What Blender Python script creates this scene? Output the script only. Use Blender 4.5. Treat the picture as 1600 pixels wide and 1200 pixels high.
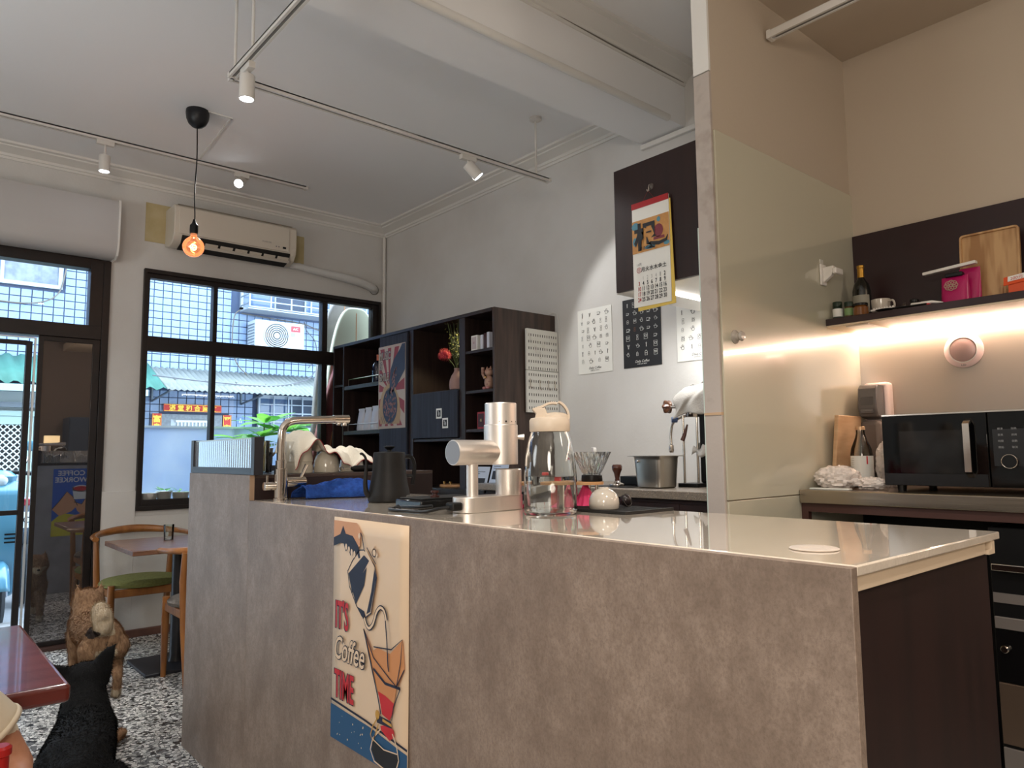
import bpy, bmesh, math, random
from mathutils import Vector, Matrix
random.seed(7)
PI = math.pi
SC = bpy.context.scene
COL = SC.collection
for _o in list(bpy.data.objects):
    bpy.data.objects.remove(_o)

# ---------------------------------------------------------------- camera
def set_camera():
    yaw, pitch, roll = math.radians(40.7631), math.radians(5.4432), math.radians(-0.5843)
    f = Vector((math.sin(yaw)*math.cos(pitch), math.cos(yaw)*math.cos(pitch), math.sin(pitch)))
    r = Vector((math.cos(yaw), -math.sin(yaw), 0)); u = r.cross(f)
    r2 = r*math.cos(roll)+u*math.sin(roll); u2 = u*math.cos(roll)-r*math.sin(roll)
    cd = bpy.data.cameras.new('camera'); co = bpy.data.objects.new('camera', cd); COL.objects.link(co)
    m = Matrix((r2, u2, -f)).transposed().to_4x4(); m.translation = (0, 0, 1.2)
    co.matrix_world = m
    cd.sensor_width = 36; cd.lens = 1134.48*36/1600; cd.clip_start = .05; cd.clip_end = 200
    SC.camera = co
set_camera()

# ---------------------------------------------------------------- world, exposure
W = bpy.data.worlds.new('world'); SC.world = W; W.use_nodes = True
_bg = W.node_tree.nodes['Background']
_bg.inputs[0].default_value = (.68, .84, 1, 1); _bg.inputs[1].default_value = 3.8
SC.view_settings.view_transform = 'Standard'; SC.view_settings.look = 'None'
SC.view_settings.gamma = 1; SC.view_settings.use_curve_mapping = False
SC.view_settings.exposure = 1.25
SC.cycles.max_bounces = 9; SC.cycles.diffuse_bounces = 5; SC.cycles.glossy_bounces = 5
SC.cycles.transmission_bounces = 9; SC.cycles.transparent_max_bounces = 16
SC.cycles.caustics_reflective = False; SC.cycles.caustics_refractive = False
SC.cycles.sample_clamp_indirect = 6; SC.cycles.use_denoising = True

def lamp(kind, loc, energy, col=(1, 1, 1), size=.05, aim=None, angle=None, blend=.4, parent=None, sx=None):
    d = bpy.data.lights.new('light', kind); d.energy = energy; d.color = col
    if kind == 'AREA':
        d.shape = 'RECTANGLE'; d.size = size; d.size_y = sx or size
    else:
        d.shadow_soft_size = size
    if angle: d.spot_size = math.radians(angle); d.spot_blend = blend
    o = bpy.data.objects.new('lamp_light', d); COL.objects.link(o); o.location = loc
    if aim is not None:
        o.rotation_euler = (Vector(aim)-Vector(loc)).to_track_quat('-Z', 'Y').to_euler()
    return o
E_SPOT, E_ROOM = 30, 40
COOL, NEUT, WARM = (1, .99, .98), (1, .97, .94), (1, .82, .68)
# added fill lights without fixtures, out of view behind and beside the camera
lamp('POINT', (-1.2, 3.0, 1.9), E_ROOM*.5, (.96, .99, 1), .4)
lamp('POINT', (-1.0, -.7, 1.9), E_ROOM*1.4, (1, .88, .76), .4)
lamp('POINT', (2.62, -1.5, 2.6), E_ROOM*.3, (1, .88, .76), .2)
# track spots in view, then unseen added ones over the bar
lamp('SPOT', (.94, 4.93, 2.95), E_SPOT*.4, COOL, .03, (.94, 4.80, 0), 70, 1)
lamp('SPOT', (1.77, 4.90, 3.02), E_SPOT*.6, COOL, .03, (1.1, 3.4, .6), 90, .8)
lamp('SPOT', (1.058, 2.89, 2.675), E_SPOT*5, COOL, .03, (.62, 3.2, 0), 92, .7)
lamp('SPOT', (2.365, 3.05, 2.70), E_SPOT*.68, COOL, .03, (3.2, 2.25, 1.55), 84, .25)
lamp('SPOT', (1.045, 1.25, 2.66), E_SPOT*.55, (1, .95, .88), .04, (1.40, 1.25, 1.0), 80, .6)  # unseen spot with no head, added to brighten the bar top
lamp('SPOT', (1.045, .0, 2.66), E_SPOT*.8, (1, .93, .85), .04, (1.5, .6, 1.0), 80, .6)  # another added spot out of view, for the near end of the bar
lamp('POINT', (1.264, 4.22, 2.385), .8, (1, .55, .25), .02)
# under-cabinet and under-shelf light strips
lamp('AREA', (2.92, 2.06, 1.915), 3.2, COOL, .62, (2.92, 2.02, 0), sx=.02)
# light inside the open bay of the bookcase, above the flowers
lamp('SPOT', (2.93, 3.80, 2.045), 4, (1, .85, .50), .02, (2.82, 3.80, 1.6), 120)

# ---------------------------------------------------------------- materials
def lin(c):
    o = []
    for x in c[:3]:
        x = x/255
        o.append(x/12.92 if x <= .04045 else ((x+.055)/1.055)**2.4)
    return (*o, 1)
_mc = {}
def M(name, col, rough=.55, metal=0, col2=None, scale=8, stretch=(1, 1, 1), bump=0, bscale=None, detail=4, lo=.35, hi=.65, spec=None,
      trans=0, ior=1.45, emit=0, coat=0, coords='Object', alpha=1, sheen=0):
    if name in _mc: return _mc[name]
    m = bpy.data.materials.new(name); m.use_nodes = True; nt = m.node_tree; N = nt.nodes; L = nt.links
    b = N['Principled BSDF']; b.inputs['Base Color'].default_value = lin(col)
    b.inputs['Roughness'].default_value = rough; b.inputs['Metallic'].default_value = metal
    b.inputs['IOR'].default_value = ior; b.inputs['Transmission Weight'].default_value = trans
    b.inputs['Coat Weight'].default_value = coat; b.inputs['Coat Roughness'].default_value = .05
    b.inputs['Sheen Weight'].default_value = sheen
    if spec is not None: b.inputs['Specular IOR Level'].default_value = spec
    b.inputs['Alpha'].default_value = alpha
    if emit:
        b.inputs['Emission Color'].default_value = lin(col); b.inputs['Emission Strength'].default_value = emit
    if col2 or bump:
        tc = N.new('ShaderNodeTexCoord'); mp = N.new('ShaderNodeMapping'); L.new(tc.outputs[coords], mp.inputs[0])
        mp.inputs['Scale'].default_value = stretch
        n = N.new('ShaderNodeTexNoise'); n.inputs['Scale'].default_value = scale; n.inputs['Detail'].default_value = detail
        L.new(mp.outputs[0], n.inputs['Vector'])
        if col2:
            mr = N.new('ShaderNodeMapRange'); mr.inputs[1].default_value = lo; mr.inputs[2].default_value = hi
            L.new(n.outputs[0], mr.inputs[0])
            mx = N.new('ShaderNodeMix'); mx.data_type = 'RGBA'; mx.inputs[6].default_value = lin(col); mx.inputs[7].default_value = lin(col2)
            L.new(mr.outputs[0], mx.inputs[0]); L.new(mx.outputs[2], b.inputs['Base Color'])
        if bump:
            n2 = n
            if bscale:
                n2 = N.new('ShaderNodeTexNoise'); n2.inputs['Scale'].default_value = bscale; n2.inputs['Detail'].default_value = 3
                L.new(mp.outputs[0], n2.inputs['Vector'])
            bp = N.new('ShaderNodeBump'); bp.inputs['Strength'].default_value = bump; bp.inputs['Distance'].default_value = .01
            L.new(n2.outputs[0], bp.inputs['Height']); L.new(bp.outputs[0], b.inputs['Normal'])
    _mc[name] = m
    return m

def glass_pane(name, tint=(252, 254, 254), refl=.04, rough=0, dark=0):
    """thin window glass: mostly see-through with a fresnel reflection"""
    m = bpy.data.materials.new(name); m.use_nodes = True; nt = m.node_tree; N = nt.nodes; L = nt.links
    N.clear(); out = N.new('ShaderNodeOutputMaterial'); tr = N.new('ShaderNodeBsdfTransparent'); gl = N.new('ShaderNodeBsdfGlossy')
    tr.inputs[0].default_value = lin(tint); gl.inputs['Roughness'].default_value = rough
    fr = N.new('ShaderNodeFresnel'); fr.inputs[0].default_value = 1.5
    ad = N.new('ShaderNodeMath'); ad.operation = 'ADD'; ad.use_clamp = True; ad.inputs[1].default_value = refl-.04
    mx = N.new('ShaderNodeMixShader'); L.new(fr.outputs[0], ad.inputs[0]); L.new(ad.outputs[0], mx.inputs[0])
    L.new(tr.outputs[0], mx.inputs[1]); L.new(gl.outputs[0], mx.inputs[2]); L.new(mx.outputs[0], out.inputs[0])
    _mc[name] = m
    return m

def sheer(name, col, col2=None, amt=.5, rough=.6, emit=0, scale=3):
    """thin stuff that also lets light through from behind"""
    m = M(name, col, rough, col2=col2, scale=scale); nt = m.node_tree; N = nt.nodes; L = nt.links
    b = N['Principled BSDF']; out = N['Material Output']; tl = N.new('ShaderNodeBsdfTranslucent'); mx = N.new('ShaderNodeMixShader')
    tl.inputs[0].default_value = lin(col); mx.inputs[0].default_value = amt
    if b.inputs['Base Color'].links: L.new(b.inputs['Base Color'].links[0].from_socket, tl.inputs[0])
    L.new(b.outputs[0], mx.inputs[1]); L.new(tl.outputs[0], mx.inputs[2]); L.new(mx.outputs[0], out.inputs[0])
    return m

def voronoi_mat(name, cols, scale, rough=.4, bump=0):
    m = bpy.data.materials.new(name); m.use_nodes = True; nt = m.node_tree; N = nt.nodes; L = nt.links
    b = N['Principled BSDF']; b.inputs['Roughness'].default_value = rough
    tc = N.new('ShaderNodeTexCoord'); v = N.new('ShaderNodeTexVoronoi'); v.inputs['Scale'].default_value = scale
    L.new(tc.outputs['Object'], v.inputs['Vector'])
    sep = N.new('ShaderNodeSeparateColor'); L.new(v.outputs['Color'], sep.inputs[0])
    cr = N.new('ShaderNodeValToRGB'); cr.color_ramp.interpolation = 'CONSTANT'
    while len(cr.color_ramp.elements) < len(cols): cr.color_ramp.elements.new(.5)
    for i, (p, c) in enumerate(cols):
        cr.color_ramp.elements[i].position = p; cr.color_ramp.elements[i].color = lin(c)
    L.new(sep.outputs[0], cr.inputs[0])
    ed = N.new('ShaderNodeTexVoronoi'); ed.feature = 'DISTANCE_TO_EDGE'; ed.inputs['Scale'].default_value = scale
    L.new(tc.outputs['Object'], ed.inputs['Vector'])
    lt = N.new('ShaderNodeMath'); lt.operation = 'LESS_THAN'; lt.inputs[1].default_value = .06; L.new(ed.outputs['Distance'], lt.inputs[0])
    mx = N.new('ShaderNodeMix'); mx.data_type = 'RGBA'; mx.inputs[7].default_value = lin((92, 91, 90))
    L.new(lt.outputs[0], mx.inputs[0]); L.new(cr.outputs[0], mx.inputs[6]); L.new(mx.outputs[2], b.inputs['Base Color'])
    _mc[name] = m
    return m

def concrete_mat(name, a, b_, c_, rough, coat=0, vert=1.0):
    """mottled concrete-look laminate: blotches, fine speckle and faint vertical streaks"""
    m = bpy.data.materials.new(name); m.use_nodes = True; nt = m.node_tree; N = nt.nodes; L = nt.links
    b = N['Principled BSDF']; b.inputs['Roughness'].default_value = rough; b.inputs['Coat Weight'].default_value = coat
    b.inputs['Coat Roughness'].default_value = .02
    tc = N.new('ShaderNodeTexCoord')
    def noise(sc, st, det=6, ro=.6):
        mp = N.new('ShaderNodeMapping'); mp.inputs['Scale'].default_value = st; L.new(tc.outputs['Object'], mp.inputs[0])
        n = N.new('ShaderNodeTexNoise'); n.inputs['Scale'].default_value = sc; n.inputs['Detail'].default_value = det; n.inputs['Roughness'].default_value = ro
        L.new(mp.outputs[0], n.inputs['Vector']); return n.outputs[0]
    def rng(o, lo, hi):
        r = N.new('ShaderNodeMapRange'); r.inputs[1].default_value = lo; r.inputs[2].default_value = hi; L.new(o, r.inputs[0]); return r.outputs[0]
    def mix(f, x, y):
        k = N.new('ShaderNodeMix'); k.data_type = 'RGBA'; L.new(f, k.inputs[0])
        for s, i in ((x, 6), (y, 7)):
            if isinstance(s, tuple): k.inputs[i].default_value = lin(s)
            else: L.new(s, k.inputs[i])
        return k.outputs[2]
    base = mix(rng(noise(7, (1, 1, .75), 8, .7), .40, .62), a, b_)
    st = mix(rng(noise(40, (1, 1, .6), 6, .75), .42, .78), base, b_)
    sp = mix(rng(noise(170, (1, 1, .8), 5, .8), .44, .86), st, c_)
    L.new(sp, b.inputs['Base Color'])
    _mc[name] = m
    return m

# ---------------------------------------------------------------- mesh builder
_root = {}
class MB:
    def __init__(s): s.v = []; s.f = []
    def add(s, vs, fs):
        o = len(s.v); s.v += [tuple(v) for v in vs]; s.f += [tuple(i+o for i in f) for f in fs]; return s
    def quad(s, *p): return s.add(p, [tuple(range(len(p)))])
    def box(s, x0, x1, y0, y1, z0, z1):
        v = [(x, y, z) for x in (x0, x1) for y in (y0, y1) for z in (z0, z1)]
        return s.add(v, [(0, 1, 3, 2), (4, 6, 7, 5), (0, 4, 5, 1), (2, 3, 7, 6), (0, 2, 6, 4), (1, 5, 7, 3)])
    def obox(s, c, ax, ay, az, hx, hy, hz):
        c = Vector(c); ax, ay, az = Vector(ax).normalized(), Vector(ay).normalized(), Vector(az).normalized()
        v = [c+ax*hx*i+ay*hy*j+az*hz*k for i in (-1, 1) for j in (-1, 1) for k in (-1, 1)]
        return s.add(v, [(0, 1, 3, 2), (4, 6, 7, 5), (0, 4, 5, 1), (2, 3, 7, 6), (0, 2, 6, 4), (1, 5, 7, 3)])
    def tube(s, pts, r, n=10, cap=True, closed=False, flat=1.0, up=None):
        pts = [Vector(p) for p in pts]; k = len(pts); rs = r if isinstance(r, (list, tuple)) else [r]*k
        vs = []; fs = []; ref = None
        for i, p in enumerate(pts):
            a = pts[i-1] if (i > 0 or closed) else p
            b = pts[(i+1) % k] if (i < k-1 or closed) else p
            d = (b-a).normalized()
            if ref is None:
                ref = Vector(up) if up else (Vector((0, 0, 1)) if abs(d.z) < .9 else Vector((1, 0, 0)))
            ref = (ref-d*ref.dot(d))
            if ref.length < 1e-5: ref = Vector((1, 0, 0))
            ref.normalize(); q = d.cross(ref)
            for j in range(n):
                t = 2*PI*j/n; vs.append(p+ref*math.cos(t)*rs[i]*flat+q*math.sin(t)*rs[i])
        for i in range(k if closed else k-1):
            for j in range(n):
                a = i*n+j; b = i*n+(j+1) % n; i2 = (i+1) % k
                fs.append((a, b, i2*n+(j+1) % n, i2*n+j))
        if cap and not closed: fs += [tuple(range(n-1, -1, -1)), tuple(range((k-1)*n, k*n))]
        return s.add(vs, fs)
    def lathe(s, c, prof, n=24, axis='z', cap=True, sx=1, sy=1, a0=0, ang=2*PI):
        c = Vector(c); vs = []; fs = []; k = len(prof); full = abs(ang-2*PI) < 1e-6; m = n if full else n+1
        for r, z in prof:
            for j in range(m):
                t = a0+ang*j/n; x, y = r*math.cos(t)*sx, r*math.sin(t)*sy
                p = (x, y, z) if axis == 'z' else ((z, x, y) if axis == 'x' else (y, z, x))
                vs.append(c+Vector(p))
        for i in range(k-1):
            for j in range(n):
                fs.append((i*m+j, i*m+(j+1) % m, (i+1)*m+(j+1) % m, (i+1)*m+j))
        if cap and full:
            if prof[0][0] > 1e-4: fs.append(tuple(range(m-1, -1, -1)))
            if prof[-1][0] > 1e-4: fs.append(tuple(range((k-1)*m, k*m)))
        return s.add(vs, fs)
    def ball(s, c, r, n=16, h=10):
        rx, ry, rz = r if isinstance(r, (tuple, list)) else (r, r, r)
        return s.lathe(c, [(max(1e-5, math.sin(PI*i/h)), -math.cos(PI*i/h)*rz) for i in range(h+1)], n, sx=rx, sy=ry, cap=False)
    def prism(s, poly, o, U, V, d):
        """outline in (u,v) from origin o, thickness vector d"""
        o, U, V, d = Vector(o), Vector(U), Vector(V), Vector(d); n = len(poly)
        a = [o+U*p[0]+V*p[1] for p in poly]; b = [p+d for p in a]
        return s.add(a+b, [tuple(range(n)), tuple(range(2*n-1, n-1, -1))]+[(i, (i+1) % n, n+(i+1) % n, n+i) for i in range(n)])
    def sweep(s, prof, o, U, V, D):
        """closed outline (u,v) swept along vector D"""
        return s.prism(prof, o, U, V, D)
    def grid(s, fn, nu, nv, thick=0):
        vs = [fn(i/nu, j/nv) for i in range(nu+1) for j in range(nv+1)]
        return s.add(vs, [(i*(nv+1)+j, (i+1)*(nv+1)+j, (i+1)*(nv+1)+j+1, i*(nv+1)+j+1) for i in range(nu) for j in range(nv)])
    def mesh(s, name, mat, inv=None, smooth=True, ang=35, fix=True):
        me = bpy.data.meshes.new(name)
        vs = [inv @ Vector(v) for v in s.v] if inv is not None else s.v
        me.from_pydata(vs, [], s.f)
        if fix:
            bm = bmesh.new(); bm.from_mesh(me); bmesh.ops.remove_doubles(bm, verts=bm.verts, dist=1e-6)
            bmesh.ops.recalc_face_normals(bm, faces=bm.faces); bm.to_mesh(me); bm.free()
        if mat: me.materials.append(mat)
        if smooth:
            me.polygons.foreach_set('use_smooth', [True]*len(me.polygons)); me.set_sharp_from_angle(angle=math.radians(ang))
        me.update(); return me

def props(o, label=None, cat=None, group=None, kind=None):
    if label: o['label'] = label
    if cat: o['category'] = cat
    if group: o['group'] = group
    if kind: o['kind'] = kind
    return o
def thing(name, label, cat, loc=(0, 0, 0), rz=0, group=None):
    o = bpy.data.objects.new(name, None); COL.objects.link(o); o.location = loc; o.rotation_euler = (0, 0, rz)
    o.empty_display_size = .05
    _root[o.name] = Matrix.Translation(loc) @ Matrix.Rotation(rz, 4, 'Z')
    return props(o, label, cat, group)
def mod(o, bevel=0, sub=0, solid=0, off=-1, seg=2):
    if solid:
        k = o.modifiers.new('s', 'SOLIDIFY'); k.thickness = solid; k.offset = off
    if bevel:
        k = o.modifiers.new('b', 'BEVEL'); k.width = bevel; k.segments = seg; k.limit_method = 'ANGLE'; k.angle_limit = math.radians(40); k.harden_normals = False
    if sub:
        k = o.modifiers.new('u', 'SUBSURF'); k.levels = sub; k.render_levels = sub
    return o
def part(name, mb, mat, parent, bevel=0, sub=0, solid=0, smooth=True, label=None, kind=None, local=False, ang=35, fix=True, off=-1, seg=2):
    """one part; coordinates in world unless local (then in the frame of the thing)"""
    mw = _root[parent.name]
    me = mb.mesh(name, mat, None if local else mw.inverted(), smooth, ang, fix) if isinstance(mb, MB) else mb
    o = bpy.data.objects.new(name, me); COL.objects.link(o); o.parent = parent; _root[o.name] = mw
    props(o, label, None, None, kind)
    return mod(o, bevel, sub, solid, off, seg)
def single(name, label, cat, mb, mat, group=None, kind=None, bevel=0, sub=0, solid=0, smooth=True, ang=35, fix=True, off=-1, seg=2):
    """a thing that is one mesh, origin at the middle of its base"""
    xs = [v[0] for v in mb.v]; ys = [v[1] for v in mb.v]; zs = [v[2] for v in mb.v]
    c = Vector(((min(xs)+max(xs))/2, (min(ys)+max(ys))/2, min(zs)))
    me = mb.mesh(name, mat, Matrix.Translation(-c), smooth, ang, fix)
    o = bpy.data.objects.new(name, me); COL.objects.link(o); o.location = c; _root[o.name] = Matrix.Translation(c)
    props(o, label, cat, group, kind)
    return mod(o, bevel, sub, solid, off, seg)
def struct(name, mb, mat, parent=None, **k):
    if parent: return part(name, mb, mat, parent, **k)
    me = mb.mesh(name, mat, None, k.get('smooth', True), k.get('ang', 35))
    o = bpy.data.objects.new(name, me); COL.objects.link(o); _root[o.name] = Matrix.Identity(4); o['kind'] = 'structure'
    return mod(o, k.get('bevel', 0))
def dup(root, loc, rz=None, label=None, group=None):
    r = root.copy(); COL.objects.link(r); r.location = loc
    if rz is not None: r.rotation_euler = (0, 0, rz)
    if label: r['label'] = label
    if group: r['group'] = group
    _root[r.name] = Matrix.Translation(loc) @ Matrix.Rotation(r.rotation_euler[2], 4, 'Z')
    for ch in list(root.children):
        c = ch.copy(); COL.objects.link(c); c.parent = r; _root[c.name] = _root[r.name]
        for g in list(ch.children):
            d = g.copy(); COL.objects.link(d); d.parent = c; _root[d.name] = _root[r.name]
    return r

def text_mb(body, o, U, V, size, align='CENTER', bold=0, depth=.0008, sx=1, shear=0, spacing=1):
    """lettering as thin raised mesh; o = baseline point, U reading direction, V up"""
    cu = bpy.data.curves.new('lettering', 'FONT'); cu.body = body; cu.size = size; cu.align_x = align; cu.offset = bold; cu.shear = shear
    cu.space_character = spacing; cu.resolution_u = 3
    ob = bpy.data.objects.new('lettering', cu); COL.objects.link(ob)
    dg = bpy.context.evaluated_depsgraph_get(); me = bpy.data.meshes.new_from_object(ob.evaluated_get(dg))
    U, V, o = Vector(U).normalized(), Vector(V).normalized(), Vector(o); Nn = U.cross(V)
    mb = MB(); mb.add([o+U*v.co.x*sx+V*v.co.y+Nn*depth for v in me.vertices], [tuple(p.vertices) for p in me.polygons])
    bpy.data.objects.remove(ob); bpy.data.curves.remove(cu); bpy.data.meshes.remove(me)
    return mb

class Sheet:
    """flat print on a sheet of paper: outlines in 0..w, 0..h metres measured from the lower corner"""
    def __init__(s, parent, o, U, V, k=1):
        s.p = parent; s.o = Vector(o); s.U = Vector(U).normalized(); s.V = Vector(V).normalized(); s.N = s.U.cross(s.V); s.n = 1; s.g = 0; s.L = {}
    def pt(s, u, v, lv=1): return s.o+s.U*u+s.V*v+s.N*(.0006*lv)
    def poly(s, pts, mat, name, lv=1):
        s.L.setdefault((name, mat.name, lv, s.g), MB()).add([s.pt(u, v, lv) for u, v in pts], [tuple(range(len(pts)))])
    def line(s, pts, w, mat, name, lv=2, closed=False):
        k = len(pts); a = []; b = []
        ws = w if isinstance(w, (list, tuple)) else [w]*k
        for i, (x, y) in enumerate(pts):
            p = pts[i-1] if (i or closed) else pts[i]; q = pts[(i+1) % k] if (i < k-1 or closed) else pts[i]
            dx, dy = q[0]-p[0], q[1]-p[1]; l = math.hypot(dx, dy) or 1; nx, ny = -dy/l*ws[i]/2, dx/l*ws[i]/2
            a.append((x+nx, y+ny)); b.append((x-nx, y-ny))
        mb = s.L.setdefault((name, mat.name, lv, s.g), MB())
        for i in range(k if closed else k-1):
            j = (i+1) % k
            mb.add([s.pt(*a[i], lv), s.pt(*b[i], lv), s.pt(*b[j], lv), s.pt(*a[j], lv)], [(0, 1, 2, 3)])
    def disc(s, u, v, r, mat, name, lv=1, ry=None, n=18):
        s.poly([(u+r*math.cos(2*PI*i/n), v+(ry or r)*math.sin(2*PI*i/n)) for i in range(n)], mat, name, lv)
    def ring(s, u, v, r, w, mat, name, lv=2, ry=None, n=20, a0=0, a1=2*PI):
        c = abs(a1-a0-2*PI) < 1e-6
        s.line([(u+r*math.cos(a0+(a1-a0)*i/n), v+(ry or r)*math.sin(a0+(a1-a0)*i/n)) for i in range(n+(0 if c else 1))], w, mat, name, lv, c)
    def text(s, body, u, v, size, mat, name='lettering', lv=3, **k):
        t = text_mb(body, s.pt(u, v, 0), s.U, s.V, size, depth=.0006*lv, **k)
        s.g += 1; m = s.L.setdefault((name, mat.name, lv, s.g), MB()); m.add(t.v, t.f); s.g += 1
    def done(s):
        for (name, mn, lv, g), mb in s.L.items():
            part(name, mb, _mc[mn], s.p, smooth=False, fix=False)

def curve_pts(P, n=8):
    """Catmull-Rom through points"""
    P = [Vector(p) for p in P]; out = []
    for i in range(len(P)-1):
        a = P[max(i-1, 0)]; b = P[i]; c = P[i+1]; d = P[min(i+2, len(P)-1)]
        for j in range(n):
            t = j/n; out.append(.5*((2*b)+(c-a)*t+(2*a-5*b+4*c-d)*t*t+(3*b-a-3*c+d)*t**3))
    out.append(P[-1]); return out
def fuse(mb, mat, voxel, smooth=8, inv=None):
    """melt overlapping closed shapes into one continuous skin"""
    me = mb.mesh('body', None, inv); o = bpy.data.objects.new('tmp', me); COL.objects.link(o)
    k = o.modifiers.new('r', 'REMESH'); k.mode = 'VOXEL'; k.voxel_size = voxel
    k = o.modifiers.new('s', 'SMOOTH'); k.iterations = smooth; k.factor = .6
    dg = bpy.context.evaluated_depsgraph_get(); r = bpy.data.meshes.new_from_object(o.evaluated_get(dg))
    bpy.data.objects.remove(o)
    r.materials.clear()
    for m in (mat if isinstance(mat, (list, tuple)) else [mat]): r.materials.append(m)
    r.polygons.foreach_set('use_smooth', [True]*len(r.polygons)); return r
def capsule(mb, pts, rs, n=14):
    """tapered limb with rounded ends"""
    pts = [Vector(p) for p in pts]; rs = list(rs)
    mb.tube(pts, rs, n)
    for p, r in zip(pts, rs): mb.ball(p, r, 12, 8)
# ================================================================ the room
m_wall = M('wall_paint', (212, 211, 208), .75, bump=.08, bscale=60, col2=(206, 204, 200), scale=3)
m_wallk = M('kitchen_paint', (188, 174, 156), .8, bump=.06, bscale=60)
m_ceil = M('ceiling_paint', (236, 236, 236), .8, bump=.05, bscale=30)
m_trimw = M('trim_white', (222, 220, 215), .6)
m_dkframe = M('dark_frame', (20, 14, 13), .45, col2=(28, 19, 17), scale=20)
m_black = M('black_plastic', (12, 12, 13), .38, spec=.35)
m_blackm = M('black_matte', (22, 21, 20), .6)
m_steel = M('steel', (188, 182, 172), .28, 1, bump=.02, bscale=200, stretch=(1, .05, 1))
m_chrome = M('chrome', (214, 205, 195), .12, 1)
m_white = M('white_plastic', (228, 224, 218), .35)
m_walnut = M('dark_walnut', (34, 25, 24), .42, col2=(50, 38, 36), scale=6, stretch=(6, 6, .5), detail=6)
m_walnut2 = M('dark_walnut_side', (54, 42, 38), .45, col2=(84, 68, 60), scale=5, stretch=(7, 7, .45), detail=6)
m_slate = M('slate_front', (40, 41, 50), .6, spec=.25, col2=(54, 55, 66), scale=6, stretch=(9, 9, .4), detail=5)
m_mahog = M('dark_mahogany', (32, 16, 14), .5, col2=(42, 22, 19), scale=4, stretch=(6, 6, .4), detail=5)
g_pane = glass_pane('window_glass')

terr = voronoi_mat('terrazzo', [(0, (116, 116, 116)), (.16, (186, 186, 182)), (.40, (226, 224, 218)), (.64, (250, 248, 242)), (.90, (40, 40, 42))], 58, .26)
struct('floor', MB().box(-3.3, 3.3, -3.1, 5.6, -.08, 0), terr, smooth=False)
struct('ceiling', MB().box(-3.3, 3.4, 2.59, 5.6, 3.185, 3.32), m_ceil, smooth=False)
struct('ceiling_near', MB().box(-3.3, 3.4, -3.1, 2.29, 3.30, 3.4), m_ceil, smooth=False)
struct('ceiling_kitchen', MB().box(2.182, 3.4, -3.1, 1.42, 2.985, 3.1), m_wallk, smooth=False)
# window wall with door and window openings
wf = MB()
for b in ((-3.3, -1.9, 0, 3.2), (-1.9, 1.10, 2.53, 3.2), (1.10, 1.314, 0, 3.2), (1.314, 3.2, 0, .835), (1.314, 3.2, 2.518, 3.2), (3.2, 3.4, 0, 3.2)):
    wf.box(b[0], b[1], 5.48, 5.62, b[2], b[3])
struct('wall_front', wf, m_wall, smooth=False)
struct('trim_1', MB().box(1.10, 1.314, 5.462, 5.48, 0, .972).box(1.314, 3.2, 5.462, 5.48, 0, .80), m_wall, bevel=.003)
struct('wall_right', MB().box(3.26, 3.4, 1.48, 5.62, 0, 3.3), m_wall, smooth=False)
struct('wall_kitchen', MB().box(3.26, 3.4, -3.1, 1.48, 0, 3.3), m_wallk, smooth=False)
struct('wall_left', MB().box(-3.4, -3.3, -3.1, 5.62, 0, 3.4), m_wall, smooth=False)
struct('wall_back', MB().box(-3.4, 3.4, -3.2, -3.1, 0, 3.4), M('back_wall', (120, 108, 100), .8), smooth=False)
struct('baseboard_front', MB().box(1.10, 3.2, 5.435, 5.462, 0, .05), M('terracotta', (92, 62, 54), .6, col2=(112, 78, 66), scale=12), bevel=.004)
struct('trim_2', MB().box(-1.9, 1.12, 5.42, 5.62, 0, .022), M('threshold', (70, 48, 42), .6), bevel=.003)
struct('trim_3', MB().box(.2, 1.0, 4.296, 4.304, 0, .0015), M('joint_strip', (96, 92, 86), .5), smooth=False)
struct('trim_4', MB().box(-.3, 3.2, 5.02, 5.035, 0, .0015), M('pale_strip', (210, 206, 198), .4), smooth=False)  # thin pale line laid across the floor
# cornices
cp = [(0, 3.100), (.008, 3.100), (.010, 3.116), (.018, 3.118), (.022, 3.134), (.060, 3.152), (.085, 3.160), (.088, 3.168), (.112, 3.172), (.116, 3.186), (0, 3.186)]
struct('trim_5', MB().prism(cp, (-3.3, 5.48, 0), (0, -1, 0), (0, 0, 1), (6.56, 0, 0)), m_trimw, ang=20)
struct('trim_6', MB().prism(cp, (3.26, 2.59, 0), (-1, 0, 0), (0, 0, 1), (0, 2.89, 0)), m_trimw, ang=20)
cn = [(a, b+.115) for a, b in cp]
struct('trim_7', MB().prism(cn, (-3.3, 2.29, 0), (0, -1, 0), (0, 0, 1), (6.56, 0, 0)), m_trimw, ang=20)
# beam with its rounded edge moulding, wall strips
struct('beam', MB().box(-3.3, 3.26, 2.29, 2.59, 2.985, 3.31), m_ceil, smooth=False)
struct('trim_8', MB().tube([(-3.3, 2.287, 2.99), (3.10, 2.287, 2.99)], .019, 12), m_trimw)
struct('trim_9', MB().box(3.235, 3.26, 2.05, 2.59, 2.945, 2.975), m_trimw, bevel=.004)
cb = single('ceiling_cable', 'thin grey cable pinned along the top of the ceiling beam', 'cable',
            MB().tube(curve_pts([(-1, 2.280, 3.235), (.6, 2.280, 3.238), (1.6, 2.281, 3.225), (2.1, 2.280, 3.236), (2.7, 2.281, 3.228), (3.24, 2.280, 3.234)], 8), .004, 6), M('cable_grey', (120, 116, 108), .6))
# corner conduit
struct('trim_10', MB().tube([(3.236, 5.456, .0), (3.236, 5.456, 3.10)], .014, 10), m_trimw)

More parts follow.
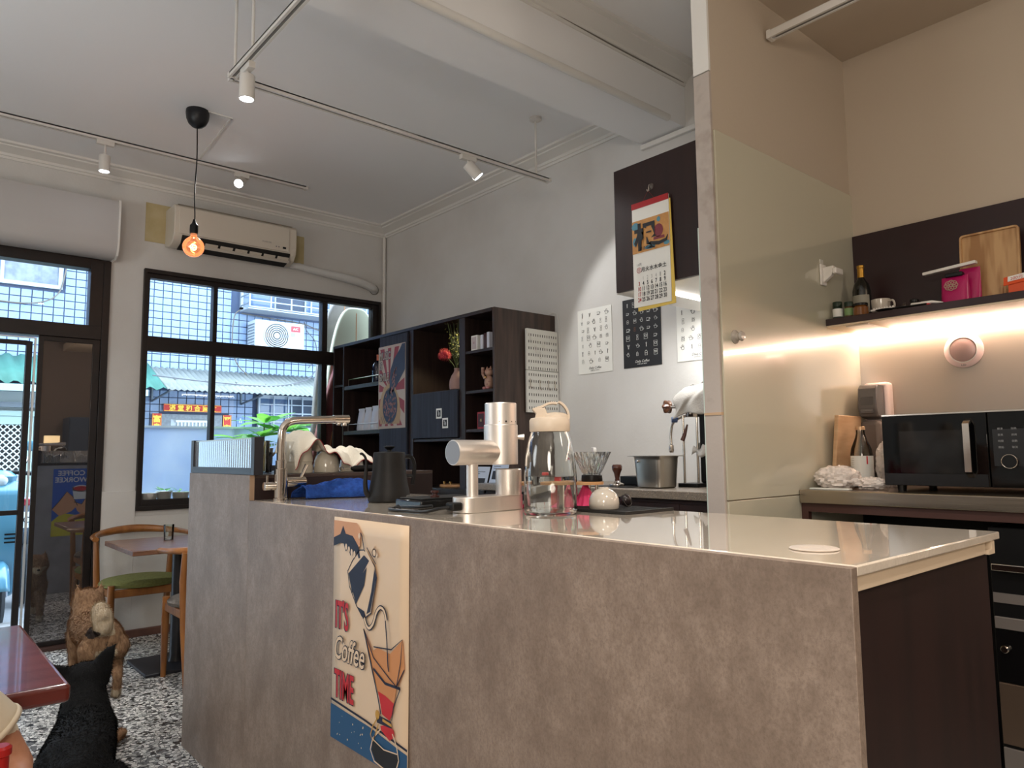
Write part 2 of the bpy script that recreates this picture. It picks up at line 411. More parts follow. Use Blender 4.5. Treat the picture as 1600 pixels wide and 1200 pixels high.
# partition between bar and kitchen corner
struct('partition', MB().box(2.182, 3.26, 1.42, 1.48, 0, 3.3), m_wallk, smooth=False)
m_edge = M('edge_board', (178, 168, 160), .7, col2=(150, 138, 128), scale=9, lo=.55, hi=.75, bump=.1, bscale=40)
struct('trim_11', MB().box(2.170, 2.182, 1.418, 1.484, 0, 1.325), m_edge, bevel=.001)
struct('trim_12', MB().box(2.170, 2.182, 1.418, 1.484, 1.332, 2.56), m_edge, bevel=.001)
struct('trim_13', MB().box(2.170, 2.182, 1.418, 1.484, 2.565, 3.3), m_trimw, bevel=.001)
struct('trim_14', MB().box(2.167, 2.182, 1.417, 1.485, 1.324, 1.333), M('tan_tape', (190, 160, 128), .6))
struct('trim_15', MB().box(2.176, 2.186, 1.484, 1.492, .98, 2.0), M('glass_edge', (205, 220, 212), .1, coat=1))
m_gpan = M('painted_glass', (192, 188, 168), .25, coat=1)
struct('wall_glass', MB().box(2.185, 3.26, 1.412, 1.42, 1.032, 2.345), m_gpan, bevel=.001)
struct('wall_glass_lower', MB().box(2.185, 3.26, 1.412, 1.42, 0, 1.028), m_gpan, bevel=.001)
struct('wall_splash', MB().box(3.252, 3.26, -1.2, 1.412, 1.05, 1.72), M('painted_glass_warm', (176, 164, 150), .22, coat=1), bevel=.001)

# ---- window frame
wfo = MB()
Y0, Y1 = 5.465, 5.535
for b in ((1.314, 1.352, .835, 2.518), (3.133, 3.2, .835, 2.518), (1.352, 3.133, .835, .905), (1.352, 3.133, 2.458, 2.518), (1.352, 3.133, 1.941, 2.045),
          (1.793, 1.824, .905, 1.941), (1.793, 1.824, 2.045, 2.458), (2.665, 2.711, .905, 1.941), (2.665, 2.711, 2.045, 2.458)):
    wfo.box(b[0], b[1], Y0, Y1, b[2], b[3])
win = struct('window_1', wfo, m_dkframe, bevel=.003)
for x0, x1, z0, z1 in ((1.352, 1.793, .905, 1.941), (1.824, 2.665, .905, 1.941), (2.711, 3.133, .905, 1.941), (1.352, 1.793, 2.045, 2.458), (1.824, 2.665, 2.045, 2.458), (2.711, 3.133, 2.045, 2.458)):
    part('pane', MB().box(x0-.004, x1+.004, 5.503, 5.508, z0-.004, z1+.004), g_pane, win, smooth=False)
part('inner_bead', MB().box(1.314, 3.2, 5.445, 5.465, 2.49, 2.518).box(1.314, 1.33, 5.445, 5.465, .835, 2.49).box(3.18, 3.2, 5.445, 5.465, .835, 2.49), m_dkframe, win)
part('sill', MB().box(1.314, 3.2, 5.45, 5.60, .835, .862), m_dkframe, win, bevel=.002)
# ---- door 1: frame, transom, dark sliding leaf
df = MB()
for b in ((1.062, 1.105, 0.02, 2.53), (.985, 1.062, 2.075, 2.53), (-1.9, .985, 2.462, 2.53), (-1.9, 1.062, 1.985, 2.078), (-1.94, -1.9, .02, 2.53), (-.62, -.56, .02, 1.985)):
    df.box(b[0], b[1], 5.455, 5.56, b[2], b[3])
d1 = struct('door_1', df, m_dkframe, bevel=.003)
part('pane', MB().box(-1.9, .99, 5.50, 5.505, 2.07, 2.47), g_pane, d1, smooth=False)
m_darkglass = bpy.data.materials.new('tinted_mirror_glass'); m_darkglass.use_nodes = True
_b = m_darkglass.node_tree.nodes['Principled BSDF']; _b.inputs['Base Color'].default_value = lin((142, 137, 136)); _b.inputs['Metallic'].default_value = .92; _b.inputs['Roughness'].default_value = .015
part('side_pane', MB().box(-1.9, -.62, 5.50, 5.505, .02, 1.985), g_pane, d1, smooth=False)  # unseen glazing, opening widened here to let in more daylight
lf = struct('door_2', MB().box(.712, .738, 5.47, 5.498, .022, 1.985).box(1.022, 1.062, 5.47, 5.498, .022, 1.985).box(.738, 1.022, 5.47, 5.498, .022, .05).box(.738, 1.022, 5.47, 5.498, 1.955, 1.985), m_dkframe, bevel=.002)
part('pane', MB().box(.735, 1.025, 5.482, 5.49, .048, 1.957), m_darkglass, lf, smooth=False, label='dark tinted reflecting pane')
part('edge_strip', MB().box(.692, .704, 5.50, 5.515, .03, 1.972).box(-.3, .692, 5.50, 5.515, 1.966, 1.974), M('aluminium_bright', (225, 232, 236), .35, .6), lf)
d3m = MB()
for b in ((.655, .688, .03, 1.95), (-.25, .655, 1.925, 1.95), (-.25, .655, .845, .875), (.497, .525, .03, .845), (-.25, -.21, .03, 1.925), (-.21, .655, .03, .07)):
    d3m.box(b[0], b[1], 5.53, 5.56, b[2], b[3])
d3 = struct('door_3', d3m, m_dkframe, bevel=.003)
part('pane', MB().box(-.21, .66, 5.542, 5.547, .87, 1.93), g_pane, d3, smooth=False)
part('door_handle', MB().box(.488, .54, 5.50, 5.53, .55, .87), m_blackm, d3, bevel=.008)
# ================================================================ things on the walls and the ceiling
# roller shutter box above the door
sb = MB().prism([(.001, 2.535), (.12, 2.528), (.165, 2.545), (.19, 2.585), (.2, 2.66), (.2, 2.86), (.19, 2.905), (.001, 2.905)], (-1.2, 5.48, 0), (0, -1, 0), (0, 0, 1), (2.30, 0, 0))
t = thing('shutter_box', 'long white rounded shutter box mounted on the wall over the entrance door', 'shutter box', (-.05, 5.38, 2.53))
part('cover', sb, M('shutter_white', (182, 179, 177), .55), t, ang=50)
part('end_cap', MB().prism([(.001, 2.53), (.125, 2.522), (.17, 2.54), (.196, 2.583), (.207, 2.66), (.207, 2.865), (.195, 2.912), (.001, 2.912)], (1.10, 5.48, 0), (0, -1, 0), (0, 0, 1), (.012, 0, 0)), m_trimw, t)
# split air conditioner
t = thing('air_conditioner', 'white wall-mounted split air conditioner above the black-framed window', 'air conditioner', (1.9, 5.38, 2.67))
m_ac = M('ac_ivory', (212, 204, 190), .4)
ap = [(0, 2.70), (.10, 2.675), (.175, 2.70), (.215, 2.75), (.222, 2.80), (.222, 2.945), (.20, 2.965), (0, 2.965)]
part('housing', MB().prism(ap, (1.445, 5.48, 0), (0, -1, 0), (0, 0, 1), (.895, 0, 0)), m_ac, t, bevel=.006)
part('front_panel', MB().prism([(.218, 2.755), (.228, 2.757), (.230, 2.80), (.230, 2.943), (.222, 2.948)], (1.475, 5.48, 0), (0, -1, 0), (0, 0, 1), (.80, 0, 0)), m_ac, t, bevel=.002)
part('outlet', MB().prism([(.10, 2.6735), (.178, 2.698), (.2165, 2.748), (.214, 2.735), (.18, 2.69), (.10, 2.666)], (1.50, 5.48, 0), (0, -1, 0), (0, 0, 1), (.79, 0, 0)), m_blackm, t)
for i in range(7):
    x = 1.56+i*.107
    part('louvre', MB().obox((x+.04, 5.29, 2.702), (1, 0, 0), (0, -.7, .7), (0, .7, .7), .044, .022, .0025), m_ac, t)
part('flap', MB().obox((1.9, 5.285, 2.688), (1, 0, 0), (0, -.8, .55), (0, .55, .8), .39, .012, .003), m_ac, t)
part('grille', MB().box(1.47, 2.31, 5.27, 5.46, 2.9655, 2.969), M('ac_grey', (170, 165, 155), .6), t)
part('display', MB().box(2.225, 2.25, 5.248, 5.252, 2.775, 2.79), m_black, t)
part('indicator', MB().box(2.17, 2.178, 5.248, 5.252, 2.78, 2.788).box(2.19, 2.198, 5.248, 5.252, 2.78, 2.788), M('grey_dot', (120, 120, 120), .5), t)
part('lettering', text_mb('INVERTER', (2.10, 5.2485, 2.80), (1, 0, 0), (0, 0, 1), .016), M('grey_ink', (140, 138, 132), .6), t, smooth=False)
m_patch = M('old_paint', (196, 182, 142), .8, col2=(180, 164, 120), scale=7)
single('paint_patch', 'yellowed patch of old paint beside the short end of the air conditioner', 'paint patch', MB().box(1.312, 1.50, 5.476, 5.4795, 2.72, 3.0), m_patch)
single('paint_patch', 'yellowed patch of old paint between air conditioner and its white hose', 'paint patch', MB().box(2.30, 2.50, 5.476, 5.4795, 2.70, 2.97), m_patch)
t = thing('refrigerant_hose', 'white tape-wrapped air conditioner hose running along the wall above the window', 'hose', (2.75, 5.43, 2.6))
hp = curve_pts([(2.28, 5.44, 2.70), (2.42, 5.42, 2.705), (2.58, 5.42, 2.69), (2.8, 5.42, 2.675), (2.98, 5.42, 2.655), (3.1, 5.43, 2.63), (3.15, 5.48, 2.62)], 9)
part('hose', MB().tube(hp, [.022+.013*min(1, i/30)+.002*math.sin(i*2.1) for i in range(len(hp))], 12), M('tape_white', (212, 212, 210), .5, bump=.3, bscale=50), t)
part('wall_ring', MB().lathe((3.15, 5.478, 2.625), [(.034, -.006), (.045, -.004), (.045, .002), (.034, .002)], 20, 'y'), M('ring_grey', (120, 118, 112), .6), t)

# ceiling raceway strip
single('cable_raceway', 'thin white cable raceway bent across the ceiling beside the pendant lamp', 'raceway',
       MB().box(1.29, 1.45, 4.178, 4.190, 3.1775, 3.185).obox((1.468, 4.54, 3.181), (0.05, .72, 0), (.72, -.05, 0), (0, 0, 1), .36, .006, .0035), m_trimw)
# pendant lamp
t = thing('pendant_lamp', 'pendant lamp with black cup, black cord and glowing amber globe bulb', 'lamp', (1.264, 4.22, 2.30))
P0 = (1.264, 4.22)
part('canopy', MB().lathe((*P0, 3.185), [(.062, 0), (.064, -.02), (.06, -.05), (.048, -.078), (.03, -.095), (.012, -.102), (.006, -.104)], 28), M('navy_black', (14, 15, 20), .4), t)
part('cord', MB().tube(curve_pts([(P0[0], P0[1], 3.085), (P0[0]+.004, P0[1], 2.9), (P0[0]-.003, P0[1], 2.7), (P0[0]+.003, P0[1], 2.56), (P0[0], P0[1], 2.525)], 6), .0035, 8), m_black, t)
part('socket', MB().lathe((*P0, 2.457), [(.022, 0), (.023, .02), (.022, .05), (.012, .062), (.006, .085)], 20), m_black, t)
def amber_bulb():
    m = glass_pane('amber_glass', (255, 226, 196), .08); nt = m.node_tree; N = nt.nodes; out = [n for n in N if n.type == 'OUTPUT_MATERIAL'][0]
    e = N.new('ShaderNodeEmission'); e.inputs[0].default_value = lin((255, 150, 96)); e.inputs[1].default_value = .16; a = N.new('ShaderNodeAddShader')
    nt.links.new(out.inputs[0].links[0].from_socket, a.inputs[0]); nt.links.new(e.outputs[0], a.inputs[1]); nt.links.new(a.outputs[0], out.inputs[0]); return m
bulb = part('bulb', MB().lathe((*P0, 2.382), [(.001, -.058)]+[(.058*math.sin(a), -.058*math.cos(a)) for a in [i*PI/14 for i in range(1, 12)]]+[(.018, .06), (.016, .078)], 28, cap=False),
            amber_bulb(), t)
m_fil = M('filament', (255, 150, 60), .5, emit=14)
fp = [(P0[0]+.012*math.cos(i*.9)*(1 if i % 2 else .4), P0[1]+.012*math.sin(i*.9), 2.347+i*.0045) for i in range(16)]
part('filament', MB().tube(curve_pts(fp, 3), .0016, 5), m_fil, bulb)

# track rails and spots
m_track = M('track_white', (214, 210, 204), .45)
m_led = M('led_face', (240, 246, 255), .5, emit=12)
def rail(name, label, a, b, w=.034, h=.02, group=None):
    a, b = Vector(a), Vector(b); d = (b-a).normalized(); s_ = Vector((d.y, -d.x, 0)); c = (a+b)/2; L_ = (b-a).length/2
    t = thing(name, label, 'track rail', c)
    part('channel', MB().obox(c+s_*(w/2-.005), d, s_, (0, 0, 1), L_, .005, h/2).obox(c-s_*(w/2-.005), d, s_, (0, 0, 1), L_, .005, h/2).obox(c+Vector((0, 0, h/2-.003)), d, s_, (0, 0, 1), L_, w/2, .003), m_track, t)
    part('groove', MB().obox(c-Vector((0, 0, .0)), d, s_, (0, 0, 1), L_-.02, w/2-.010, h/2-.003), M('groove_grey', (120, 118, 114), .6), t)
    part('end_cap', MB().obox(b, d, s_, (0, 0, 1), .008, w/2+.002, h/2+.002), m_track, t)
    part('end_cap', MB().obox(a, d, s_, (0, 0, 1), .008, w/2+.002, h/2+.002), m_track, t)
    return t
def rod(t, x, y, z0, z1):
    r = part('rod', MB().tube([(x, y, z0), (x, y, z1)], .0065, 10), m_track, t)
    part('ceiling_cup', MB().lathe((x, y, z1), [(.036, 0), (.036, -.014), (.03, -.018), (.006, -.02)], 20), m_track, r)
rail('track_rail', 'white track rail fixed flat to the ceiling near the window wall', (-.9, 4.95, 3.172), (2.268, 4.95, 3.172))
r2 = rail('track_rail', 'white rail hung on a rod, running to the right wall in front of the beam', (1.045, 3.045, 2.824), (2.928, 3.045, 2.824))
rod(r2, 2.83, 3.045, 2.834, 3.185)
r3 = rail('track_rail', 'white hung rail running towards the camera over the counter', (1.045, 3.0275, 2.824), (1.045, -1.4, 2.824))
rod(r3, 1.038, 2.98, 2.834, 3.185); rod(r3, 1.040, 2.79, 2.834, 3.185)
rail('track_rail', 'white track rail ending at the glass wall of the kitchen corner', (2.586, 1.40, 2.845), (2.586, -1.2, 2.845), .036, .03)
def spot(label, x, y, z, aim, along=(1, 0, 0), r=.032, L_=.10, drop=.045):
    """cylindrical track spot hanging from a rail at height z, body pointing along aim"""
    t = thing('track_spotlight', label, 'spotlight', (x, y, z-drop-L_), group='white cylindrical track spotlights')
    al = Vector(along).normalized(); sd = Vector((al.y, -al.x, 0)); aim = Vector(aim).normalized()
    part('adapter', MB().obox((x, y, z-.010), al, sd, (0, 0, 1), .05, .014, .014), m_track, t, bevel=.002)
    piv = Vector((x, y, z-drop))
    part('stem', MB().tube([(x, y, z-.02), piv], .006, 10).tube([piv-sd*.012, piv+sd*.012], .009, 10), m_track, t)
    q = Vector((1, 0, 0)) if abs(aim.x) < .8 else Vector((0, 1, 0)); 
    a = piv-aim*.005; b = piv+aim*L_
    part('head', MB().tube([a, a+aim*.004, b], [r*.93, r, r], 24), m_track, t)
    part('rim', MB().tube([b-aim*.002, b+aim*.004], [r*1.0, r*1.03], 24), m_track, t)
    part('lens', MB().tube([b+aim*.0042, b+aim*.0048], [r*.86, r*.86], 24), m_led, t, smooth=False)
spot('spotlight on the ceiling rail over the entrance door, pointing straight down', .94, 4.95, 3.160, (0, .02, -1), L_=.092, drop=.095)
spot('glaring spotlight above the air conditioner, on the ceiling rail', 1.79, 4.95, 3.160, (-.55, -.72, -.62), L_=.075)
spot('spotlight at the bend of the hung rails, pointing straight down', 1.058, 2.89, 2.812, (0, .03, -1), (0, 1, 0), r=.031, L_=.092)
spot('spotlight on the far hung rail tilted towards the posters on the wall', 2.325, 3.045, 2.812, (.62, -.28, -.72), L_=.082)

# ---------------------------------------------------------------- posters on the right wall
m_paper = M('paper_white', (232, 232, 226), .6)
m_ink = M('ink_black', (26, 26, 30), .6)
m_pblack = M('paper_black', (30, 32, 36), .55)
m_inkw = M('ink_white', (226, 228, 224), .6)
m_inkr = M('ink_rust', (150, 92, 60), .6)
def paper(name, label, cat, o, U, V, w, h, mat, curl=.0, thick=.0012, group=None, rz=0):
    o, U, V = Vector(o), Vector(U), Vector(V); Nn = U.cross(V)
    t = thing(name, label, cat, o+U*w/2-Nn*.001, group=group)
    mb = MB()
    mb.obox(o+U*w/2+V*h/2-Nn*thick/2, U, V, Nn, w/2, h/2, thick/2)
    part('sheet', mb, mat, t, smooth=False)
    return t, Sheet(t, o, U, V)
rr = random.Random(3)
def icon(S_, k, u, v, s, ink):
    """small outline drawings of coffee tools"""
    S_.g += 1; w = s*.07; L = lambda pts, c=False: S_.line([(u+x*s, v+y*s) for x, y in pts], w, ink, 'drawing', 2, c)
    R = lambda x, y, r, ry=None: S_.ring(u+x*s, v+y*s, r*s, w, ink, 'drawing', 2, (ry or r)*s, 12)
    if k == 0: L([(-.4, -.5), (.4, -.5), (.4, .5), (-.4, .5)], 1); L([(-.4, .2), (.4, .2)]); L([(-.25, -.1), (.25, -.1)]); L([(-.2, .2), (-.2, -.1)]); L([(.2, .2), (.2, -.1)])
    elif k == 1: L([(-.25, -.4), (.25, -.4), (.32, .1), (-.32, .1)], 1); L([(-.2, .1), (-.12, .42), (.12, .42), (.2, .1)]); R(.42, -.12, .14); L([(-.3, -.05), (-.5, .2)])
    elif k == 2: L([(-.12, .1), (-.2, .45), (.2, .45), (.12, .1)], 1); L([(-.12, .1), (-.2, -.45), (.2, -.45), (.12, .1)], 1)
    elif k == 3: L([(-.28, .2), (.28, .2), (.2, -.25), (-.2, -.25)], 1); R(.36, .02, .12); L([(-.38, -.3), (.38, -.3)])
    elif k == 4: L([(-.25, -.4), (-.25, .25), (-.1, .45), (.1, .45), (.25, .25), (.25, -.4)], 1); L([(-.25, 0), (.25, 0)])
    elif k == 5: L([(-.05, -.45), (.05, -.45), (.05, .15), (-.05, .15)], 1); R(0, .3, .13)
    elif k == 6: R(0, -.1, .3); L([(-.3, -.05), (-.52, .22)]); L([(-.18, .15), (-.2, .42), (.22, .42), (.18, .15)]); R(0, .45, .05)
    elif k == 7: L([(-.35, -.4), (.35, -.4), (.3, .4), (-.3, .4)], 1); R(0, 0, .2); L([(-.12, .25), (.12, .25)])
    else: L([(-.3, .3), (.3, .3), (.08, -.1), (.08, -.4), (-.08, -.4), (-.08, -.1)], 1); L([(-.2, .1), (.2, .1)])
def icon_poster(label, y1, y0, z0, z1, mat, ink, seed, acc=None):
    w, h = y1-y0, z1-z0
    t, s = paper('poster', label, 'poster', (3.256, y1, z0), (0, -1, 0), (0, 0, 1), w, h, mat)
    q = random.Random(seed); rows = 7
    for r_ in range(rows):
        n = q.choice([4, 5, 4, 5]); v = h*.19+h*.72*(rows-1-r_)/(rows-1)
        for c in range(n):
            u = w*.14+w*.72*c/(n-1); icon(s, q.randrange(9), u+q.uniform(-.004, .004), v, h*.075*q.uniform(.8, 1.15), acc if (acc and r_ == 3 and c == 1) else ink)
    s.text('Daily Coffee', w*.5, h*.065, h*.05, ink, shear=.3); s.text('EVERYDAY BREW', w*.5, h*.035, h*.022, ink)
    s.done(); return t
icon_poster('white poster of coffee-tool line drawings nearest the pegboard', 3.139, 2.858, 1.682, 2.083, m_paper, m_ink, 5)
icon_poster('black poster of white coffee-tool drawings hanging behind the calendar', 2.771, 2.496, 1.685, 2.088, m_pblack, m_inkw, 9, m_inkr)
icon_poster('white line-drawing poster partly hidden by the edge of the partition', 2.389, 2.10, 1.685, 2.085, m_paper, m_ink, 14)

# ---------------------------------------------------------------- wall cabinet, calendar
t = thing('wall_cabinet', 'dark walnut wall cabinet with white underside above the steel pan', 'cabinet', (2.9, 1.85, 1.935))
part('body', MB().box(2.562, 3.26, 1.484, 2.215, 1.945, 2.515), m_mahog, t, bevel=.001)
part('door', MB().box(2.545, 2.561, 1.484, 2.20, 1.938, 2.52), m_mahog, t, bevel=.001)
part('bottom_panel', MB().box(2.562, 3.26, 1.484, 2.215, 1.936, 1.945), M('white_melamine', (206, 202, 196), .4), t)
part('light_strip', MB().box(2.62, 3.22, 2.012, 2.03, 1.926, 1.936), M('strip_light_cool', (255, 252, 245), .5, emit=5), t, label='glowing white light strip')
t = thing('suction_hook', 'small clear suction hook holding up the paper calendar', 'hook', (2.54, 1.98, 2.36))
part('cup', MB().lathe((2.544, 1.983, 2.385), [(.016, 0), (.014, -.004), (.006, -.009), (.004, -.012)], 16, 'x'), M('clear_rubber', (150, 140, 135), .15, trans=.6), t)
part('hook', MB().tube(curve_pts([(2.533, 1.983, 2.392), (2.529, 1.983, 2.38), (2.529, 1.983, 2.362), (2.521, 1.983, 2.357), (2.517, 1.983, 2.366)], 4), .0022, 6), m_chrome, t)
cw, ch = .205, .475
co_, cU, cV = Vector((2.528, 2.082, 1.845)), Vector((0, -1, 0)), Vector((0, 0, 1))
t = thing('calendar', 'paper calendar with an orange painted panel hanging on the dark cabinet', 'calendar', (2.53, 1.98, 1.84))
part('backing', MB().obox(co_+cU*(cw/2+.012)+cV*(ch/2-.018)+Vector((.006, 0, 0)), (0, 1, -.03), (0, .03, 1), (1, 0, 0), cw/2, ch/2-.004, .0015), M('yellow_card', (226, 196, 96), .6), t, smooth=False)
part('page', MB().obox(co_+cU*cw/2+cV*ch/2-Vector((-.002, 0, 0)), (0, 1, 0), (0, 0, 1), (1, 0, 0), cw/2, ch/2, .002), m_paper, t, smooth=False)
part('top_strip', MB().obox(co_+cU*cw/2+cV*(ch-.010)+Vector((-.0012, 0, 0)), (0, 1, 0), (0, 0, 1), (1, 0, 0), cw/2, .013, .0022), M('red_card', (168, 36, 40), .5), t, smooth=False)
part('string', MB().tube([(2.527, 2.02, ch+1.843), (2.523, 1.983, 2.362), (2.527, 1.95, ch+1.843)], .0008, 5), M('red_string', (130, 40, 36), .7), t)
s = Sheet(t, co_+Vector((-.001, 0, 0)), cU, cV)
m_or = M('print_orange', (204, 152, 88), .6, col2=(186, 132, 74), scale=25); m_bl = M('print_blue', (84, 140, 160), .6)
s.poly([(0, .245), (cw, .245), (cw, .395), (0, .395)], m_or, 'picture_print', 1)
for u, v, a, b in ((.02, .37, .022, .018), (.10, .262, .03, .01), (.19, .262, .016, .01), (.015, .30, .012, .02), (.15, .375, .01, .012)):
    s.disc(u, v, a, m_bl, 'picture_print', 2, b, 10)
s.disc(.148, .325, .026, M('print_wine', (122, 44, 56), .6), 'picture_print', 3, .03, 14)
s.line([(.12, .293), (.18, .293)], .012, _mc['print_wine'], 'picture_print', 3)
s.text('根', .076, .268, .128, m_ink, bold=.0045, lv=4)
s.line([(.10, .278), (.15, .268), (.19, .275), (.198, .295)], [.016, .016, .014, .004], m_ink, 'brush_stroke', 4)
s.text('是道是根本', .085, .256, .018, m_ink, lv=4)
s.text('11月', .036, .186, .015, m_ink)
s.text('日', .034, .160, .018, _mc['red_card']); s.ring(.034, .1665, .012, .002, _mc['red_card'], 'print')
for i, c in enumerate('月火水木金土'): s.text(c, .034+.0235*(i+1), .158, .023, m_ink, bold=.0004)
grey = M('ink_grey', (170, 168, 166), .6)
for i, c in enumerate(['1', '2', '3', '4']): s.text(c, .034+.0235*(i+1), .120, .024, grey, sx=.72)
nums = [[None]*5+['1', '2'], list('3456789'), [str(i) for i in range(10, 17)], [str(i) for i in range(17, 24)], [str(i) for i in range(24, 31)]]
for r_, row in enumerate(nums):
    for i, c in enumerate(row):
        if c: s.text(c, .034+.0235*i, .120-.0243*r_, .026, _mc['red_card'] if i == 0 else m_ink, sx=.72, bold=.0005)
s.done()
# ================================================================ bar counter
m_conc = concrete_mat('concrete_laminate', (158, 140, 126), (128, 111, 98), (103, 87, 75), .5)
m_top = concrete_mat('glossy_stone_top', (232, 220, 204), (218, 205, 188), (204, 190, 172), .08, coat=.8)
X0, XB = 1.004, 1.63
t = thing('bar_counter', 'long bar counter with taupe concrete-look front and glossy stone top', 'counter', (1.32, 1.9, 0))
part('front_panel', MB().box(X0, X0+.018, .463, 2.62, 0, 1.0395), m_conc, t, bevel=.001)
part('worktop', MB().box(X0+.018, XB, .463, 2.618, 1.026, 1.041), m_top, t, bevel=.0025)
part('apron', MB().box(X0+.018, 1.562, .468, .484, 1.004, 1.026), M('apron_beige', (206, 186, 160), .5), t, bevel=.001)
part('corner_block', MB().box(1.566, 1.60, .464, .49, 1.003, 1.011).box(1.585, 1.60, .464, .49, 1.011, 1.026), _mc['apron_beige'], t)
part('side_panel', MB().box(X0+.018, 1.60, .478, .50, 0, 1.004), m_mahog, t, bevel=.001)
part('back_panel', MB().box(1.56, 1.58, .50, 2.62, 0, 1.026), m_mahog, t)
t.children[0]['label'] = 'taupe concrete-look front panel'
# raised end of the bar
t = thing('raised_bar_end', 'raised end block of the bar with dark wood face and concrete-look side', 'counter', (1.4, 2.95, 0))
part('front_panel', MB().box(X0, X0+.018, 2.6205, 3.30, 0, 1.130), m_conc, t, bevel=.001)
part('end_panel', MB().box(X0+.018, 1.80, 3.282, 3.30, 0, 1.130), M('end_laminate', (158, 158, 160), .5, col2=(140, 140, 142), scale=8), t, bevel=.001)
part('wood_panel', MB().box(X0+.019, 1.80, 2.6205, 2.638, 1.0, 1.118), m_mahog, t, bevel=.001)
part('top', MB().box(X0+.019, 1.80, 2.6205, 3.28, 1.118, 1.130), M('raised_top', (70, 56, 50), .35), t, bevel=.001)
part('edge_strip', MB().box(X0+.001, X0+.018, 2.619, 2.6206, 1.04, 1.13), M('tan_edge', (176, 148, 122), .6), t)
# ribbed glass screen
t = thing('ribbed_glass_screen', 'low ribbed glass screen in a dark frame on the raised bar end', 'screen', (1.02, 2.93, 1.13))
fr = MB()
for b in ((2.585, 2.618, 1.131, 1.268), (3.262, 3.295, 1.131, 1.268), (2.618, 3.262, 1.131, 1.156)):
    fr.box(X0+.001, X0+.035, b[0], b[1], b[2], b[3])
fr2 = part('frame', fr, M('frame_navy', (34, 34, 42), .4), t, bevel=.001)
n = 56; pr = [(i*.644/n, .0042*(1 if i % 2 else -1)) for i in range(n+1)]
rg = MB()
rg.add([(X0+.012+p[1], 2.618+p[0], z) for p in pr for z in (1.156, 1.262)], [(2*i, 2*i+2, 2*i+3, 2*i+1) for i in range(n)])
rg.add([(X0+.018, 2.618+p[0], z) for p in pr for z in (1.156, 1.262)], [(2*i, 2*i+1, 2*i+3, 2*i+2) for i in range(n)])
m_rib = M('ribbed_glass', (228, 238, 248), .05, trans=.88, ior=1.35)
part('ribbed_pane', rg, m_rib, t, smooth=False, fix=False)
part('top_edge', MB().box(X0+.010, X0+.020, 2.618, 3.262, 1.261, 1.266), M('glass_edge2', (190, 205, 205), .2), t)
t2 = thing('ribbed_glass_screen', 'low ribbed glass screen across the window-side end of the bar', 'screen', (1.4, 3.28, 1.13))
fr = MB()
for b in ((1.04, 1.06, 1.131, 1.268), (1.44, 1.46, 1.131, 1.268), (1.06, 1.44, 1.131, 1.156)):
    fr.box(b[0], b[1], 3.262, 3.295, b[2], b[3])
part('frame', fr, _mc['frame_navy'], t2, bevel=.001)
rg = MB(); n = 60
rg.add([(1.06+.38*i/n, 3.276+.0022*(1 if i % 2 else -1), z) for i in range(n+1) for z in (1.156, 1.262)], [(2*i, 2*i+2, 2*i+3, 2*i+1) for i in range(n)])
part('ribbed_pane', rg, m_rib, t2, smooth=False, fix=False)

# posters on the bar -----------------------------------------------------------
m_cream = M('poster_cream', (226, 200, 170), .5, coat=.15); m_navy = M('print_navy', (28, 34, 56), .55); m_red = M('print_red', (196, 44, 52), .55)
m_tan = M('print_tan', (206, 142, 92), .55); m_sea = M('print_sea', (38, 84, 124), .55); m_skin_p = M('print_skin', (214, 158, 118), .55); m_gold = M('print_gold', (196, 150, 70), .5)
pw, ph = .398, .612
U, V = Vector((0, -1, 0)), Vector((0, 0, 1)); o = Vector((1.0022, 1.958, .410))
t = thing('poster', 'tall coffee poster with pouring kettle and red lettering on the bar front', 'poster', (1.0, 1.76, .41))
gm = MB(); gm.grid(lambda a, b: o+U*pw*a+V*ph*b-Vector((.0008+.0025*abs(math.sin(3*b+a*2))*(1-b)**2, 0, 0)), 8, 14)
part('sheet', gm, m_cream, t, solid=.0006, fix=False)
s = Sheet(t, o-Vector((.0042, 0, 0)), U, V)
W_, H_ = pw, ph
q = lambda L: [(x*W_, y*H_) for x, y in L]
# sea band and stripes
s.poly(q([(0, 0.0), (.02, .0), (.80, .0), (1, .0), (1, .105), (.9, .11), (.55, .135), (0, .15)]), m_sea, 'sea_print', 1)
s.line(q([(0, .170), (.5, .152), (1, .122)]), .006, m_navy, 'stripe_print', 1)
# hand and arm
s.poly(q([(.02, .985), (.36, .985), (.41, .95), (.40, .885), (.36, .87), (.30, .90), (.22, .89), (.14, .915), (.02, .90)]), m_skin_p, 'hand_print', 2)
s.poly(q([(.02, .905), (.12, .925), (.16, .965), (.20, .93), (.30, .925), (.38, .885), (.41, .835), (.385, .83), (.36, .86), (.33, .83), (.30, .855), (.27, .835), (.24, .865), (.20, .85), (.17, .885), (.12, .885), (.02, .865)]), m_navy, 'cuff_print', 3)
for x, y in ((.25, .862), (.29, .852), (.33, .846), (.21, .872)): s.g += 1; s.disc(x*W_, y*H_, .006, m_cream, 'fingertip_print', 4, .009, 10)
s.g += 1; s.disc(.395*W_, .93*H_, .006, m_cream, 'fingertip_print', 4, .008, 10)
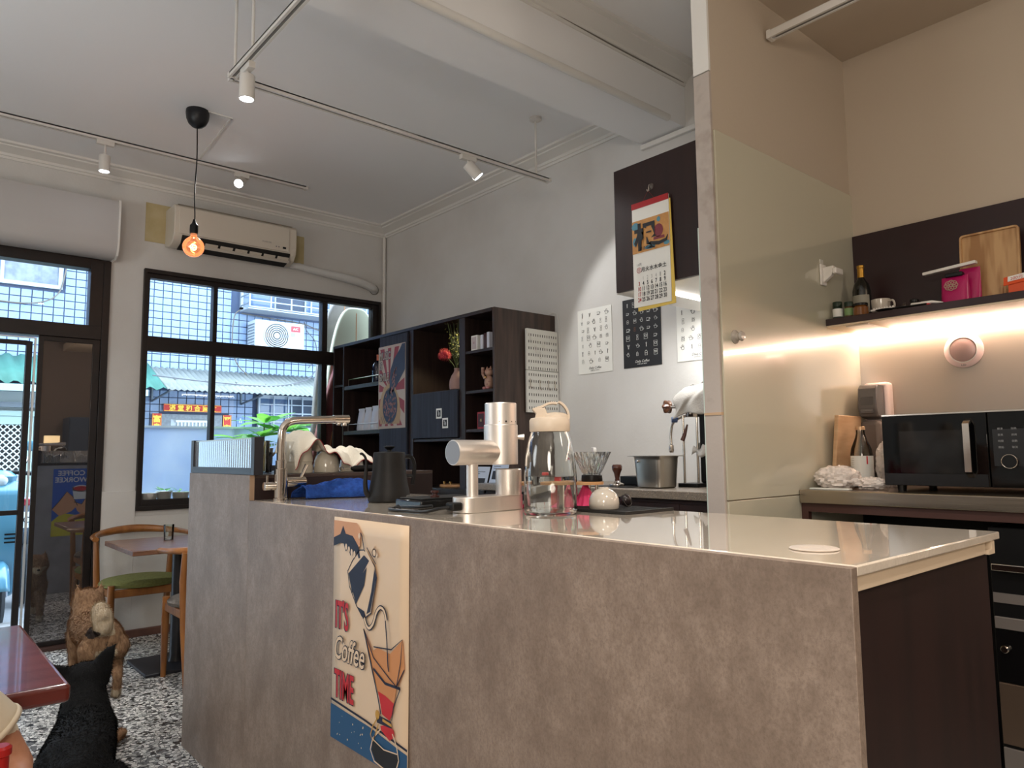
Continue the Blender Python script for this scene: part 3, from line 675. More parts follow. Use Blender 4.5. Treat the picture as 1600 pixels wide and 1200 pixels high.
# kettle (tilted)
s.poly(q([(.46, .872), (.60, .815), (.63, .765), (.56, .61), (.475, .58), (.44, .585), (.36, .625), (.26, .70), (.235, .765), (.30, .815), (.40, .868)]), m_cream, 'kettle_print', 2)
s.line(q([(.46, .872), (.60, .815), (.63, .765), (.56, .61), (.475, .58), (.44, .585), (.36, .625), (.26, .70), (.235, .765), (.30, .815), (.40, .868)]), .0035, m_navy, 'outline_print', 3, True)
s.poly(q([(.245, .755), (.46, .85), (.53, .83), (.30, .67)]), m_navy, 'kettle_print', 3)
s.poly(q([(.30, .69), (.50, .80), (.47, .72), (.36, .63)]), m_navy, 'kettle_print', 4)
s.poly(q([(.60, .80), (.625, .765), (.55, .615), (.50, .60), (.56, .70)]), m_navy, 'kettle_print', 3)
s.poly(q([(.38, .62), (.46, .575), (.49, .592), (.47, .61)]), m_navy, 'kettle_print', 4)
s.g += 1; s.line(q([(.46, .875), (.43, .93), (.41, .945)]), .004, m_navy, 'outline_print', 3); s.g += 1
s.line(q([(.48, .87), (.60, .80)]), .010, m_cream, 'lid_print', 4); s.line(q([(.50, .885), (.62, .822)]), .003, m_navy, 'outline_print', 4)
s.line(q([(.56, .895), (.64, .855)]), .012, m_cream, 'lid_print', 5); s.ring(.60*W_, .868*H_, .010, .003, m_navy, 'outline_print', 5)
sp_ = [(.47, .585), (.50, .555), (.54, .545), (.59, .57), (.63, .62), (.68, .645), (.73, .635), (.755, .60)]
sp_ = [(p.x, p.y) for p in curve_pts([(x, y, 0) for x, y in sp_], 5)]
s.line(q(sp_), .013, m_navy, 'spout_print', 3); s.line(q(sp_), .007, m_cream, 'spout_print', 4)
s.line(q([(.755, .60), (.775, .52), (.79, .42), (.80, .40)]), .005, m_navy, 'stream_print', 8)
# filter cone and brewer
s.poly(q([(.47, .535), (.58, .455), (.64, .475), (.80, .47), (.95, .545), (.975, .43), (.90, .355), (.88, .345), (.84, .255), (.66, .285), (.575, .385)]), m_tan, 'filter_print', 2)
s.line(q([(.47, .535), (.60, .43), (.80, .372), (.885, .352), (.975, .43)]), .0035, m_navy, 'outline_print', 5)
s.line(q([(.885, .352), (.93, .45), (.95, .545), (.82, .49), (.60, .475)]), .003, m_navy, 'outline_print', 5)
s.line(q([(.47, .535), (.58, .385), (.66, .28), (.70, .215)]), .0055, m_navy, 'outline_print', 5)
s.line(q([(.60, .385), (.75, .345), (.93, .35)]), .007, m_navy, 'outline_print', 5)
s.line(q([(.93, .35), (.85, .265), (.83, .21)]), .003, m_navy, 'outline_print', 5)
s.g += 1; s.poly(q([(.66, .300), (.75, .295), (.85, .280), (.84, .245), (.80, .205), (.71, .215)]), m_red, 'collar_print', 3)
s.poly(q([(.69, .165), (.78, .185), (.85, .175), (.86, .15), (.80, .125), (.70, .15)]), m_red, 'collar_print', 3)
s.poly(q([(.64, .205), (.82, .205), (.83, .178), (.65, .172)]), m_navy, 'collar_print', 4)
s.line(q([(.72, .195), (.83, .19)]), .007, m_gold, 'cord_print', 5); s.disc(.655*W_, .205*H_, .010, m_gold, 'cord_print', 5, .012)
s.line(q([(.655, .19), (.60, .15), (.57, .11), (.60, .09), (.64, .13), (.67, .17)]), .004, m_gold, 'cord_print', 5)
fl = [(.70, .155), (.60, .10), (.57, .05), (.62, .012), (.76, .003), (.88, .02), (.915, .07), (.89, .12), (.84, .16)]
s.line(q(fl), .004, m_cream, 'outline_print', 5)
s.poly(q([(.60, .098), (.74, .078), (.90, .09), (.91, .06), (.87, .018), (.76, .005), (.64, .012), (.585, .05)]), m_ink, 'coffee_print', 4)
s.line(q([(.60, .098), (.74, .080), (.90, .092)]), .003, m_cream, 'outline_print', 6)
# words
s.text("IT'S", .050*W_, .500*H_, .104, m_navy, align='LEFT', bold=.0040, lv=3, sx=.50); s.text("IT'S", .060*W_, .502*H_, .104, m_red, align='LEFT', bold=.0022, lv=4, sx=.50)
s.text('TIME', .050*W_, .192*H_, .104, m_navy, align='LEFT', bold=.0042, lv=3, sx=.50); s.text('TIME', .060*W_, .194*H_, .104, m_red, align='LEFT', bold=.0022, lv=4, sx=.50)
s.text('Coffee', .05*W_, .365*H_, .088, m_navy, align='LEFT', bold=.0034, lv=7, sx=.72, shear=.28); s.text('Coffee', .05*W_, .365*H_, .088, m_cream, align='LEFT', bold=.0008, lv=8, sx=.72, shear=.28)
rq = random.Random(4)
for i in range(16): s.disc(rq.uniform(.03, .5)*W_, rq.uniform(.02, .14)*H_, rq.uniform(.0012, .003), m_cream, 'fleck', 2, n=5)
s.done()
# poster on the window-side end of the bar: blue, seen in the dark door glass
m_pblue = M('print_blue_bright', (40, 96, 190), .5); m_pyel = M('print_yellow', (206, 196, 60), .5)
o = Vector((1.56, 3.3015, .50)); U, V = Vector((-1, 0, 0)), Vector((0, 0, 1)); W_, H_ = .40, .60
t, s = paper('poster', 'blue poster on the bar end, seen mirrored in the dark door glass', 'poster', o, U, V, W_, H_, m_pblue)
q = lambda L: [(x*W_, y*H_) for x, y in L]
s.text('GO COFFEE', .5*W_, .90*H_, .062, m_inkw, bold=.001); s.text('GO WORKEE', .5*W_, .80*H_, .062, m_inkw, bold=.001)
s.poly(q([(0, .0), (1, 0), (1, .22), (.8, .34), (.5, .30), (.3, .36), (0, .2)]), m_pyel, 'sleeve_print', 1)
s.poly(q([(1, .40), (.86, .52), (.72, .66), (.6, .58), (.5, .44), (.62, .36), (.85, .30)]), m_skin_p, 'hand_print', 2)
s.poly(q([(0, .35), (.12, .50), (.3, .60), (.42, .46), (.58, .50), (.5, .36), (.3, .25), (0, .16)]), m_skin_p, 'hand_print', 3)
s.line(q([(1, .40), (.86, .52), (.72, .66), (.6, .58), (.5, .44)]), .005, m_ink, 'outline_print', 4)
s.line(q([(0, .35), (.12, .50), (.3, .60), (.42, .46), (.58, .50)]), .005, m_ink, 'outline_print', 4)
s.poly(q([(.28, .72), (.62, .72), (.58, .54), (.34, .54)]), m_inkw, 'cup_print', 5)
s.disc(.45*W_, .70*H_, .068, m_inkw, 'cup_print', 5, .03); s.disc(.45*W_, .70*H_, .056, m_red, 'tea_print', 6, .022)
s.line(q([(0, .05), (.3, .2), (.6, .02)]), .014, m_ink, 'outline_print', 4)
s.done()

# ================================================================ back counter with quartz top
m_quartz = voronoi_mat('quartz', [(0, (150, 136, 120)), (.4, (162, 148, 132)), (.75, (140, 126, 112)), (.93, (190, 178, 160))], 260, .3)
t = thing('back_counter', 'grey-beige quartz worktop on dark cabinets along the poster wall', 'counter', (2.93, 2.4, 0))
part('worktop', MB().box(2.60, 3.258, 1.486, 3.342, .992, 1.030), m_quartz, t, bevel=.004)
part('body', MB().box(2.64, 3.258, 1.486, 3.30, .08, .992), m_mahog, t)
part('kick_board', MB().box(2.68, 3.25, 1.49, 3.29, 0, .08), m_black, t)
for i in range(4):
    part('door', MB().box(2.622, 2.64, 1.49+i*.4525, 1.94+i*.4525, .09, .972), m_mahog, t, bevel=.001)
# ================================================================ bookcase
BX, B0, B1, BT = 2.748, 3.345, 5.43, 2.084
t = thing('bookcase', 'dark walnut wall unit with open bays, slate doors and shelves', 'bookcase', (3.0, 4.4, 0))
part('base_cabinet', MB().box(2.70, 3.256, B0, B1, 0, .955), m_walnut, t)
part('base_top', MB().box(2.66, 3.256, B0, B1, .955, .985), M('dark_top', (34, 30, 30), .3), t, bevel=.002)
part('end_panel', MB().box(BX, 3.256, B0, B0+.02, .985, BT), m_walnut2, t, bevel=.001)
part('end_panel', MB().box(BX, 3.256, B1-.02, B1, .985, BT), m_walnut, t, bevel=.001)
part('top_board', MB().box(BX-.004, 3.256, B0+.02, B1-.02, BT-.022, BT), m_walnut, t, bevel=.001)
part('back_board', MB().box(3.236, 3.250, B0+.02, B1-.02, .985, BT-.022), m_walnut, t)
ups = [(3.645, 3.665), (3.735, 3.755), (4.215, 4.235), (4.285, 4.30), (4.69, 4.705), (5.20, 5.222)]
ups = [(3.640, 3.700), (4.235, 4.285), (4.665, 4.685), (5.245, 5.262)]
for a, b in ups: part('upright', MB().box(BX, 3.236, a, b, .985, BT-.022), m_walnut, t, bevel=.001)
def shelf(a, b, z, h=.018, x=BX+.004): part('shelf', MB().box(x, 3.236, a, b, z-h, z), m_walnut, t, bevel=.001)
for z in (1.842, 1.590, 1.350): shelf(B0+.02, 3.640, z)
shelf(3.700, 4.235, 1.612); shelf(3.700, 4.235, 1.30)
shelf(4.685, 5.245, 1.742, .03); shelf(4.685, 5.245, 1.385, .03); shelf(5.262, 5.41, 1.76)
part('door', MB().box(BX-.016, BX-.001, 4.29, 4.66, .99, BT-.03), m_slate, t, bevel=.001, label='slate-blue flush door')
part('flap_door', MB().box(BX-.014, BX, 3.703, 4.232, 1.305, 1.606), m_slate, t, bevel=.001, label='slate-blue flap door')
m_ss = M('rail_steel', (170, 160, 150), .3, 1)
for z in (1.742, 1.385):
    part('guard_rail', MB().tube([(BX+.02, 5.20, z), (BX+.02, 5.20, z+.052), (BX+.02, 4.70, z+.052), (BX+.02, 4.70, z)], .0028, 6), m_ss, t)
part('light_glow_panel', MB().box(2.86, 2.90, 3.72, 3.76, BT-.030, BT-.023), M('warm_glow', (255, 210, 110), .5, emit=2), t)
# bookcase poster
W_, H_ = .365, .60
t, s = paper('poster', 'red and cream sunburst poster with coffee beans on the slate bookcase door', 'poster', (BX-.018, 4.672, 1.385), (0, -1, 0), (0, 0, 1), W_, H_, M('paper_old', (182, 168, 156), .6))
q = lambda L: [(x*W_, y*H_) for x, y in L]
m_pr = M('print_rose', (142, 62, 70), .6); m_pn = M('print_slate', (52, 62, 84), .6); m_pt = M('print_sand', (172, 146, 112), .6); m_pb = M('print_bean', (150, 108, 104), .6)
def clipbox(a0, a1, c=(.42, .45)):
    def ex(a):
        dx, dy = math.cos(a), math.sin(a); k = 9
        for d, lo, hi, cc in ((dx, .03, .97, c[0]), (dy, .03, .97, c[1])):
            if d > 1e-6: k = min(k, (hi-cc)/d)
            elif d < -1e-6: k = min(k, (lo-cc)/d)
        return (c[0]+dx*k, c[1]+dy*k)
    return [c]+[ex(a0+(a1-a0)*j/4) for j in range(5)]
for i in range(13): s.poly(q(clipbox(i*2*PI/13, i*2*PI/13+PI/13)), m_pr, 'ray_print', 1)
s.poly(q([(.88, .99), (.99, .99), (.99, .68), (.66, .48), (.52, .50), (.42, .56), (.46, .70), (.58, .82), (.80, .93)]), m_pn, 'bag_print', 2)
s.poly(q([(.08, .06), (.03, .2), (.10, .38), (.20, .49), (.40, .54), (.62, .50), (.78, .36), (.84, .18), (.80, .05)]), m_pt, 'hand_print', 2)
s.ring(.45*W_, .27*H_, .098, .004, m_pn, 'outline_print', 3, .13)
s.disc(.45*W_, .27*H_, .098, m_pn, 'cup_print', 3, .125)
s.poly(q([(.42, .40), (.60, .44), (.66, .56), (.52, .66), (.44, .56)]), m_pn, 'cup_print', 3)
rq = random.Random(2)
for i in range(80):
    a = rq.uniform(0, 2*PI); r_ = math.sqrt(rq.random())*.9
    s.disc(.45*W_+.092*r_*math.cos(a), .27*H_+.118*r_*math.sin(a), .0065, m_pb, 'bean_print', 4, .009, 7)
for i in range(22): s.disc((.47+rq.uniform(0, .16)+i*.006)*W_, (.46+i*.012)*H_, .0065, m_pb, 'bean_print', 4, .010, 7)
for k_ in range(4): s.line(q([(.12+.07*k_, .15), (.20+.07*k_, .06)]), .004, m_pn, 'outline_print', 4)
for w_, v in (('MUSIC', .84), ('IS', .72), ('SMILE', .58)): s.text(w_, .05*W_, v*H_, .075, _mc['paper_old'], align='LEFT', bold=.001, sx=.7, lv=5)
for w_, v in (('MUSIC', .84), ('IS', .72), ('SMILE', .58)): s.text(w_, .05*W_, v*H_, .075, m_pn, align='LEFT', bold=.005, sx=.7, lv=4)
s.done()
for i, (y, z) in enumerate(((3.935, 1.43), (3.865, 1.365))):
    t, s = paper('photo_magnet', ['small square photo magnet, upper of two on the slate flap door', 'small square photo magnet, lower of two on the slate flap door'][i], 'magnet', (BX-.0165, y, z), (0, -1, 0), (0, 0, 1), .062, .066, m_paper, group='photo magnets on the flap door')
    s.poly([(.010, .012), (.052, .012), (.052, .054), (.010, .054)], m_ink, 'picture_print', 1)
    s.disc(.033, .030, .010, grey, 'picture_print', 2, .014, 10); s.disc(.026, .046, .006, grey, 'picture_print', 2, n=8); s.done()
# pegboard on the bookcase end
t = thing('pegboard', 'white perforated pegboard fixed to the walnut end of the bookcase', 'pegboard', (3.13, 3.33, 1.45))
part('board', MB().box(2.985, 3.256, 3.318, 3.336, 1.45, 1.712), m_paper, t, bevel=.003)
part('board', MB().box(2.985, 3.256, 3.318, 3.336, 1.715, 1.975), m_paper, t, bevel=.003)
hl = MB()
for zc in [1.478+.0415*i for i in range(12)]:
    if abs(zc-1.7135) < .008: continue
    for i in range(13):
        hl.box(2.999+i*.0195, 3.0035+i*.0195, 3.3165, 3.3181, zc-.008, zc+.008)
part('slot', hl, M('slot_dark', (60, 58, 54), .7), t, kind='stuff', smooth=False)
def peg(x, z, sty):
    if sty: part('hook', MB().tube([(x, 3.316, z), (x, 3.309, z-.004), (x, 3.309, z-.055), (x, 3.298, z-.064), (x, 3.29, z-.055)], .0025, 6), m_chrome, t)
    else: part('hook', MB().tube([(x-.006, 3.314, z), (x-.006, 3.308, z-.04), (x, 3.304, z-.048), (x+.006, 3.308, z-.04), (x+.006, 3.314, z)], .002, 6), m_white, t)
for x, z in ((3.005, 1.945), (3.055, 1.87), (3.12, 1.90), (3.185, 1.93), (3.09, 1.835)): peg(x, z, 0)
for x, z in ((3.005, 1.66), (3.085, 1.655), (3.16, 1.655), (3.215, 1.655)): peg(x, z, 1)
single('wire', 'thin white wire looping down behind the edge of the pegboard', 'wire', MB().tube(curve_pts([(3.20, 3.34, 2.09), (3.235, 3.33, 2.10), (3.2555, 3.31, 2.06), (3.2565, 3.305, 1.8), (3.2565, 3.30, 1.4)], 6), .0025, 6), m_trimw)

# ================================================================ kitchen corner
m_brsteel = M('brushed_steel', (176, 164, 148), .26, 1, bump=.03, bscale=60, stretch=(1, .04, 1))
t = thing('steel_counter', 'stainless steel worktop on dark frame in the warm-lit kitchen corner', 'counter', (2.95, .2, 0))
part('worktop', MB().box(2.66, 3.25, -1.2, 1.411, 1.0, 1.05), m_brsteel, t, bevel=.004)
part('rail', MB().box(2.675, 2.70, -1.2, 1.411, .968, 1.0), M('brown_rail', (66, 40, 34), .5), t)
part('leg', MB().box(2.675, 2.70, 1.385, 1.411, 0, .968), _mc['brown_rail'], t)
part('back_board', MB().box(3.2, 3.25, -1.2, 1.411, 0, 1.0), m_black, t)
part('base_board', MB().box(2.70, 3.2, .84, 1.411, .02, .06), m_black, t)
t = thing('oven', 'black oven with grey steel bars under the steel worktop', 'oven', (2.95, .5, 0))
part('body', MB().box(2.70, 3.19, .20, .80, .03, .95), m_black, t, bevel=.004)
m_bar = M('bar_steel', (158, 150, 145), .4, .8)
part('handle', MB().box(2.672, 2.684, .22, .79, .815, .838).box(2.684, 2.70, .74, .76, .82, .832), m_chrome, t, bevel=.003)
part('control_strip', MB().box(2.694, 2.70, .205, .795, .715, .745), m_bar, t)
part('door_rail', MB().box(2.690, 2.70, .205, .795, .635, .672), m_bar, t, bevel=.002)
part('oven_door', MB().box(2.694, 2.70, .205, .795, .475, .63), M('oven_glass', (12, 12, 13), .08, coat=1), t)
part('drawer_front', MB().box(2.690, 2.70, .205, .795, .285, .47), M('drawer_brown', (118, 100, 86), .3, .7), t, bevel=.002)
part('drawer_front', MB().box(2.690, 2.70, .205, .795, .05, .275), m_bar, t, bevel=.002)
part('knob', MB().lathe((2.70, .77, .575), [(.012, 0), (.012, -.02), (.009, -.024)], 16, 'x'), m_chrome, t)
t = thing('wall_shelf', 'dark wood shelf with tall back panel and light strip in the kitchen corner', 'shelf', (3.1, .2, 1.70))
m_wine = M('dark_wine', (42, 16, 17), .38, col2=(34, 13, 14), scale=3)
part('board', MB().box(2.95, 3.24, -1.2, 1.411, 1.715, 1.742), m_wine, t, bevel=.001)
part('back_panel', MB().box(3.24, 3.259, -1.2, 1.411, 1.742, 2.15), m_wine, t)
part('under_panel', MB().box(2.955, 3.20, -1.2, 1.411, 1.708, 1.715), M('under_beige', (224, 204, 176), .5), t)
part('light_strip', MB().box(3.222, 3.246, -1.2, 1.411, 1.690, 1.704), M('strip_light_warm', (255, 224, 202), .5, emit=19), t, label='glowing warm light strip')
for y in (1.30, .62): part('plate', MB().box(2.975, 3.19, y-.05, y+.04, 1.702, 1.708), M('plate_white', (228, 216, 205), .4), t, bevel=.002)
# ================================================================ things on the bar
ZT = 1.0412
# kettle
KX, KY = 1.30, 2.15
t = thing('gooseneck_kettle', 'matte black gooseneck kettle beside the blue towel', 'kettle', (KX, KY, ZT))
m_kb = M('kettle_black', (18, 17, 16), .5, spec=.3, col2=(24, 22, 21), scale=40)
part('body', MB().lathe((KX, KY, ZT), [(.066, 0), (.070, .004), (.071, .012), (.069, .03), (.063, .06), (.057, .10), (.0545, .135), (.0535, .160), (.053, .163)], 36), m_kb, t)
part('base_ring', MB().lathe((KX, KY, ZT), [(.064, 0), (.064, .003)], 30), m_black, t)
part('lid', MB().lathe((KX, KY, ZT+.163), [(.053, 0), (.052, .003), (.03, .005), (.012, .006)], 30), m_kb, t)
part('lid_knob', MB().lathe((KX, KY, ZT+.168), [(.008, 0), (.008, .006), (.016, .013), (.019, .016), (.019, .018), (.01, .02)], 24), m_black, t)
d = Vector((-.80, .20, 0)).normalized()
part('spout', MB().tube(curve_pts([Vector((KX, KY, ZT))+d*a+Vector((0, 0, b)) for a, b in ((.060, .022), (.076, .03), (.082, .06), (.080, .10), (.079, .13), (.083, .150), (.094, .162), (.100, .160))], 6),
     [.011-.0068*min(1, i/26) for i in range(43)], 12), m_kb, t)
part('handle', MB().tube(curve_pts([Vector((KX, KY, ZT))-d*a+Vector((0, 0, b)) for a, b in ((.05, .150), (.075, .150), (.088, .13), (.088, .09), (.082, .055))], 6), .007, 10), m_black, t)
part('handle_clip', MB().tube([Vector((KX, KY, ZT+.085))-d*.056, Vector((KX, KY, ZT+.085))-d*.085], .005, 8), m_black, t)
part('lettering', text_mb('KETTLE', (KX+.038, KY-.0585, ZT+.016), (.83, .56, 0), (0, 0, 1), .009), grey, t, smooth=False)

# faucet
FX, FY = 1.095, 2.56
t = thing('faucet', 'tall chrome faucet with two side levers at the raised bar end', 'faucet', (FX, FY, ZT))
part('column', MB().lathe((FX, FY, ZT), [(.028, 0), (.028, .006), (.0245, .008), (.0245, .11), (.020, .112), (.020, .14), (.0165, .142), (.0165, .17)], 24), m_chrome, t)
part('spout_pipe', MB().tube(curve_pts([(FX, FY, ZT+.165), (FX, FY, ZT+.225), (FX+.004, FY, ZT+.255), (FX+.022, FY, ZT+.278), (FX+.055, FY, ZT+.287), (FX+.12, FY, ZT+.291), (FX+.262, FY, ZT+.297)], 7), .0145, 16), m_chrome, t)
part('outlet_collar', MB().tube([(FX+.205, FY, ZT+.295), (FX+.268, FY, ZT+.2975)], [.0165, .0165], 18), m_chrome, t)
part('aerator', MB().lathe((FX+.25, FY, ZT+.270), [(.010, 0), (.011, .004), (.009, .014)], 14).lathe((FX+.226, FY, ZT+.272), [(.007, 0), (.008, .004), (.007, .012)], 12), m_chrome, t)
part('valve_body', MB().tube([(FX+.02, FY, ZT+.062), (FX+.092, FY, ZT+.062)], .018, 20), m_chrome, t)
part('valve_body', MB().tube([(FX-.02, FY, ZT+.050), (FX-.062, FY, ZT+.050)], .015, 18), m_chrome, t)
part('lever', MB().tube([(FX+.076, FY, ZT+.075), (FX+.082, FY-.004, ZT+.092), (FX+.094, FY-.012, ZT+.125)], [.006, .006, .008], 10), m_chrome, t)
part('lever', MB().tube([(FX-.05, FY, ZT+.062), (FX-.05, FY, ZT+.088)], .0045, 8), m_chrome, t)

# blue towel
tw = MB()
def towf(a, b):
    x = 1.155+.30*a; y = 2.50+.10*b-.16*a*0-.05*a
    e = math.sin(PI*min(1, max(0, b)))**.4
    z = ZT+.004+e*(.028+.014*math.sin(a*3.2+.4)+.010*math.sin(9*a+5*b)+.012*abs(math.sin(17*a-9*b))*b+.008*abs(math.sin(11*b+6*a)))*(.8+.5*a)
    x += .01*math.sin(5*b+8*a); y += .012*math.sin(7*a)
    return (x, y-.02, z)
tw.grid(towf, 46, 16)
m_towel = M('towel_blue', (22, 62, 140), .95, col2=(34, 84, 172), scale=60, bump=.8, bscale=260)
single('towel', 'crumpled blue towel lying between faucet and kettle', 'towel', tw, m_towel, solid=.004, off=1)

# glass jar with utensils, upturned pitchers, cloth on raised end
ZR = 1.1305
m_glass = M('clear_glass', (250, 252, 250), .02, trans=1, ior=1.45)
m_thin = glass_pane('thin_glass', (248, 252, 250), .07)
t = thing('glass_jar', 'open glass jar holding slim sticks on the raised bar end', 'jar', (1.105, 2.80, ZR))
part('jar', MB().lathe((1.105, 2.80, ZR), [(.001, .003), (.040, .003), (.042, .008), (.042, .125), (.0435, .128), (.0405, .128), (.0395, .12), (.0395, .01), (.001, .008)], 28, cap=False), m_thin, t)
t3 = thing('stick_bundle', 'pale sticks and scoop standing in the glass jar', 'sticks', (1.105, 2.80, ZR+.01))
for i in range(6):
    a = i*1.05; part('stick', MB().tube([(1.105+.018*math.cos(a), 2.80+.018*math.sin(a), ZR+.011), (1.105+.030*math.cos(a), 2.80+.030*math.sin(a), ZR+.075+.01*i)], .004, 6), M('pale_bamboo', (214, 196, 120), .6), t3)
part('cork', MB().lathe((1.10, 2.80, ZR+.128), [(.012, -.03), (.012, .004), (.013, .006), (.013, .010)], 14), M('cork', (190, 120, 84), .7), t3)
single('jar', 'second clear glass tumbler behind the upturned white pitchers', 'jar', MB().lathe((1.165, 2.90, ZR), [(.001, .003), (.034, .003), (.038, .10), (.0365, .10), (.033, .008), (.001, .008)], 26, cap=False), m_thin)
m_cer = M('ceramic_cream', (212, 206, 190), .12, coat=.6)
def pitcher(x, y, r, h, label, ridge=False):
    t = thing('ceramic_cup', label, 'cup', (x, y, ZR), group='upturned cream cups under the cloth')
    pr = [(r*.98, 0), (r, .004), (r*.985, h*.35), (r*.93, h*.62), (r*.80, h*.85), (r*.6, h*.96), (r*.55, h)]
    if ridge: pr = [(r, 0), (r*1.0, h*.25), (r*.96, h*.26), (r*.96, h*.34), (r*1.0, h*.36), (r*.93, h*.7), (r*.86, h*.94), (r*.8, h)]
    part('bowl', MB().lathe((x, y, ZR), pr, 30), m_cer, t); part('foot_ring', MB().lathe((x, y, ZR+h), [(r*.5, 0), (r*.5, .006), (r*.44, .006)], 24), m_cer, t)
pitcher(1.262, 2.79, .060, .125, 'large cream cup standing upside down nearest the faucet', True)
pitcher(1.378, 2.77, .052, .078, 'middle cream cup standing upside down under the cloth')
pitcher(1.492, 2.77, .050, .070, 'cream cup standing upside down at the kettle end of the row')
cl = MB()
def clf(a, b):
    x = 1.205+.345*a+.012*math.sin(6*b); y = 2.70+.20*b+.01*math.sin(9*a)
    h0 = .150*math.exp(-((x-1.27)/.062)**4)+.096*math.exp(-((x-1.38)/.060)**2)+.088*math.exp(-((x-1.50)/.055)**4)
    h0 = max(h0, .080)
    e = min(1, b/.30); drop = (1-e)**1.6*(.042+.022*math.sin(9*a+1))
    sd = max(0, (a-.94)/.06)*.02+max(0, (.05-a)/.05)*.01
    return (x, y-.015*(1-e), ZR+h0-drop-sd+.006*math.sin(31*a+11*b)+.005*math.sin(17*b-12*a)+.004)
cl.grid(clf, 60, 30)
t = thing('tea_cloth', 'cream cloth with a red hem draped over the upturned cups', 'cloth', (1.36, 2.78, ZR))
part('cloth', cl, M('cloth_cream', (232, 224, 206), .85, bump=.25, bscale=150), t, solid=.002, off=1, fix=False)
hem = [clf(i/60, 0) for i in range(61)]+[clf(1, j/20) for j in range(1, 21)]
part('red_hem', MB().tube([(p[0], p[1]-.0015, p[2]) for p in hem], .0016, 5), M('hem_red', (150, 34, 42), .8), t)
t = thing('milk_frother', 'black-handled tool lying on the raised bar end behind the kettle', 'tool', (1.45, 2.66, ZR))
part('handle', MB().tube([(1.435, 2.665, ZR+.014), (1.45, 2.665, ZR+.014), (1.63, 2.70, ZR+.014)], [.007, .0125, .0125], 14), m_black, t)
part('rod', MB().tube([(1.435, 2.665, ZR+.014), (1.385, 2.655, ZR+.013)], .0018, 6), m_chrome, t)
part('whisk', MB().tube([(1.385+.010*math.cos(i*.7), 2.655+.002*i*0, ZR+.013+.010*math.sin(i*.7)) for i in range(10)], .0014, 5, closed=True), m_chrome, t)
single('tray', 'thin black tray under the upturned cups on the raised bar end', 'tray', MB().box(1.195, 1.70, 2.72, 2.97, ZR-.0003, ZR+.0006), m_black)

# coffee grinder
t = thing('coffee_grinder', 'brushed silver coffee grinder with horizontal motor cylinder', 'coffee grinder', (1.285, 1.59, ZT))
m_alu = M('bead_blasted_aluminium', (228, 220, 212), .40, .92, bump=.05, bscale=500)
GX, GY = 1.335, 1.60
base = [(.113*math.copysign(1, math.cos(a))*0+(.075 if math.cos(a) > 0 else -.075)+.042*math.cos(a), .042*math.sin(a)) for a in [2*PI*i/32+.001 for i in range(32)]]
part('base', MB().prism(base, (1.288, 1.60, ZT), (1, .06, 0), (-.06, 1, 0), (0, 0, .042)), m_alu, t, bevel=.002)
part('foot_plate', MB().prism([(x*.93, y*.9) for x, y in base], (1.288, 1.60, ZT-.0002), (1, .06, 0), (-.06, 1, 0), (0, 0, .003)), m_black, t)
part('post', MB().lathe((1.228, 1.596, ZT+.042), [(.0165, 0), (.0165, .125)], 24), m_alu, t)
part('motor_cylinder', MB().tube([(1.158, 1.59, ZT+.162), (1.160, 1.59, ZT+.162), (1.325, 1.60, ZT+.162), (1.327, 1.60, ZT+.162)], [.0335, .0345, .0345, .0335], 36), m_alu, t)
part('motor_cap', MB().tube([(1.1572, 1.59, ZT+.162), (1.1578, 1.59, ZT+.162)], .0318, 36), M('cap_grey', (150, 150, 152), .5, .7), t)
part('burr_body', MB().lathe((GX, GY, ZT+.127), [(.047, 0), (.0485, .002), (.0485, .111), (.047, .113)], 40), m_alu, t)
part('hopper', MB().lathe((GX, GY, ZT+.240), [(.0455, 0), (.0455, .060), (.044, .062), (.040, .062), (.040, .052)], 40), m_alu, t)
for k_ in range(5):
    a = -2.35+k_*.42; part('scale_mark', MB().ball((GX+.0455*math.cos(a), GY+.0455*math.sin(a), ZT+.248), .0013 if k_ != 1 else .003, 6, 5), m_black, t)
part('side_knob', MB().tube([(GX+.040, GY-.026, ZT+.205), (GX+.056, GY-.036, ZT+.205)], [.006, .009], 14), m_alu, t)
part('dosing_cup', MB().lathe((1.352, 1.588, ZT+.042), [(.036, 0), (.037, .002), (.037, .071), (.0355, .073), (.034, .071), (.034, .01)], 34), m_alu, t)
part('plug', MB().box(1.140, 1.172, 1.565, 1.60, ZT+.008, ZT+.030), m_black, t, bevel=.004)
# power cable and black scale
t = thing('power_cable', 'black cable looping from the grinder along the bar edge', 'cable', (1.15, 1.75, ZT))
part('cable', MB().tube(curve_pts([(1.142, 1.583, ZT+.018), (1.12, 1.60, ZT+.014), (1.10, 1.64, ZT+.006), (1.085, 1.72, ZT+.005), (1.09, 1.80, ZT+.005), (1.13, 1.83, ZT+.005), (1.11, 1.76, ZT+.012), (1.10, 1.68, ZT+.016), (1.12, 1.63, ZT+.020)], 6), .0045, 8), m_black, t)
part('cable_tie', MB().tube([(1.087, 1.765, ZT+.005), (1.10, 1.765, ZT+.012)], .009, 8), m_black, t)
t = thing('scale', 'flat black coffee scale behind the silver grinder', 'scale', (1.27, 1.84, ZT))
part('body', MB().box(1.17, 1.40, 1.76, 1.90, ZT, ZT+.026), M('gloss_black', (12, 12, 13), .12), t, bevel=.005)
part('plate', MB().box(1.18, 1.39, 1.77, 1.89, ZT+.027, ZT+.031), m_blackm, t, bevel=.002)
part('knob', MB().lathe((1.245, 1.80, ZT+.031), [(.014, 0), (.014, .005), (.008, .006), (.008, .012), (.012, .014), (.012, .02)], 18), M('knob_brown', (60, 30, 26), .3), t)
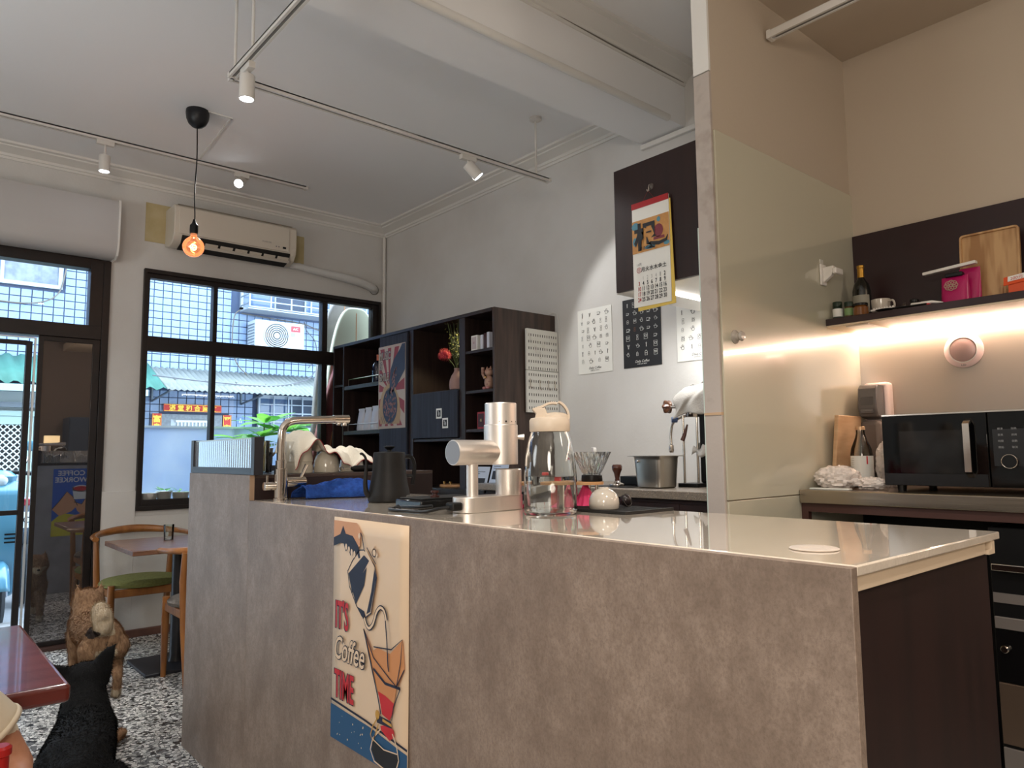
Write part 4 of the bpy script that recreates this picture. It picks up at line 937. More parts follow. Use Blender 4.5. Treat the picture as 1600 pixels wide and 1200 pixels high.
# water pitcher
PX, PY = 1.330, 1.392
t = thing('water_pitcher', 'tall clear water pitcher with a cream lid, half full', 'pitcher', (PX, PY, ZT))
def oct_(r, z, k=.10):
    return [(r*(1+k*0)*math.cos(a)*(1 if i % 2 == 0 else .965), r*math.sin(a)*(1 if i % 2 == 0 else .965), z) for i, a in enumerate([2*PI*j/20 for j in range(20)])]
def octmb(levels, c):
    mb = MB(); vs = []
    for r, z in levels: vs += [(c[0]+x, c[1]+y, c[2]+zz) for x, y, zz in oct_(r, z)]
    n = 20; fs = []
    for i in range(len(levels)-1):
        for j in range(n): fs.append((i*n+j, i*n+(j+1) % n, (i+1)*n+(j+1) % n, (i+1)*n+j))
    fs.append(tuple(range(n-1, -1, -1))); 
    return mb, vs, fs, n
lv_out = [(.064, 0), (.069, .004), (.071, .012), (.070, .10), (.066, .15), (.058, .19), (.051, .212), (.050, .222)]
lv_in = [(.047, .222), (.048, .21), (.055, .188), (.063, .148), (.067, .10), (.067, .014), (.062, .008)]
mb, vs, fs, n = octmb(lv_out+lv_in, (PX, PY, ZT)); fs.append(tuple(range((len(lv_out+lv_in)-1)*n, len(lv_out+lv_in)*n))); mb.add(vs, fs)
part('jug', mb, m_glass, t, ang=50)
wl = [(.0625, .0085), (.0668, .015), (.0668, .098)]
mb, vs, fs, n = octmb(wl, (PX, PY, ZT)); fs.append(tuple(range(2*n, 3*n))); mb.add(vs, fs)
part('water', mb, M('water', (250, 252, 252), .0, trans=1, ior=1.33), t, ang=50)
m_lid = M('lid_cream', (204, 188, 168), .4)
part('lid_collar', MB().lathe((PX, PY, ZT+.214), [(.052, 0), (.0535, .003), (.0535, .030), (.050, .036), (.02, .04)], 32), m_lid, t)
rU = Vector((.757, -.653, 0)); rW = Vector((.653, .757, 0)); pc = Vector((PX, PY, ZT))
part('lid_dome', MB().lathe((PX+.012, PY-.010, ZT+.250), [(.036, 0), (.034, .008), (.022, .014), (.001, .016)], 28), m_lid, t)
part('spout', MB().prism([(-.040, .247), (-.036, .262), (-.046, .272), (-.046, .276), (-.012, .277), (-.006, .262), (-.006, .247)], pc-rW*.017, rU, (0, 0, 1), rW*.034), m_lid, t, bevel=.004)
hn = curve_pts([pc+rU*a_+Vector((0, 0, b_)) for a_, b_ in ((-.044, .276), (-.022, .283), (-.004, .291), (.014, .2925), (.030, .286), (.042, .272), (.047, .256), (.046, .246))], 5)
hm = MB(); k = len(hn); vs = []
for i, p in enumerate(hn):
    d_ = (hn[min(i+1, k-1)]-hn[max(i-1, 0)]).normalized(); nr = rW.cross(d_)
    if nr.z < 0 and i < k/2: nr = -nr
    w_ = .017-.003*i/k
    vs += [p+rW*w_, p-rW*w_, p-rW*w_-nr*.006, p+rW*w_-nr*.006]
hm.add(vs, [(i*4+j, i*4+(j+1) % 4, (i+1)*4+(j+1) % 4, (i+1)*4+j) for i in range(k-1) for j in range(4)]+[(0, 1, 2, 3), (4*k-4, 4*k-3, 4*k-2, 4*k-1)])
part('lid_handle', hm, m_lid, t, bevel=.0015)
# rubber mat, bowl, dripper ball
t = thing('rubber_mat', 'black ribbed rubber bar mat on the glossy stone top', 'mat', (1.56, 1.33, ZT))
part('base', MB().box(1.43, 1.625, 1.225, 1.49, ZT, ZT+.003), m_blackm, t, bevel=.001)
gm = MB()
for i in range(26): gm.box(1.436+i*.0073, 1.4385+i*.0073, 1.23, 1.485, ZT+.003, ZT+.006)
for i in range(34): gm.box(1.434, 1.622, 1.232+i*.0075, 1.2345+i*.0075, ZT+.003, ZT+.0055)
part('rubber_rib', gm, m_blackm, t, kind='stuff', smooth=False)
part('rim', MB().box(1.428, 1.627, 1.222, 1.227, ZT, ZT+.008).box(1.428, 1.433, 1.227, 1.49, ZT, ZT+.008), m_blackm, t)
m_milk = M('milk_glass', (196, 187, 174), .15, coat=.6)
single('bowl', 'small cream glazed bowl upside down on the rubber mat', 'bowl', MB().lathe((1.492, 1.352, ZT+.006), [(.038, 0), (.0405, .003), (.0415, .015), (.040, .028), (.034, .041), (.024, .050), (.015, .0535), (.014, .0575), (.013, .058)], 36), m_milk)
t = thing('measuring_scoop', 'dark round scoop lying beside the upturned cream bowl', 'scoop', (1.57, 1.34, ZT+.006))
part('bowl', MB().ball((1.600, 1.368, ZT+.023), (.016, .016, .017), 18, 12), M('scoop_dark', (40, 32, 32), .3), t)
part('rim', MB().tube([(1.600+.0165*math.cos(i*PI/9), 1.368+.004*math.sin(i*PI/9)-.006, ZT+.023+.0165*math.sin(i*PI/9)) for i in range(18)], .0022, 6, closed=True), m_black, t)
single('coaster_disc', 'flat pale round disc near the corner of the stone top', 'disc', MB().lathe((1.143, .585, ZT), [(.036, 0), (.038, .001), (.038, .002), (.036, .003), (.014, .0028), (.010, .0022)], 40, sx=1.0, sy=1.0), M('disc_pale', (206, 194, 182), .4))
# pink paper filters on small wooden stand, dripper behind
m_pink = M('filter_pink', (226, 52, 110), .7, col2=(238, 84, 130), scale=9); m_wood = M('light_wood', (190, 140, 92), .5, col2=(206, 160, 112), scale=5, stretch=(1, 8, 8))
def dstand(x, y, label, R_=.058):
    t = thing('dripper_stand', label, 'stand', (x, y, ZT))
    part('top_ring', MB().lathe((x, y, ZT+.066), [(.018, 0), (R_, 0), (R_, .008), (.018, .008), (.018, 0)], 30, cap=False), m_wood, t)
    for a in (.5, 2.6, 4.7):
        part('leg', MB().tube([(x+(R_-.008)*math.cos(a), y+(R_-.008)*math.sin(a), ZT+.066), (x+(R_-.006)*math.cos(a), y+(R_-.006)*math.sin(a), ZT)], .0045, 8), m_chrome, t)
    return t
dstand(1.45, 1.580, 'round wooden dripper stand seen through the water pitcher')
dstand(1.560, 1.472+.012, 'round wooden dripper stand under the cut-glass dripper', .052)
def cone(x, y, z, r, h, label):
    mb = MB(); n = 22
    mb.add([(x+(r if i % 2 else r*.84)*math.cos(2*PI*i/n), y+(r if i % 2 else r*.84)*math.sin(2*PI*i/n), z) for i in range(n)]+[(x+.008*math.cos(2*PI*i/n), y+.008*math.sin(2*PI*i/n), z+h) for i in range(n)],
           [(i, (i+1) % n, n+(i+1) % n, n+i) for i in range(n)])
    single('paper_filter', label, 'filter', mb, m_pink, smooth=False, solid=.0012, fix=False)
cone(1.45, 1.580, ZT+.0012, .043, .062, 'pink pleated paper cone behind the water pitcher')
cone(1.558, 1.484, ZT+.0012, .038, .062, 'pink pleated paper cone under the second wooden stand')
single('red_bottle', 'small red sauce bottle seen through the water pitcher', 'bottle', MB().lathe((1.505, 1.60, ZT), [(.015, 0), (.017, .003), (.017, .055), (.010, .07), (.009, .085), (.012, .087), (.012, .098), (.01, .10)], 20), M('bottle_red', (196, 34, 34), .3))

# ================================================================ back counter things
ZQ = 1.0302
def ridged(x, y, z, prof, n=36, amp=.004):
    mb = MB(); vs = []; fs = []
    for k_, (r, h) in enumerate(prof):
        for j in range(n):
            a = 2*PI*j/n+k_*.10; rr_ = r+(amp if j % 2 else 0); vs.append((x+rr_*math.cos(a), y+rr_*math.sin(a), z+h))
    for i in range(len(prof)-1):
        for j in range(n): fs.append((i*n+j, i*n+(j+1) % n, (i+1)*n+(j+1) % n, (i+1)*n+j))
    return mb.add(vs, fs)
DX, DY, ZD = 1.574, 1.472, ZT+.0742
t = thing('glass_dripper', 'cut-glass coffee dripper with a black base standing on the wooden ring', 'dripper', (DX, DY, ZD))
part('glass_bowl', ridged(DX, DY, ZD+.020, [(.022, 0), (.032, .016), (.042, .038), (.055, .066), (.052, .066), (.039, .038), (.028, .016), (.018, .002)], 40, .0028), M('cut_glass', (248, 250, 248), .04, trans=.9, ior=1.5), t, smooth=False, fix=False)
part('base', MB().lathe((DX, DY, ZD), [(.030, 0), (.031, .003), (.030, .018), (.026, .020)], 30), m_black, t)
t = thing('spray_bottle', 'white spray bottle with red collar on the far quartz worktop', 'spray bottle', (2.95, 2.76, ZQ))
part('bottle', MB().lathe((2.95, 2.76, ZQ), [(.030, 0), (.032, .005), (.032, .11), (.014, .14), (.012, .150)], 24), M('milky', (220, 216, 208), .3, trans=.3), t)
part('collar', MB().lathe((2.95, 2.76, ZQ+.150), [(.016, 0), (.016, .018)], 20), M('red_collar', (190, 30, 40), .4), t)
part('nozzle', MB().prism([(-.024, .172), (-.024, .186), (-.016, .196), (.02, .198), (.022, .180), (.012, .168), (-.008, .168)], (2.95, 2.752, ZQ), (.5, .85, 0), (0, 0, 1), (.015, -.009, 0)), m_white, t, bevel=.002)
t = thing('tamper', 'coffee tamper with dark wood handle standing before the steel pan', 'tamper', (2.76, 2.41, ZQ))
part('foot', MB().lathe((2.76, 2.41, ZQ+.003), [(.038, 0), (.039, .003), (.038, .010), (.018, .017), (.011, .026)], 30), m_chrome, t)
part('handle', MB().lathe((2.76, 2.41, ZQ+.029), [(.012, 0), (.011, .012), (.016, .036), (.025, .056), (.026, .070), (.021, .079), (.001, .082)], 26), M('rosewood', (82, 46, 34), .25, coat=.4), t)
single('tamping_mat', 'black tamping mat lying under the coffee tamper', 'mat', MB().box(2.68, 2.96, 2.285, 2.54, ZQ, ZQ+.0028), m_black, bevel=.001)
t = thing('knock_box', 'low black box behind the tamper against the steel pan', 'box', (2.92, 2.36, ZQ))
part('box', MB().box(2.86, 2.98, 2.32, 2.48, ZQ+.003, ZQ+.048), m_black, t, bevel=.004)
part('lid', MB().box(2.855, 2.985, 2.30, 2.36, ZQ+.048, ZQ+.056), m_black, t, bevel=.002)
def pan(x0, x1, y0, y1, z, h, label):
    t = thing('steel_pan', label, 'pan', ((x0+x1)/2, (y0+y1)/2, z))
    def rr_(ix, zz, rad=.028):
        pts = []
        for cx, cy, a0 in ((x1-ix-rad, y1-ix-rad, 0), (x0+ix+rad, y1-ix-rad, PI/2), (x0+ix+rad, y0+ix+rad, PI), (x1-ix-rad, y0+ix+rad, 1.5*PI)):
            for k_ in range(5): a = a0+k_*PI/8; pts.append((cx+rad*math.cos(a), cy+rad*math.sin(a), zz))
        return pts
    L_ = [(.018, z), (.012, z+.006), (.004, z+h-.02), (.004, z+h-.012), (-.0, z+h), (.004, z+h-.001), (.008, z+h-.02), (.016, z+.01)]
    mb = MB(); vs = []
    for ix, zz in L_: vs += rr_(ix, zz)
    n = 20; fs = [tuple(range(n))]+[(i*n+j, i*n+(j+1) % n, (i+1)*n+(j+1) % n, (i+1)*n+j) for i in range(len(L_)-1) for j in range(n)]+[tuple(range((len(L_)-1)*n, len(L_)*n))]
    part('body', mb.add(vs, fs), m_steel, t, ang=40)
    part('rim', MB().prism([(x0-.012, y0-.012), (x1+.012, y0-.012), (x1+.012, y1+.012), (x0-.012, y1+.012)], (0, 0, z+h-.001), (1, 0, 0), (0, 1, 0), (0, 0, .0025)), m_steel, t) if False else None
    rim = MB(); 
    for b in ((x0-.012, x1+.012, y0-.012, y0+.003), (x0-.012, x1+.012, y1-.003, y1+.012), (x0-.012, x0+.003, y0+.003, y1-.003), (x1-.003, x1+.012, y0+.003, y1-.003)): rim.box(*b, z+h-.002, z+h+.0012)
    part('rim', rim, m_steel, t, smooth=False)
    part('rivet', MB().lathe((x0+.0, y1-.04, z+h-.024), [(.006, .004), (.006, -.003), (.003, -.004)], 12, 'x'), m_chrome, t)
    return t
pan(2.70, 2.86, 2.095, 2.27, ZQ, .150, 'deep stainless steel pan standing in front of the lever espresso maker')
pan(3.02, 3.17, 1.90, 2.02, ZQ, .150, 'second steel pan half hidden behind the legs of the espresso maker')
# lever espresso maker under a cloth
LX, LY = 3.0, 2.10
t = thing('espresso_maker', 'manual lever espresso maker with wooden knob under a white cloth', 'espresso maker', (LX, LY, ZQ))
part('base', MB().box(LX-.10, LX+.02, LY-.06, LY+.05, ZQ, ZQ+.018), m_black, t, bevel=.004)
for dx, dy in ((-.05, .045), (-.03, -.02), (.0, -.05)):
    part('leg', MB().tube([(LX+dx, LY+dy, ZQ+.018), (LX+dx, LY+dy, ZQ+.345)], .006, 12), m_chrome, t)
part('body', MB().box(LX-.03, LX+.10, LY-.13, LY-.03, ZQ+.018, ZQ+.36), m_black, t, bevel=.01)
part('group_head', MB().lathe((LX-.03, LY+.0, ZQ+.335), [(.034, 0), (.036, .004), (.036, .10), (.024, .118)], 24), m_chrome, t)
m_burl = M('burl_wood', (120, 74, 44), .35, col2=(72, 40, 24), scale=60, coat=.3)
kb = MB(); kc = Vector((LX-.05, LY+.135, ZQ+.392))
n = 24
kb.add([tuple(kc+Vector((.0, (k_-2)*.010, 0))+Vector((math.cos(a), 0, math.sin(a)))*(r_+.004*math.cos(6*a))) for k_, r_ in enumerate((.014, .028, .033, .030, .016)) for a in [2*PI*j/n for j in range(n)]],
       [(i*n+j, i*n+(j+1) % n, (i+1)*n+(j+1) % n, (i+1)*n+j) for i in range(4) for j in range(n)]+[tuple(range(n)), tuple(range(4*n, 5*n))])
part('knob', kb, m_burl, t, label='round burl wood knob')
part('knob_shaft', MB().tube([kc, (LX-.03, LY+.02, ZQ+.385)], .008, 12), m_chrome, t)
part('steam_wand', MB().tube(curve_pts([(LX-.03, LY+.02, ZQ+.345), (LX-.05, LY+.06, ZQ+.335), (LX-.055, LY+.10, ZQ+.31), (LX-.055, LY+.115, ZQ+.26), (LX-.055, LY+.115, ZQ+.20)], 6), .0065, 12), m_chrome, t)
part('wand_tip', MB().lathe((LX-.055, LY+.115, ZQ+.165), [(.010, 0), (.013, .01), (.012, .035), (.007, .04)], 16), m_chrome, t)
part('gauge', MB().tube([(LX-.055, LY+.075, ZQ+.325), (LX-.075, LY+.095, ZQ+.325)], .014, 16), M('blue_gauge', (70, 90, 130), .3), t)
part('lever_handle', MB().tube([(LX-.05, LY+.02, ZQ+.30), (LX-.055, LY+.035, ZQ+.25), (LX-.06, LY+.045, ZQ+.222)], [.004, .009, .011], 12), M('rosewood2', (70, 38, 28), .3), t)
cl = MB()
def c2f(a, b):
    # a along the body (towards the camera side), b down the drape
    y = LY+.075-.20*a; top = ZQ+.462+.060*a+.006*math.sin(7*a)
    x = LX-.035-.050*math.sin(min(1, b*2)*PI/2)+.009*math.sin(14*a+3*b)*b
    z = top-b*(.115+.035*math.sin(2.2*a+.2)+.014*math.sin(8*a+1))
    return (x, y+.012*math.sin(7*b+5*a), z)
cl.grid(c2f, 40, 20)
def c3f(a, b):
    y = LY+.075-.20*a; top = ZQ+.462+.060*a+.006*math.sin(7*a)
    return (LX-.03+.13*b, y+.01*math.sin(9*b), top-.05*b*b+.006*math.sin(20*a+5*b))
cl.grid(c3f, 40, 8)
single('cleaning_cloth', 'white cloth thrown over the top of the lever espresso maker', 'cloth', cl, M('cloth_white', (170, 166, 160), .9, bump=.2, bscale=120), solid=.002, off=1, fix=False)
rg_ = MB(); rg_.grid(lambda a, b: (LX-.06+.11*a+.01*math.sin(9*b), LY-.005-.10*b, ZQ+.153+.05*math.sin(PI*a)**.6*(1-.3*b)+.012*math.sin(12*a+8*b)), 24, 24)
single('rag', 'crumpled white rag lying behind the legs of the espresso maker', 'cloth', rg_, _mc['cloth_white'], solid=.002, off=1, fix=False)
# menu binder and wooden board near the bookcase foot
ZB = .9855
t = thing('menu_folder', 'open plastic menu folder with printed sheets standing near the bookcase', 'folder', (2.72, 3.38, ZB))
m_sheet = M('menu_sheet', (196, 206, 222), .3)
for k_, (y, x, rz) in enumerate(((3.53, 2.675, .04), (3.31, 2.67, -.12))):
    uv = Vector((math.sin(rz), -math.cos(rz), 0)); up = Vector((.28, 0, .96)); o_ = Vector((x, y, ZQ+.001 if y < 3.4 else ZB+.001))
    nn = uv.cross(up)
    part('page', MB().obox(o_+uv*.085+up*.07, uv, up, nn, .085, .07, .0015), m_sheet, t, smooth=False)
    s = Sheet(t, o_+nn*.0018, uv, up)
    s.poly([(.02, .02), (.15, .02), (.15, .07), (.02, .07)], m_ink, 'picture_print', 1)
    for j in range(4): s.line([(.02, .085+.012*j), (.05+.022*((j*7) % 5), .085+.012*j)], .003, m_ink, 'text_print', 1)
    s.done()
t = thing('serving_board', 'round wooden board with two brass pegs lying in the lowest bay', 'board', (2.88, 3.91, ZB))
part('board', MB().lathe((2.88, 3.91, ZB), [(.12, 0), (.122, .004), (.12, .014)], 40, sx=.9), m_wood, t)
for y in (3.94, 3.87): part('peg', MB().lathe((2.80, y, ZB+.014), [(.006, 0), (.006, .01), (.010, .014), (.010, .02), (.004, .024)], 14), M('brass', (206, 170, 110), .25, .9), t)
single('laptop', 'thin dark closed laptop lying on the dark ledge under the bookcase', 'laptop', MB().box(2.67, 2.735, 4.00, 4.26, ZB, ZB+.018), m_black, bevel=.003)

# ================================================================ things in the bookcase
t = thing('wine_bottle', 'dark blue bottle with a copper neck on the upper open shelf', 'bottle', (2.822, 4.835, 1.7425))
m_bb = M('bottle_blue', (16, 20, 46), .12, coat=.5)
part('body', MB().lathe((2.822, 4.835, 1.743), [(.044, 0), (.047, .005), (.047, .12), (.040, .145), (.018, .165), (.015, .17)], 28), m_bb, t)
part('neck', MB().lathe((2.822, 4.835, 1.913), [(.015, 0), (.014, .035), (.016, .036), (.016, .046)], 20), M('copper', (170, 100, 78), .3, .7), t)
part('label', MB().lathe((2.822, 4.835, 1.775), [(.0474, 0), (.0474, .06)], 28, cap=False), m_bb, t)
def bag(x, y, z, w, h, lab, dark=False):
    t = thing('coffee_bag', lab, 'bag', (x, y, z), group='coffee bags on the lower open shelf')
    mb = MB(); n = 8
    rows = [(0, .55), (.08, .62), (.45, .50), (.8, .16), (.90, .06), (1, .05)]
    vs = []
    for v, d in rows:
        for j in range(12):
            a = 2*PI*j/12; cx = math.copysign(abs(math.cos(a))**.45, math.cos(a)); sy = math.copysign(abs(math.sin(a))**.6, math.sin(a))
            vs.append((x+sy*w*d*.5, y+cx*w*.5*(1-.06*math.sin(v*9+j)), z+h*v+.004*math.sin(j*2)*(v > .85)))
    fs = [(i*12+j, i*12+(j+1) % 12, (i+1)*12+(j+1) % 12, (i+1)*12+j) for i in range(len(rows)-1) for j in range(12)]+[tuple(range(12)), tuple(range(60, 72))]
    part('pouch', mb.add(vs, fs), m_black if dark else M('bag_white', (206, 210, 222), .35, bump=.15, bscale=40), t, ang=60)
    part('seal', MB().box(x-.004, x+.004, y-w*.47, y+w*.47, z+h-.001, z+h+.012), m_black if dark else _mc['bag_white'], t)
bag(2.86, 5.175, 1.3855, .11, .135, 'black coffee bag nearest the window in the row', True)
for i, y in enumerate((5.06, 4.965, 4.85, 4.755)):
    bag(2.812+.006*(i % 2), y, 1.3855, .095, .16+.006*(i % 3), ['white coffee bag directly beside the black bag', 'second white coffee bag from the black bag', 'third white coffee bag from the black bag', 'white coffee bag next to the sunburst poster'][i])
# vase and flowers in lit bay
VX, VY, VZ = 2.800, 3.795, 1.6125
t = thing('vase', 'matte pink-brown bottle vase in the lit bay of the bookcase', 'vase', (VX, VY, VZ))
part('body', MB().lathe((VX, VY, VZ), [(.040, 0), (.048, .004), (.052, .03), (.048, .065), (.036, .095), (.022, .115), (.018, .130), (.020, .142), (.017, .142), (.014, .125)], 32), M('vase_clay', (158, 128, 122), .7), t)
t = thing('flower_bouquet', 'bouquet with one big red bloom and yellow-green sprays in the pink vase', 'flowers', (VX, VY, VZ+.05))
m_st = M('stem_green', (70, 82, 40), .7); m_lf = M('leaf_dusty', (92, 104, 60), .7, col2=(60, 72, 40), scale=30); m_yf = M('blossom_yellow', (206, 200, 90), .7)
rq = random.Random(11)
sm = MB(); lm = MB(); ym = MB()
for i in range(26):
    a = rq.uniform(0, 2*PI); sp = rq.uniform(.02, .095); hh = rq.uniform(.17, .35)
    tip = Vector((VX+sp*math.cos(a)*.8, VY+sp*math.sin(a)-.01, VZ+.09+hh))
    sm.tube(curve_pts([(VX, VY, VZ+.06), (VX+.004*math.cos(a), VY+.004*math.sin(a), VZ+.145), (VX+sp*.4*math.cos(a), VY+sp*.4*math.sin(a), VZ+.12+hh*.5), tip], 3), .0013, 4)
    for k_ in range(15):
        f_ = rq.uniform(.35, 1); c = Vector((VX, VY, VZ+.14)).lerp(tip, f_)+Vector((rq.gauss(0, .012), rq.gauss(0, .012), rq.gauss(0, .01)))
        d1 = Vector((rq.gauss(0, 1), rq.gauss(0, 1), rq.gauss(.5, 1))).normalized(); d2 = d1.orthogonal().normalized(); l_ = rq.uniform(.009, .02)
        (ym if (f_ > .72 and rq.random() < .45) else lm).add([c, c+d1*l_*.5+d2*l_*.22, c+d1*l_, c+d1*l_*.5-d2*l_*.22], [(0, 1, 2, 3)])
part('stems', sm, m_st, t, kind='stuff'); part('leaves', lm, m_lf, t, kind='stuff', smooth=False, fix=False); part('blossoms', ym, m_yf, t, kind='stuff', smooth=False, fix=False)
bc = Vector((VX-.045, VY+.075, VZ+.235)); m_bloom = M('bloom_red', (176, 44, 66), .8, col2=(210, 90, 96), scale=60)
pb = MB(); pb.ball(bc, .026, 14, 10)
for i in range(230):
    z_ = 1-2*(i+.5)/230; a = i*2.39996; rr_ = math.sqrt(1-z_*z_); d1 = Vector((rr_*math.cos(a), rr_*math.sin(a), z_)); d2 = d1.orthogonal().normalized(); l_ = .045+.004*math.sin(i*3)
    pb.add([bc+d1*.02-d2*.0022, bc+d1*.02+d2*.0022, bc+d1*l_+d2*.0012, bc+d1*l_-d2*.0012], [(0, 1, 2, 3)])
part('bloom', pb, m_bloom, t, smooth=False, fix=False, label='big round red bloom')
part('bloom_stem', MB().tube(curve_pts([(VX, VY, VZ+.08), (VX-.01, VY+.02, VZ+.16), bc], 5), .0022, 6), m_st, t)
# small goods in narrow bays
def carton(name, lab, cat, x, y, z, w, d, h, mat, face=None, txt=None, tm=None):
    t = thing(name, lab, cat, (x+d/2, y, z))
    part('carton', MB().box(x, x+d, y-w/2, y+w/2, z, z+h), mat, t, bevel=.0015)
    if face:
        s = Sheet(t, (x-.0002, y+w/2, z), (0, -1, 0), (0, 0, 1)); s.poly([(w*.12, h*.12), (w*.88, h*.12), (w*.88, h*.9), (w*.12, h*.9)], face, 'panel_print', 1)
        if txt: s.text(txt, w*.5, h*.45, w*.26, tm or m_ink)
        s.done()
    return t
carton('tea_box', 'small pale tea box on the top narrow shelf', 'box', 2.775, 3.580, 1.8425, .062, .06, .098, m_paper, M('face_grey', (190, 180, 182), .6), '茶', m_pr)
for i, (y, h, m_) in enumerate(((3.512, .094, 'bag_white'), (3.478, .100, 'knob_brown'), (3.448, .104, 'bag_white'))):
    carton('small_canister', ['slim canister beside the pale tea box', 'brown slim canister in the middle of its shelf', 'slim white canister next to the walnut end panel'][i], 'canister', 2.78, y, 1.8425, .024, .04, h, _mc[m_])
carton('gift_box', 'small red box on the lowest narrow shelf of the bookcase', 'box', 2.775, 3.515, 1.3505, .075, .05, .105, M('box_red', (158, 36, 48), .4), M('face_dark', (60, 24, 30), .5), '福', _mc['brass'])
t = thing('figurine', 'small ceramic beckoning figurine on the middle narrow shelf', 'figurine', (2.80, 3.46, 1.5905))
fx, fy, fz = 2.80, 3.465, 1.5905
m_fig = M('figurine_clay', (176, 140, 122), .35, col2=(120, 70, 62), scale=40, lo=.55, hi=.7)
fb = MB().ball((fx, fy, fz+.045), (.028, .030, .046), 18, 12).ball((fx, fy, fz+.108), (.026, .028, .026), 18, 12)
part('body', fb, m_fig, t)
for sgn in (-1, 1):
    part('ear', MB().lathe((fx, fy+sgn*.017, fz+.126), [(.009, 0), (.005, .012), (.0005, .02)], 10), m_fig, t)
    part('foot', MB().ball((fx-.022, fy+sgn*.018, fz+.010), (.014, .011, .010), 12, 8), M('clay_pink', (190, 130, 130), .4), t)
part('raised_arm', MB().tube([(fx-.01, fy+.026, fz+.07), (fx-.015, fy+.042, fz+.10), (fx-.015, fy+.040, fz+.140)], [.009, .009, .011], 10), m_fig, t)
part('bell', MB().ball((fx-.028, fy, fz+.075), .008, 12, 8), _mc['brass'], t)

# ================================================================ kitchen corner things
ZS = 1.0503
t = thing('microwave', 'black microwave oven with a steel handle on the steel worktop', 'microwave', (2.97, .82, ZS))
m_mwg = M('microwave_glass', (7, 7, 8), .06, spec=.35)
my0, my1, mz0, mz1 = .62, 1.128, ZS+.022, ZS+.273
part('casing', MB().box(2.762, 3.14, my0, my1, mz0, mz1), m_black, t, bevel=.006)
part('top_trim', MB().box(2.75, 2.765, my0, my1, mz1-.004, mz1+.0005), m_chrome, t)
part('door_glass', MB().box(2.748, 2.762, .795, my1, mz0, mz1-.004), m_mwg, t, bevel=.002)
part('window', MB().box(2.7468, 2.7475, .85, 1.07, mz0+.045, mz1-.06), M('mw_window', (20, 19, 20), .1), t)
part('lower_band', MB().box(2.7465, 2.748, .80, my1-.003, mz0+.002, mz0+.042), M('mw_band', (24, 23, 24), .25), t)
part('handle', MB().prism([(0, mz1-.022), (-.030, mz1-.040), (-.030, mz0+.050), (0, mz0+.030), (0, mz0+.040), (-.022, mz0+.056), (-.022, mz1-.046), (0, mz1-.032)], (2.7475, .838, 0), (1, 0, 0), (0, 0, 1), (0, .020, 0)), m_chrome, t)
part('control_panel', MB().box(2.748, 2.762, my0, .792, mz0, mz1-.004), m_mwg, t, bevel=.002)
part('panel_print', MB().obox((2.7476, .735, mz0+.13), (0, 1, 0), (0, 0, 1), (1, 0, 0), .045, .06, .0004), M('mw_panel', (26, 26, 28), .3), t)
part('dial', MB().lathe((2.748, .735, mz0+.085), [(.024, 0), (.024, -.008), (.021, -.012)], 28, 'x'), m_black, t)
part('dial_ring', MB().tube([(2.7355, .735+.022*math.cos(i*PI/16), mz0+.085+.022*math.sin(i*PI/16)) for i in range(32)], .0012, 6, closed=True), m_chrome, t)
s = Sheet(t, (2.7470, .775, mz0+.12), (0, -1, 0), (0, 0, 1))
m_iw = M('ink_dim', (150, 150, 150), .5)
for r_ in range(4):
    for c_, w_ in enumerate((('解凍', '加熱'), ('蒸煮', '烘烤'), ('時間', '自動'), ('開始', '取消'))[r_]): s.text(w_, .018+.038*c_, .068-.020*r_, .008, m_iw)
s.text('功能', .040, -.038, .009, m_iw); s.done()
for dy in (.66, 1.09):
    for x in (2.80, 3.09): part('foot', MB().lathe((x, dy, ZS), [(.014, 0), (.016, .022)], 14), m_black, t)
single('baking_tray', 'black tray under the microwave on the steel worktop', 'tray', MB().box(2.72, 3.16, .64, 1.06, ZS, ZS+.0), m_black) if False else None

# boards, dispenser, bottle, bags
single('cutting_board', 'pale wooden cutting board leaning against the glass wall', 'board', MB().obox((3.02, 1.385, ZS+.146), (1, 0, 0), (0, .995, .10), (0, -.10, .995), .105, .0085, .145), M('board_wood', (206, 172, 134), .5, col2=(190, 152, 114), scale=5, stretch=(1, 1, 6)), bevel=.003)
t = thing('soap_dispenser', 'grey and pink-white wall dispenser beside the microwave', 'dispenser', (3.2, 1.35, 1.09))
part('back_plate', MB().box(3.19, 3.251, 1.275, 1.38, 1.10, 1.485), M('disp_pinkwhite', (222, 202, 194), .35), t, bevel=.014)
part('cover', MB().prism([(0, 0), (-.075, .012), (-.088, .05), (-.080, .13), (-.062, .148), (0, .148)], (3.195, 1.292, 1.325), (1, 0, 0), (0, 0, 1), (0, .078, 0)), M('disp_grey', (96, 92, 90), .35), t, bevel=.006)
part('thumb_dent', MB().obox((3.110, 1.331, 1.385), (0, 1, 0), (.05, 0, 1), (1, 0, 0), .027, .035, .002), M('disp_grey2', (80, 76, 75), .4), t, bevel=.01)
part('lettering', text_mb('COMPANY', (3.1052, 1.331, 1.36), (0, -1, 0), (0, 0, 1), .010), m_iw, t, smooth=False)
part('reservoir', MB().box(3.10, 3.19, 1.285, 1.375, 1.12, 1.322), M('smoky_plastic', (190, 170, 160), .15, trans=.7, ior=1.2), t, bevel=.02, seg=3) if False else part('reservoir', MB().box(3.12, 3.19, 1.285, 1.375, 1.12, 1.322), M('smoky_plastic', (176, 160, 150), .2, trans=.6, ior=1.2), t, bevel=.02)
t = thing('glass_bottle', 'clear glass bottle with a printed label and a little amber drink', 'bottle', (3.0, 1.30, ZS))
bx, by = 2.99, 1.312
part('glass', MB().lathe((bx, by, ZS), [(.038, 0), (.042, .004), (.042, .13), (.038, .155), (.022, .195), (.0165, .215), (.0165, .235)], 30), m_thin, t)
part('drink', MB().lathe((bx, by, ZS+.004), [(.038, 0), (.039, .040)], 26), M('amber_drink', (170, 90, 40), .2), t)
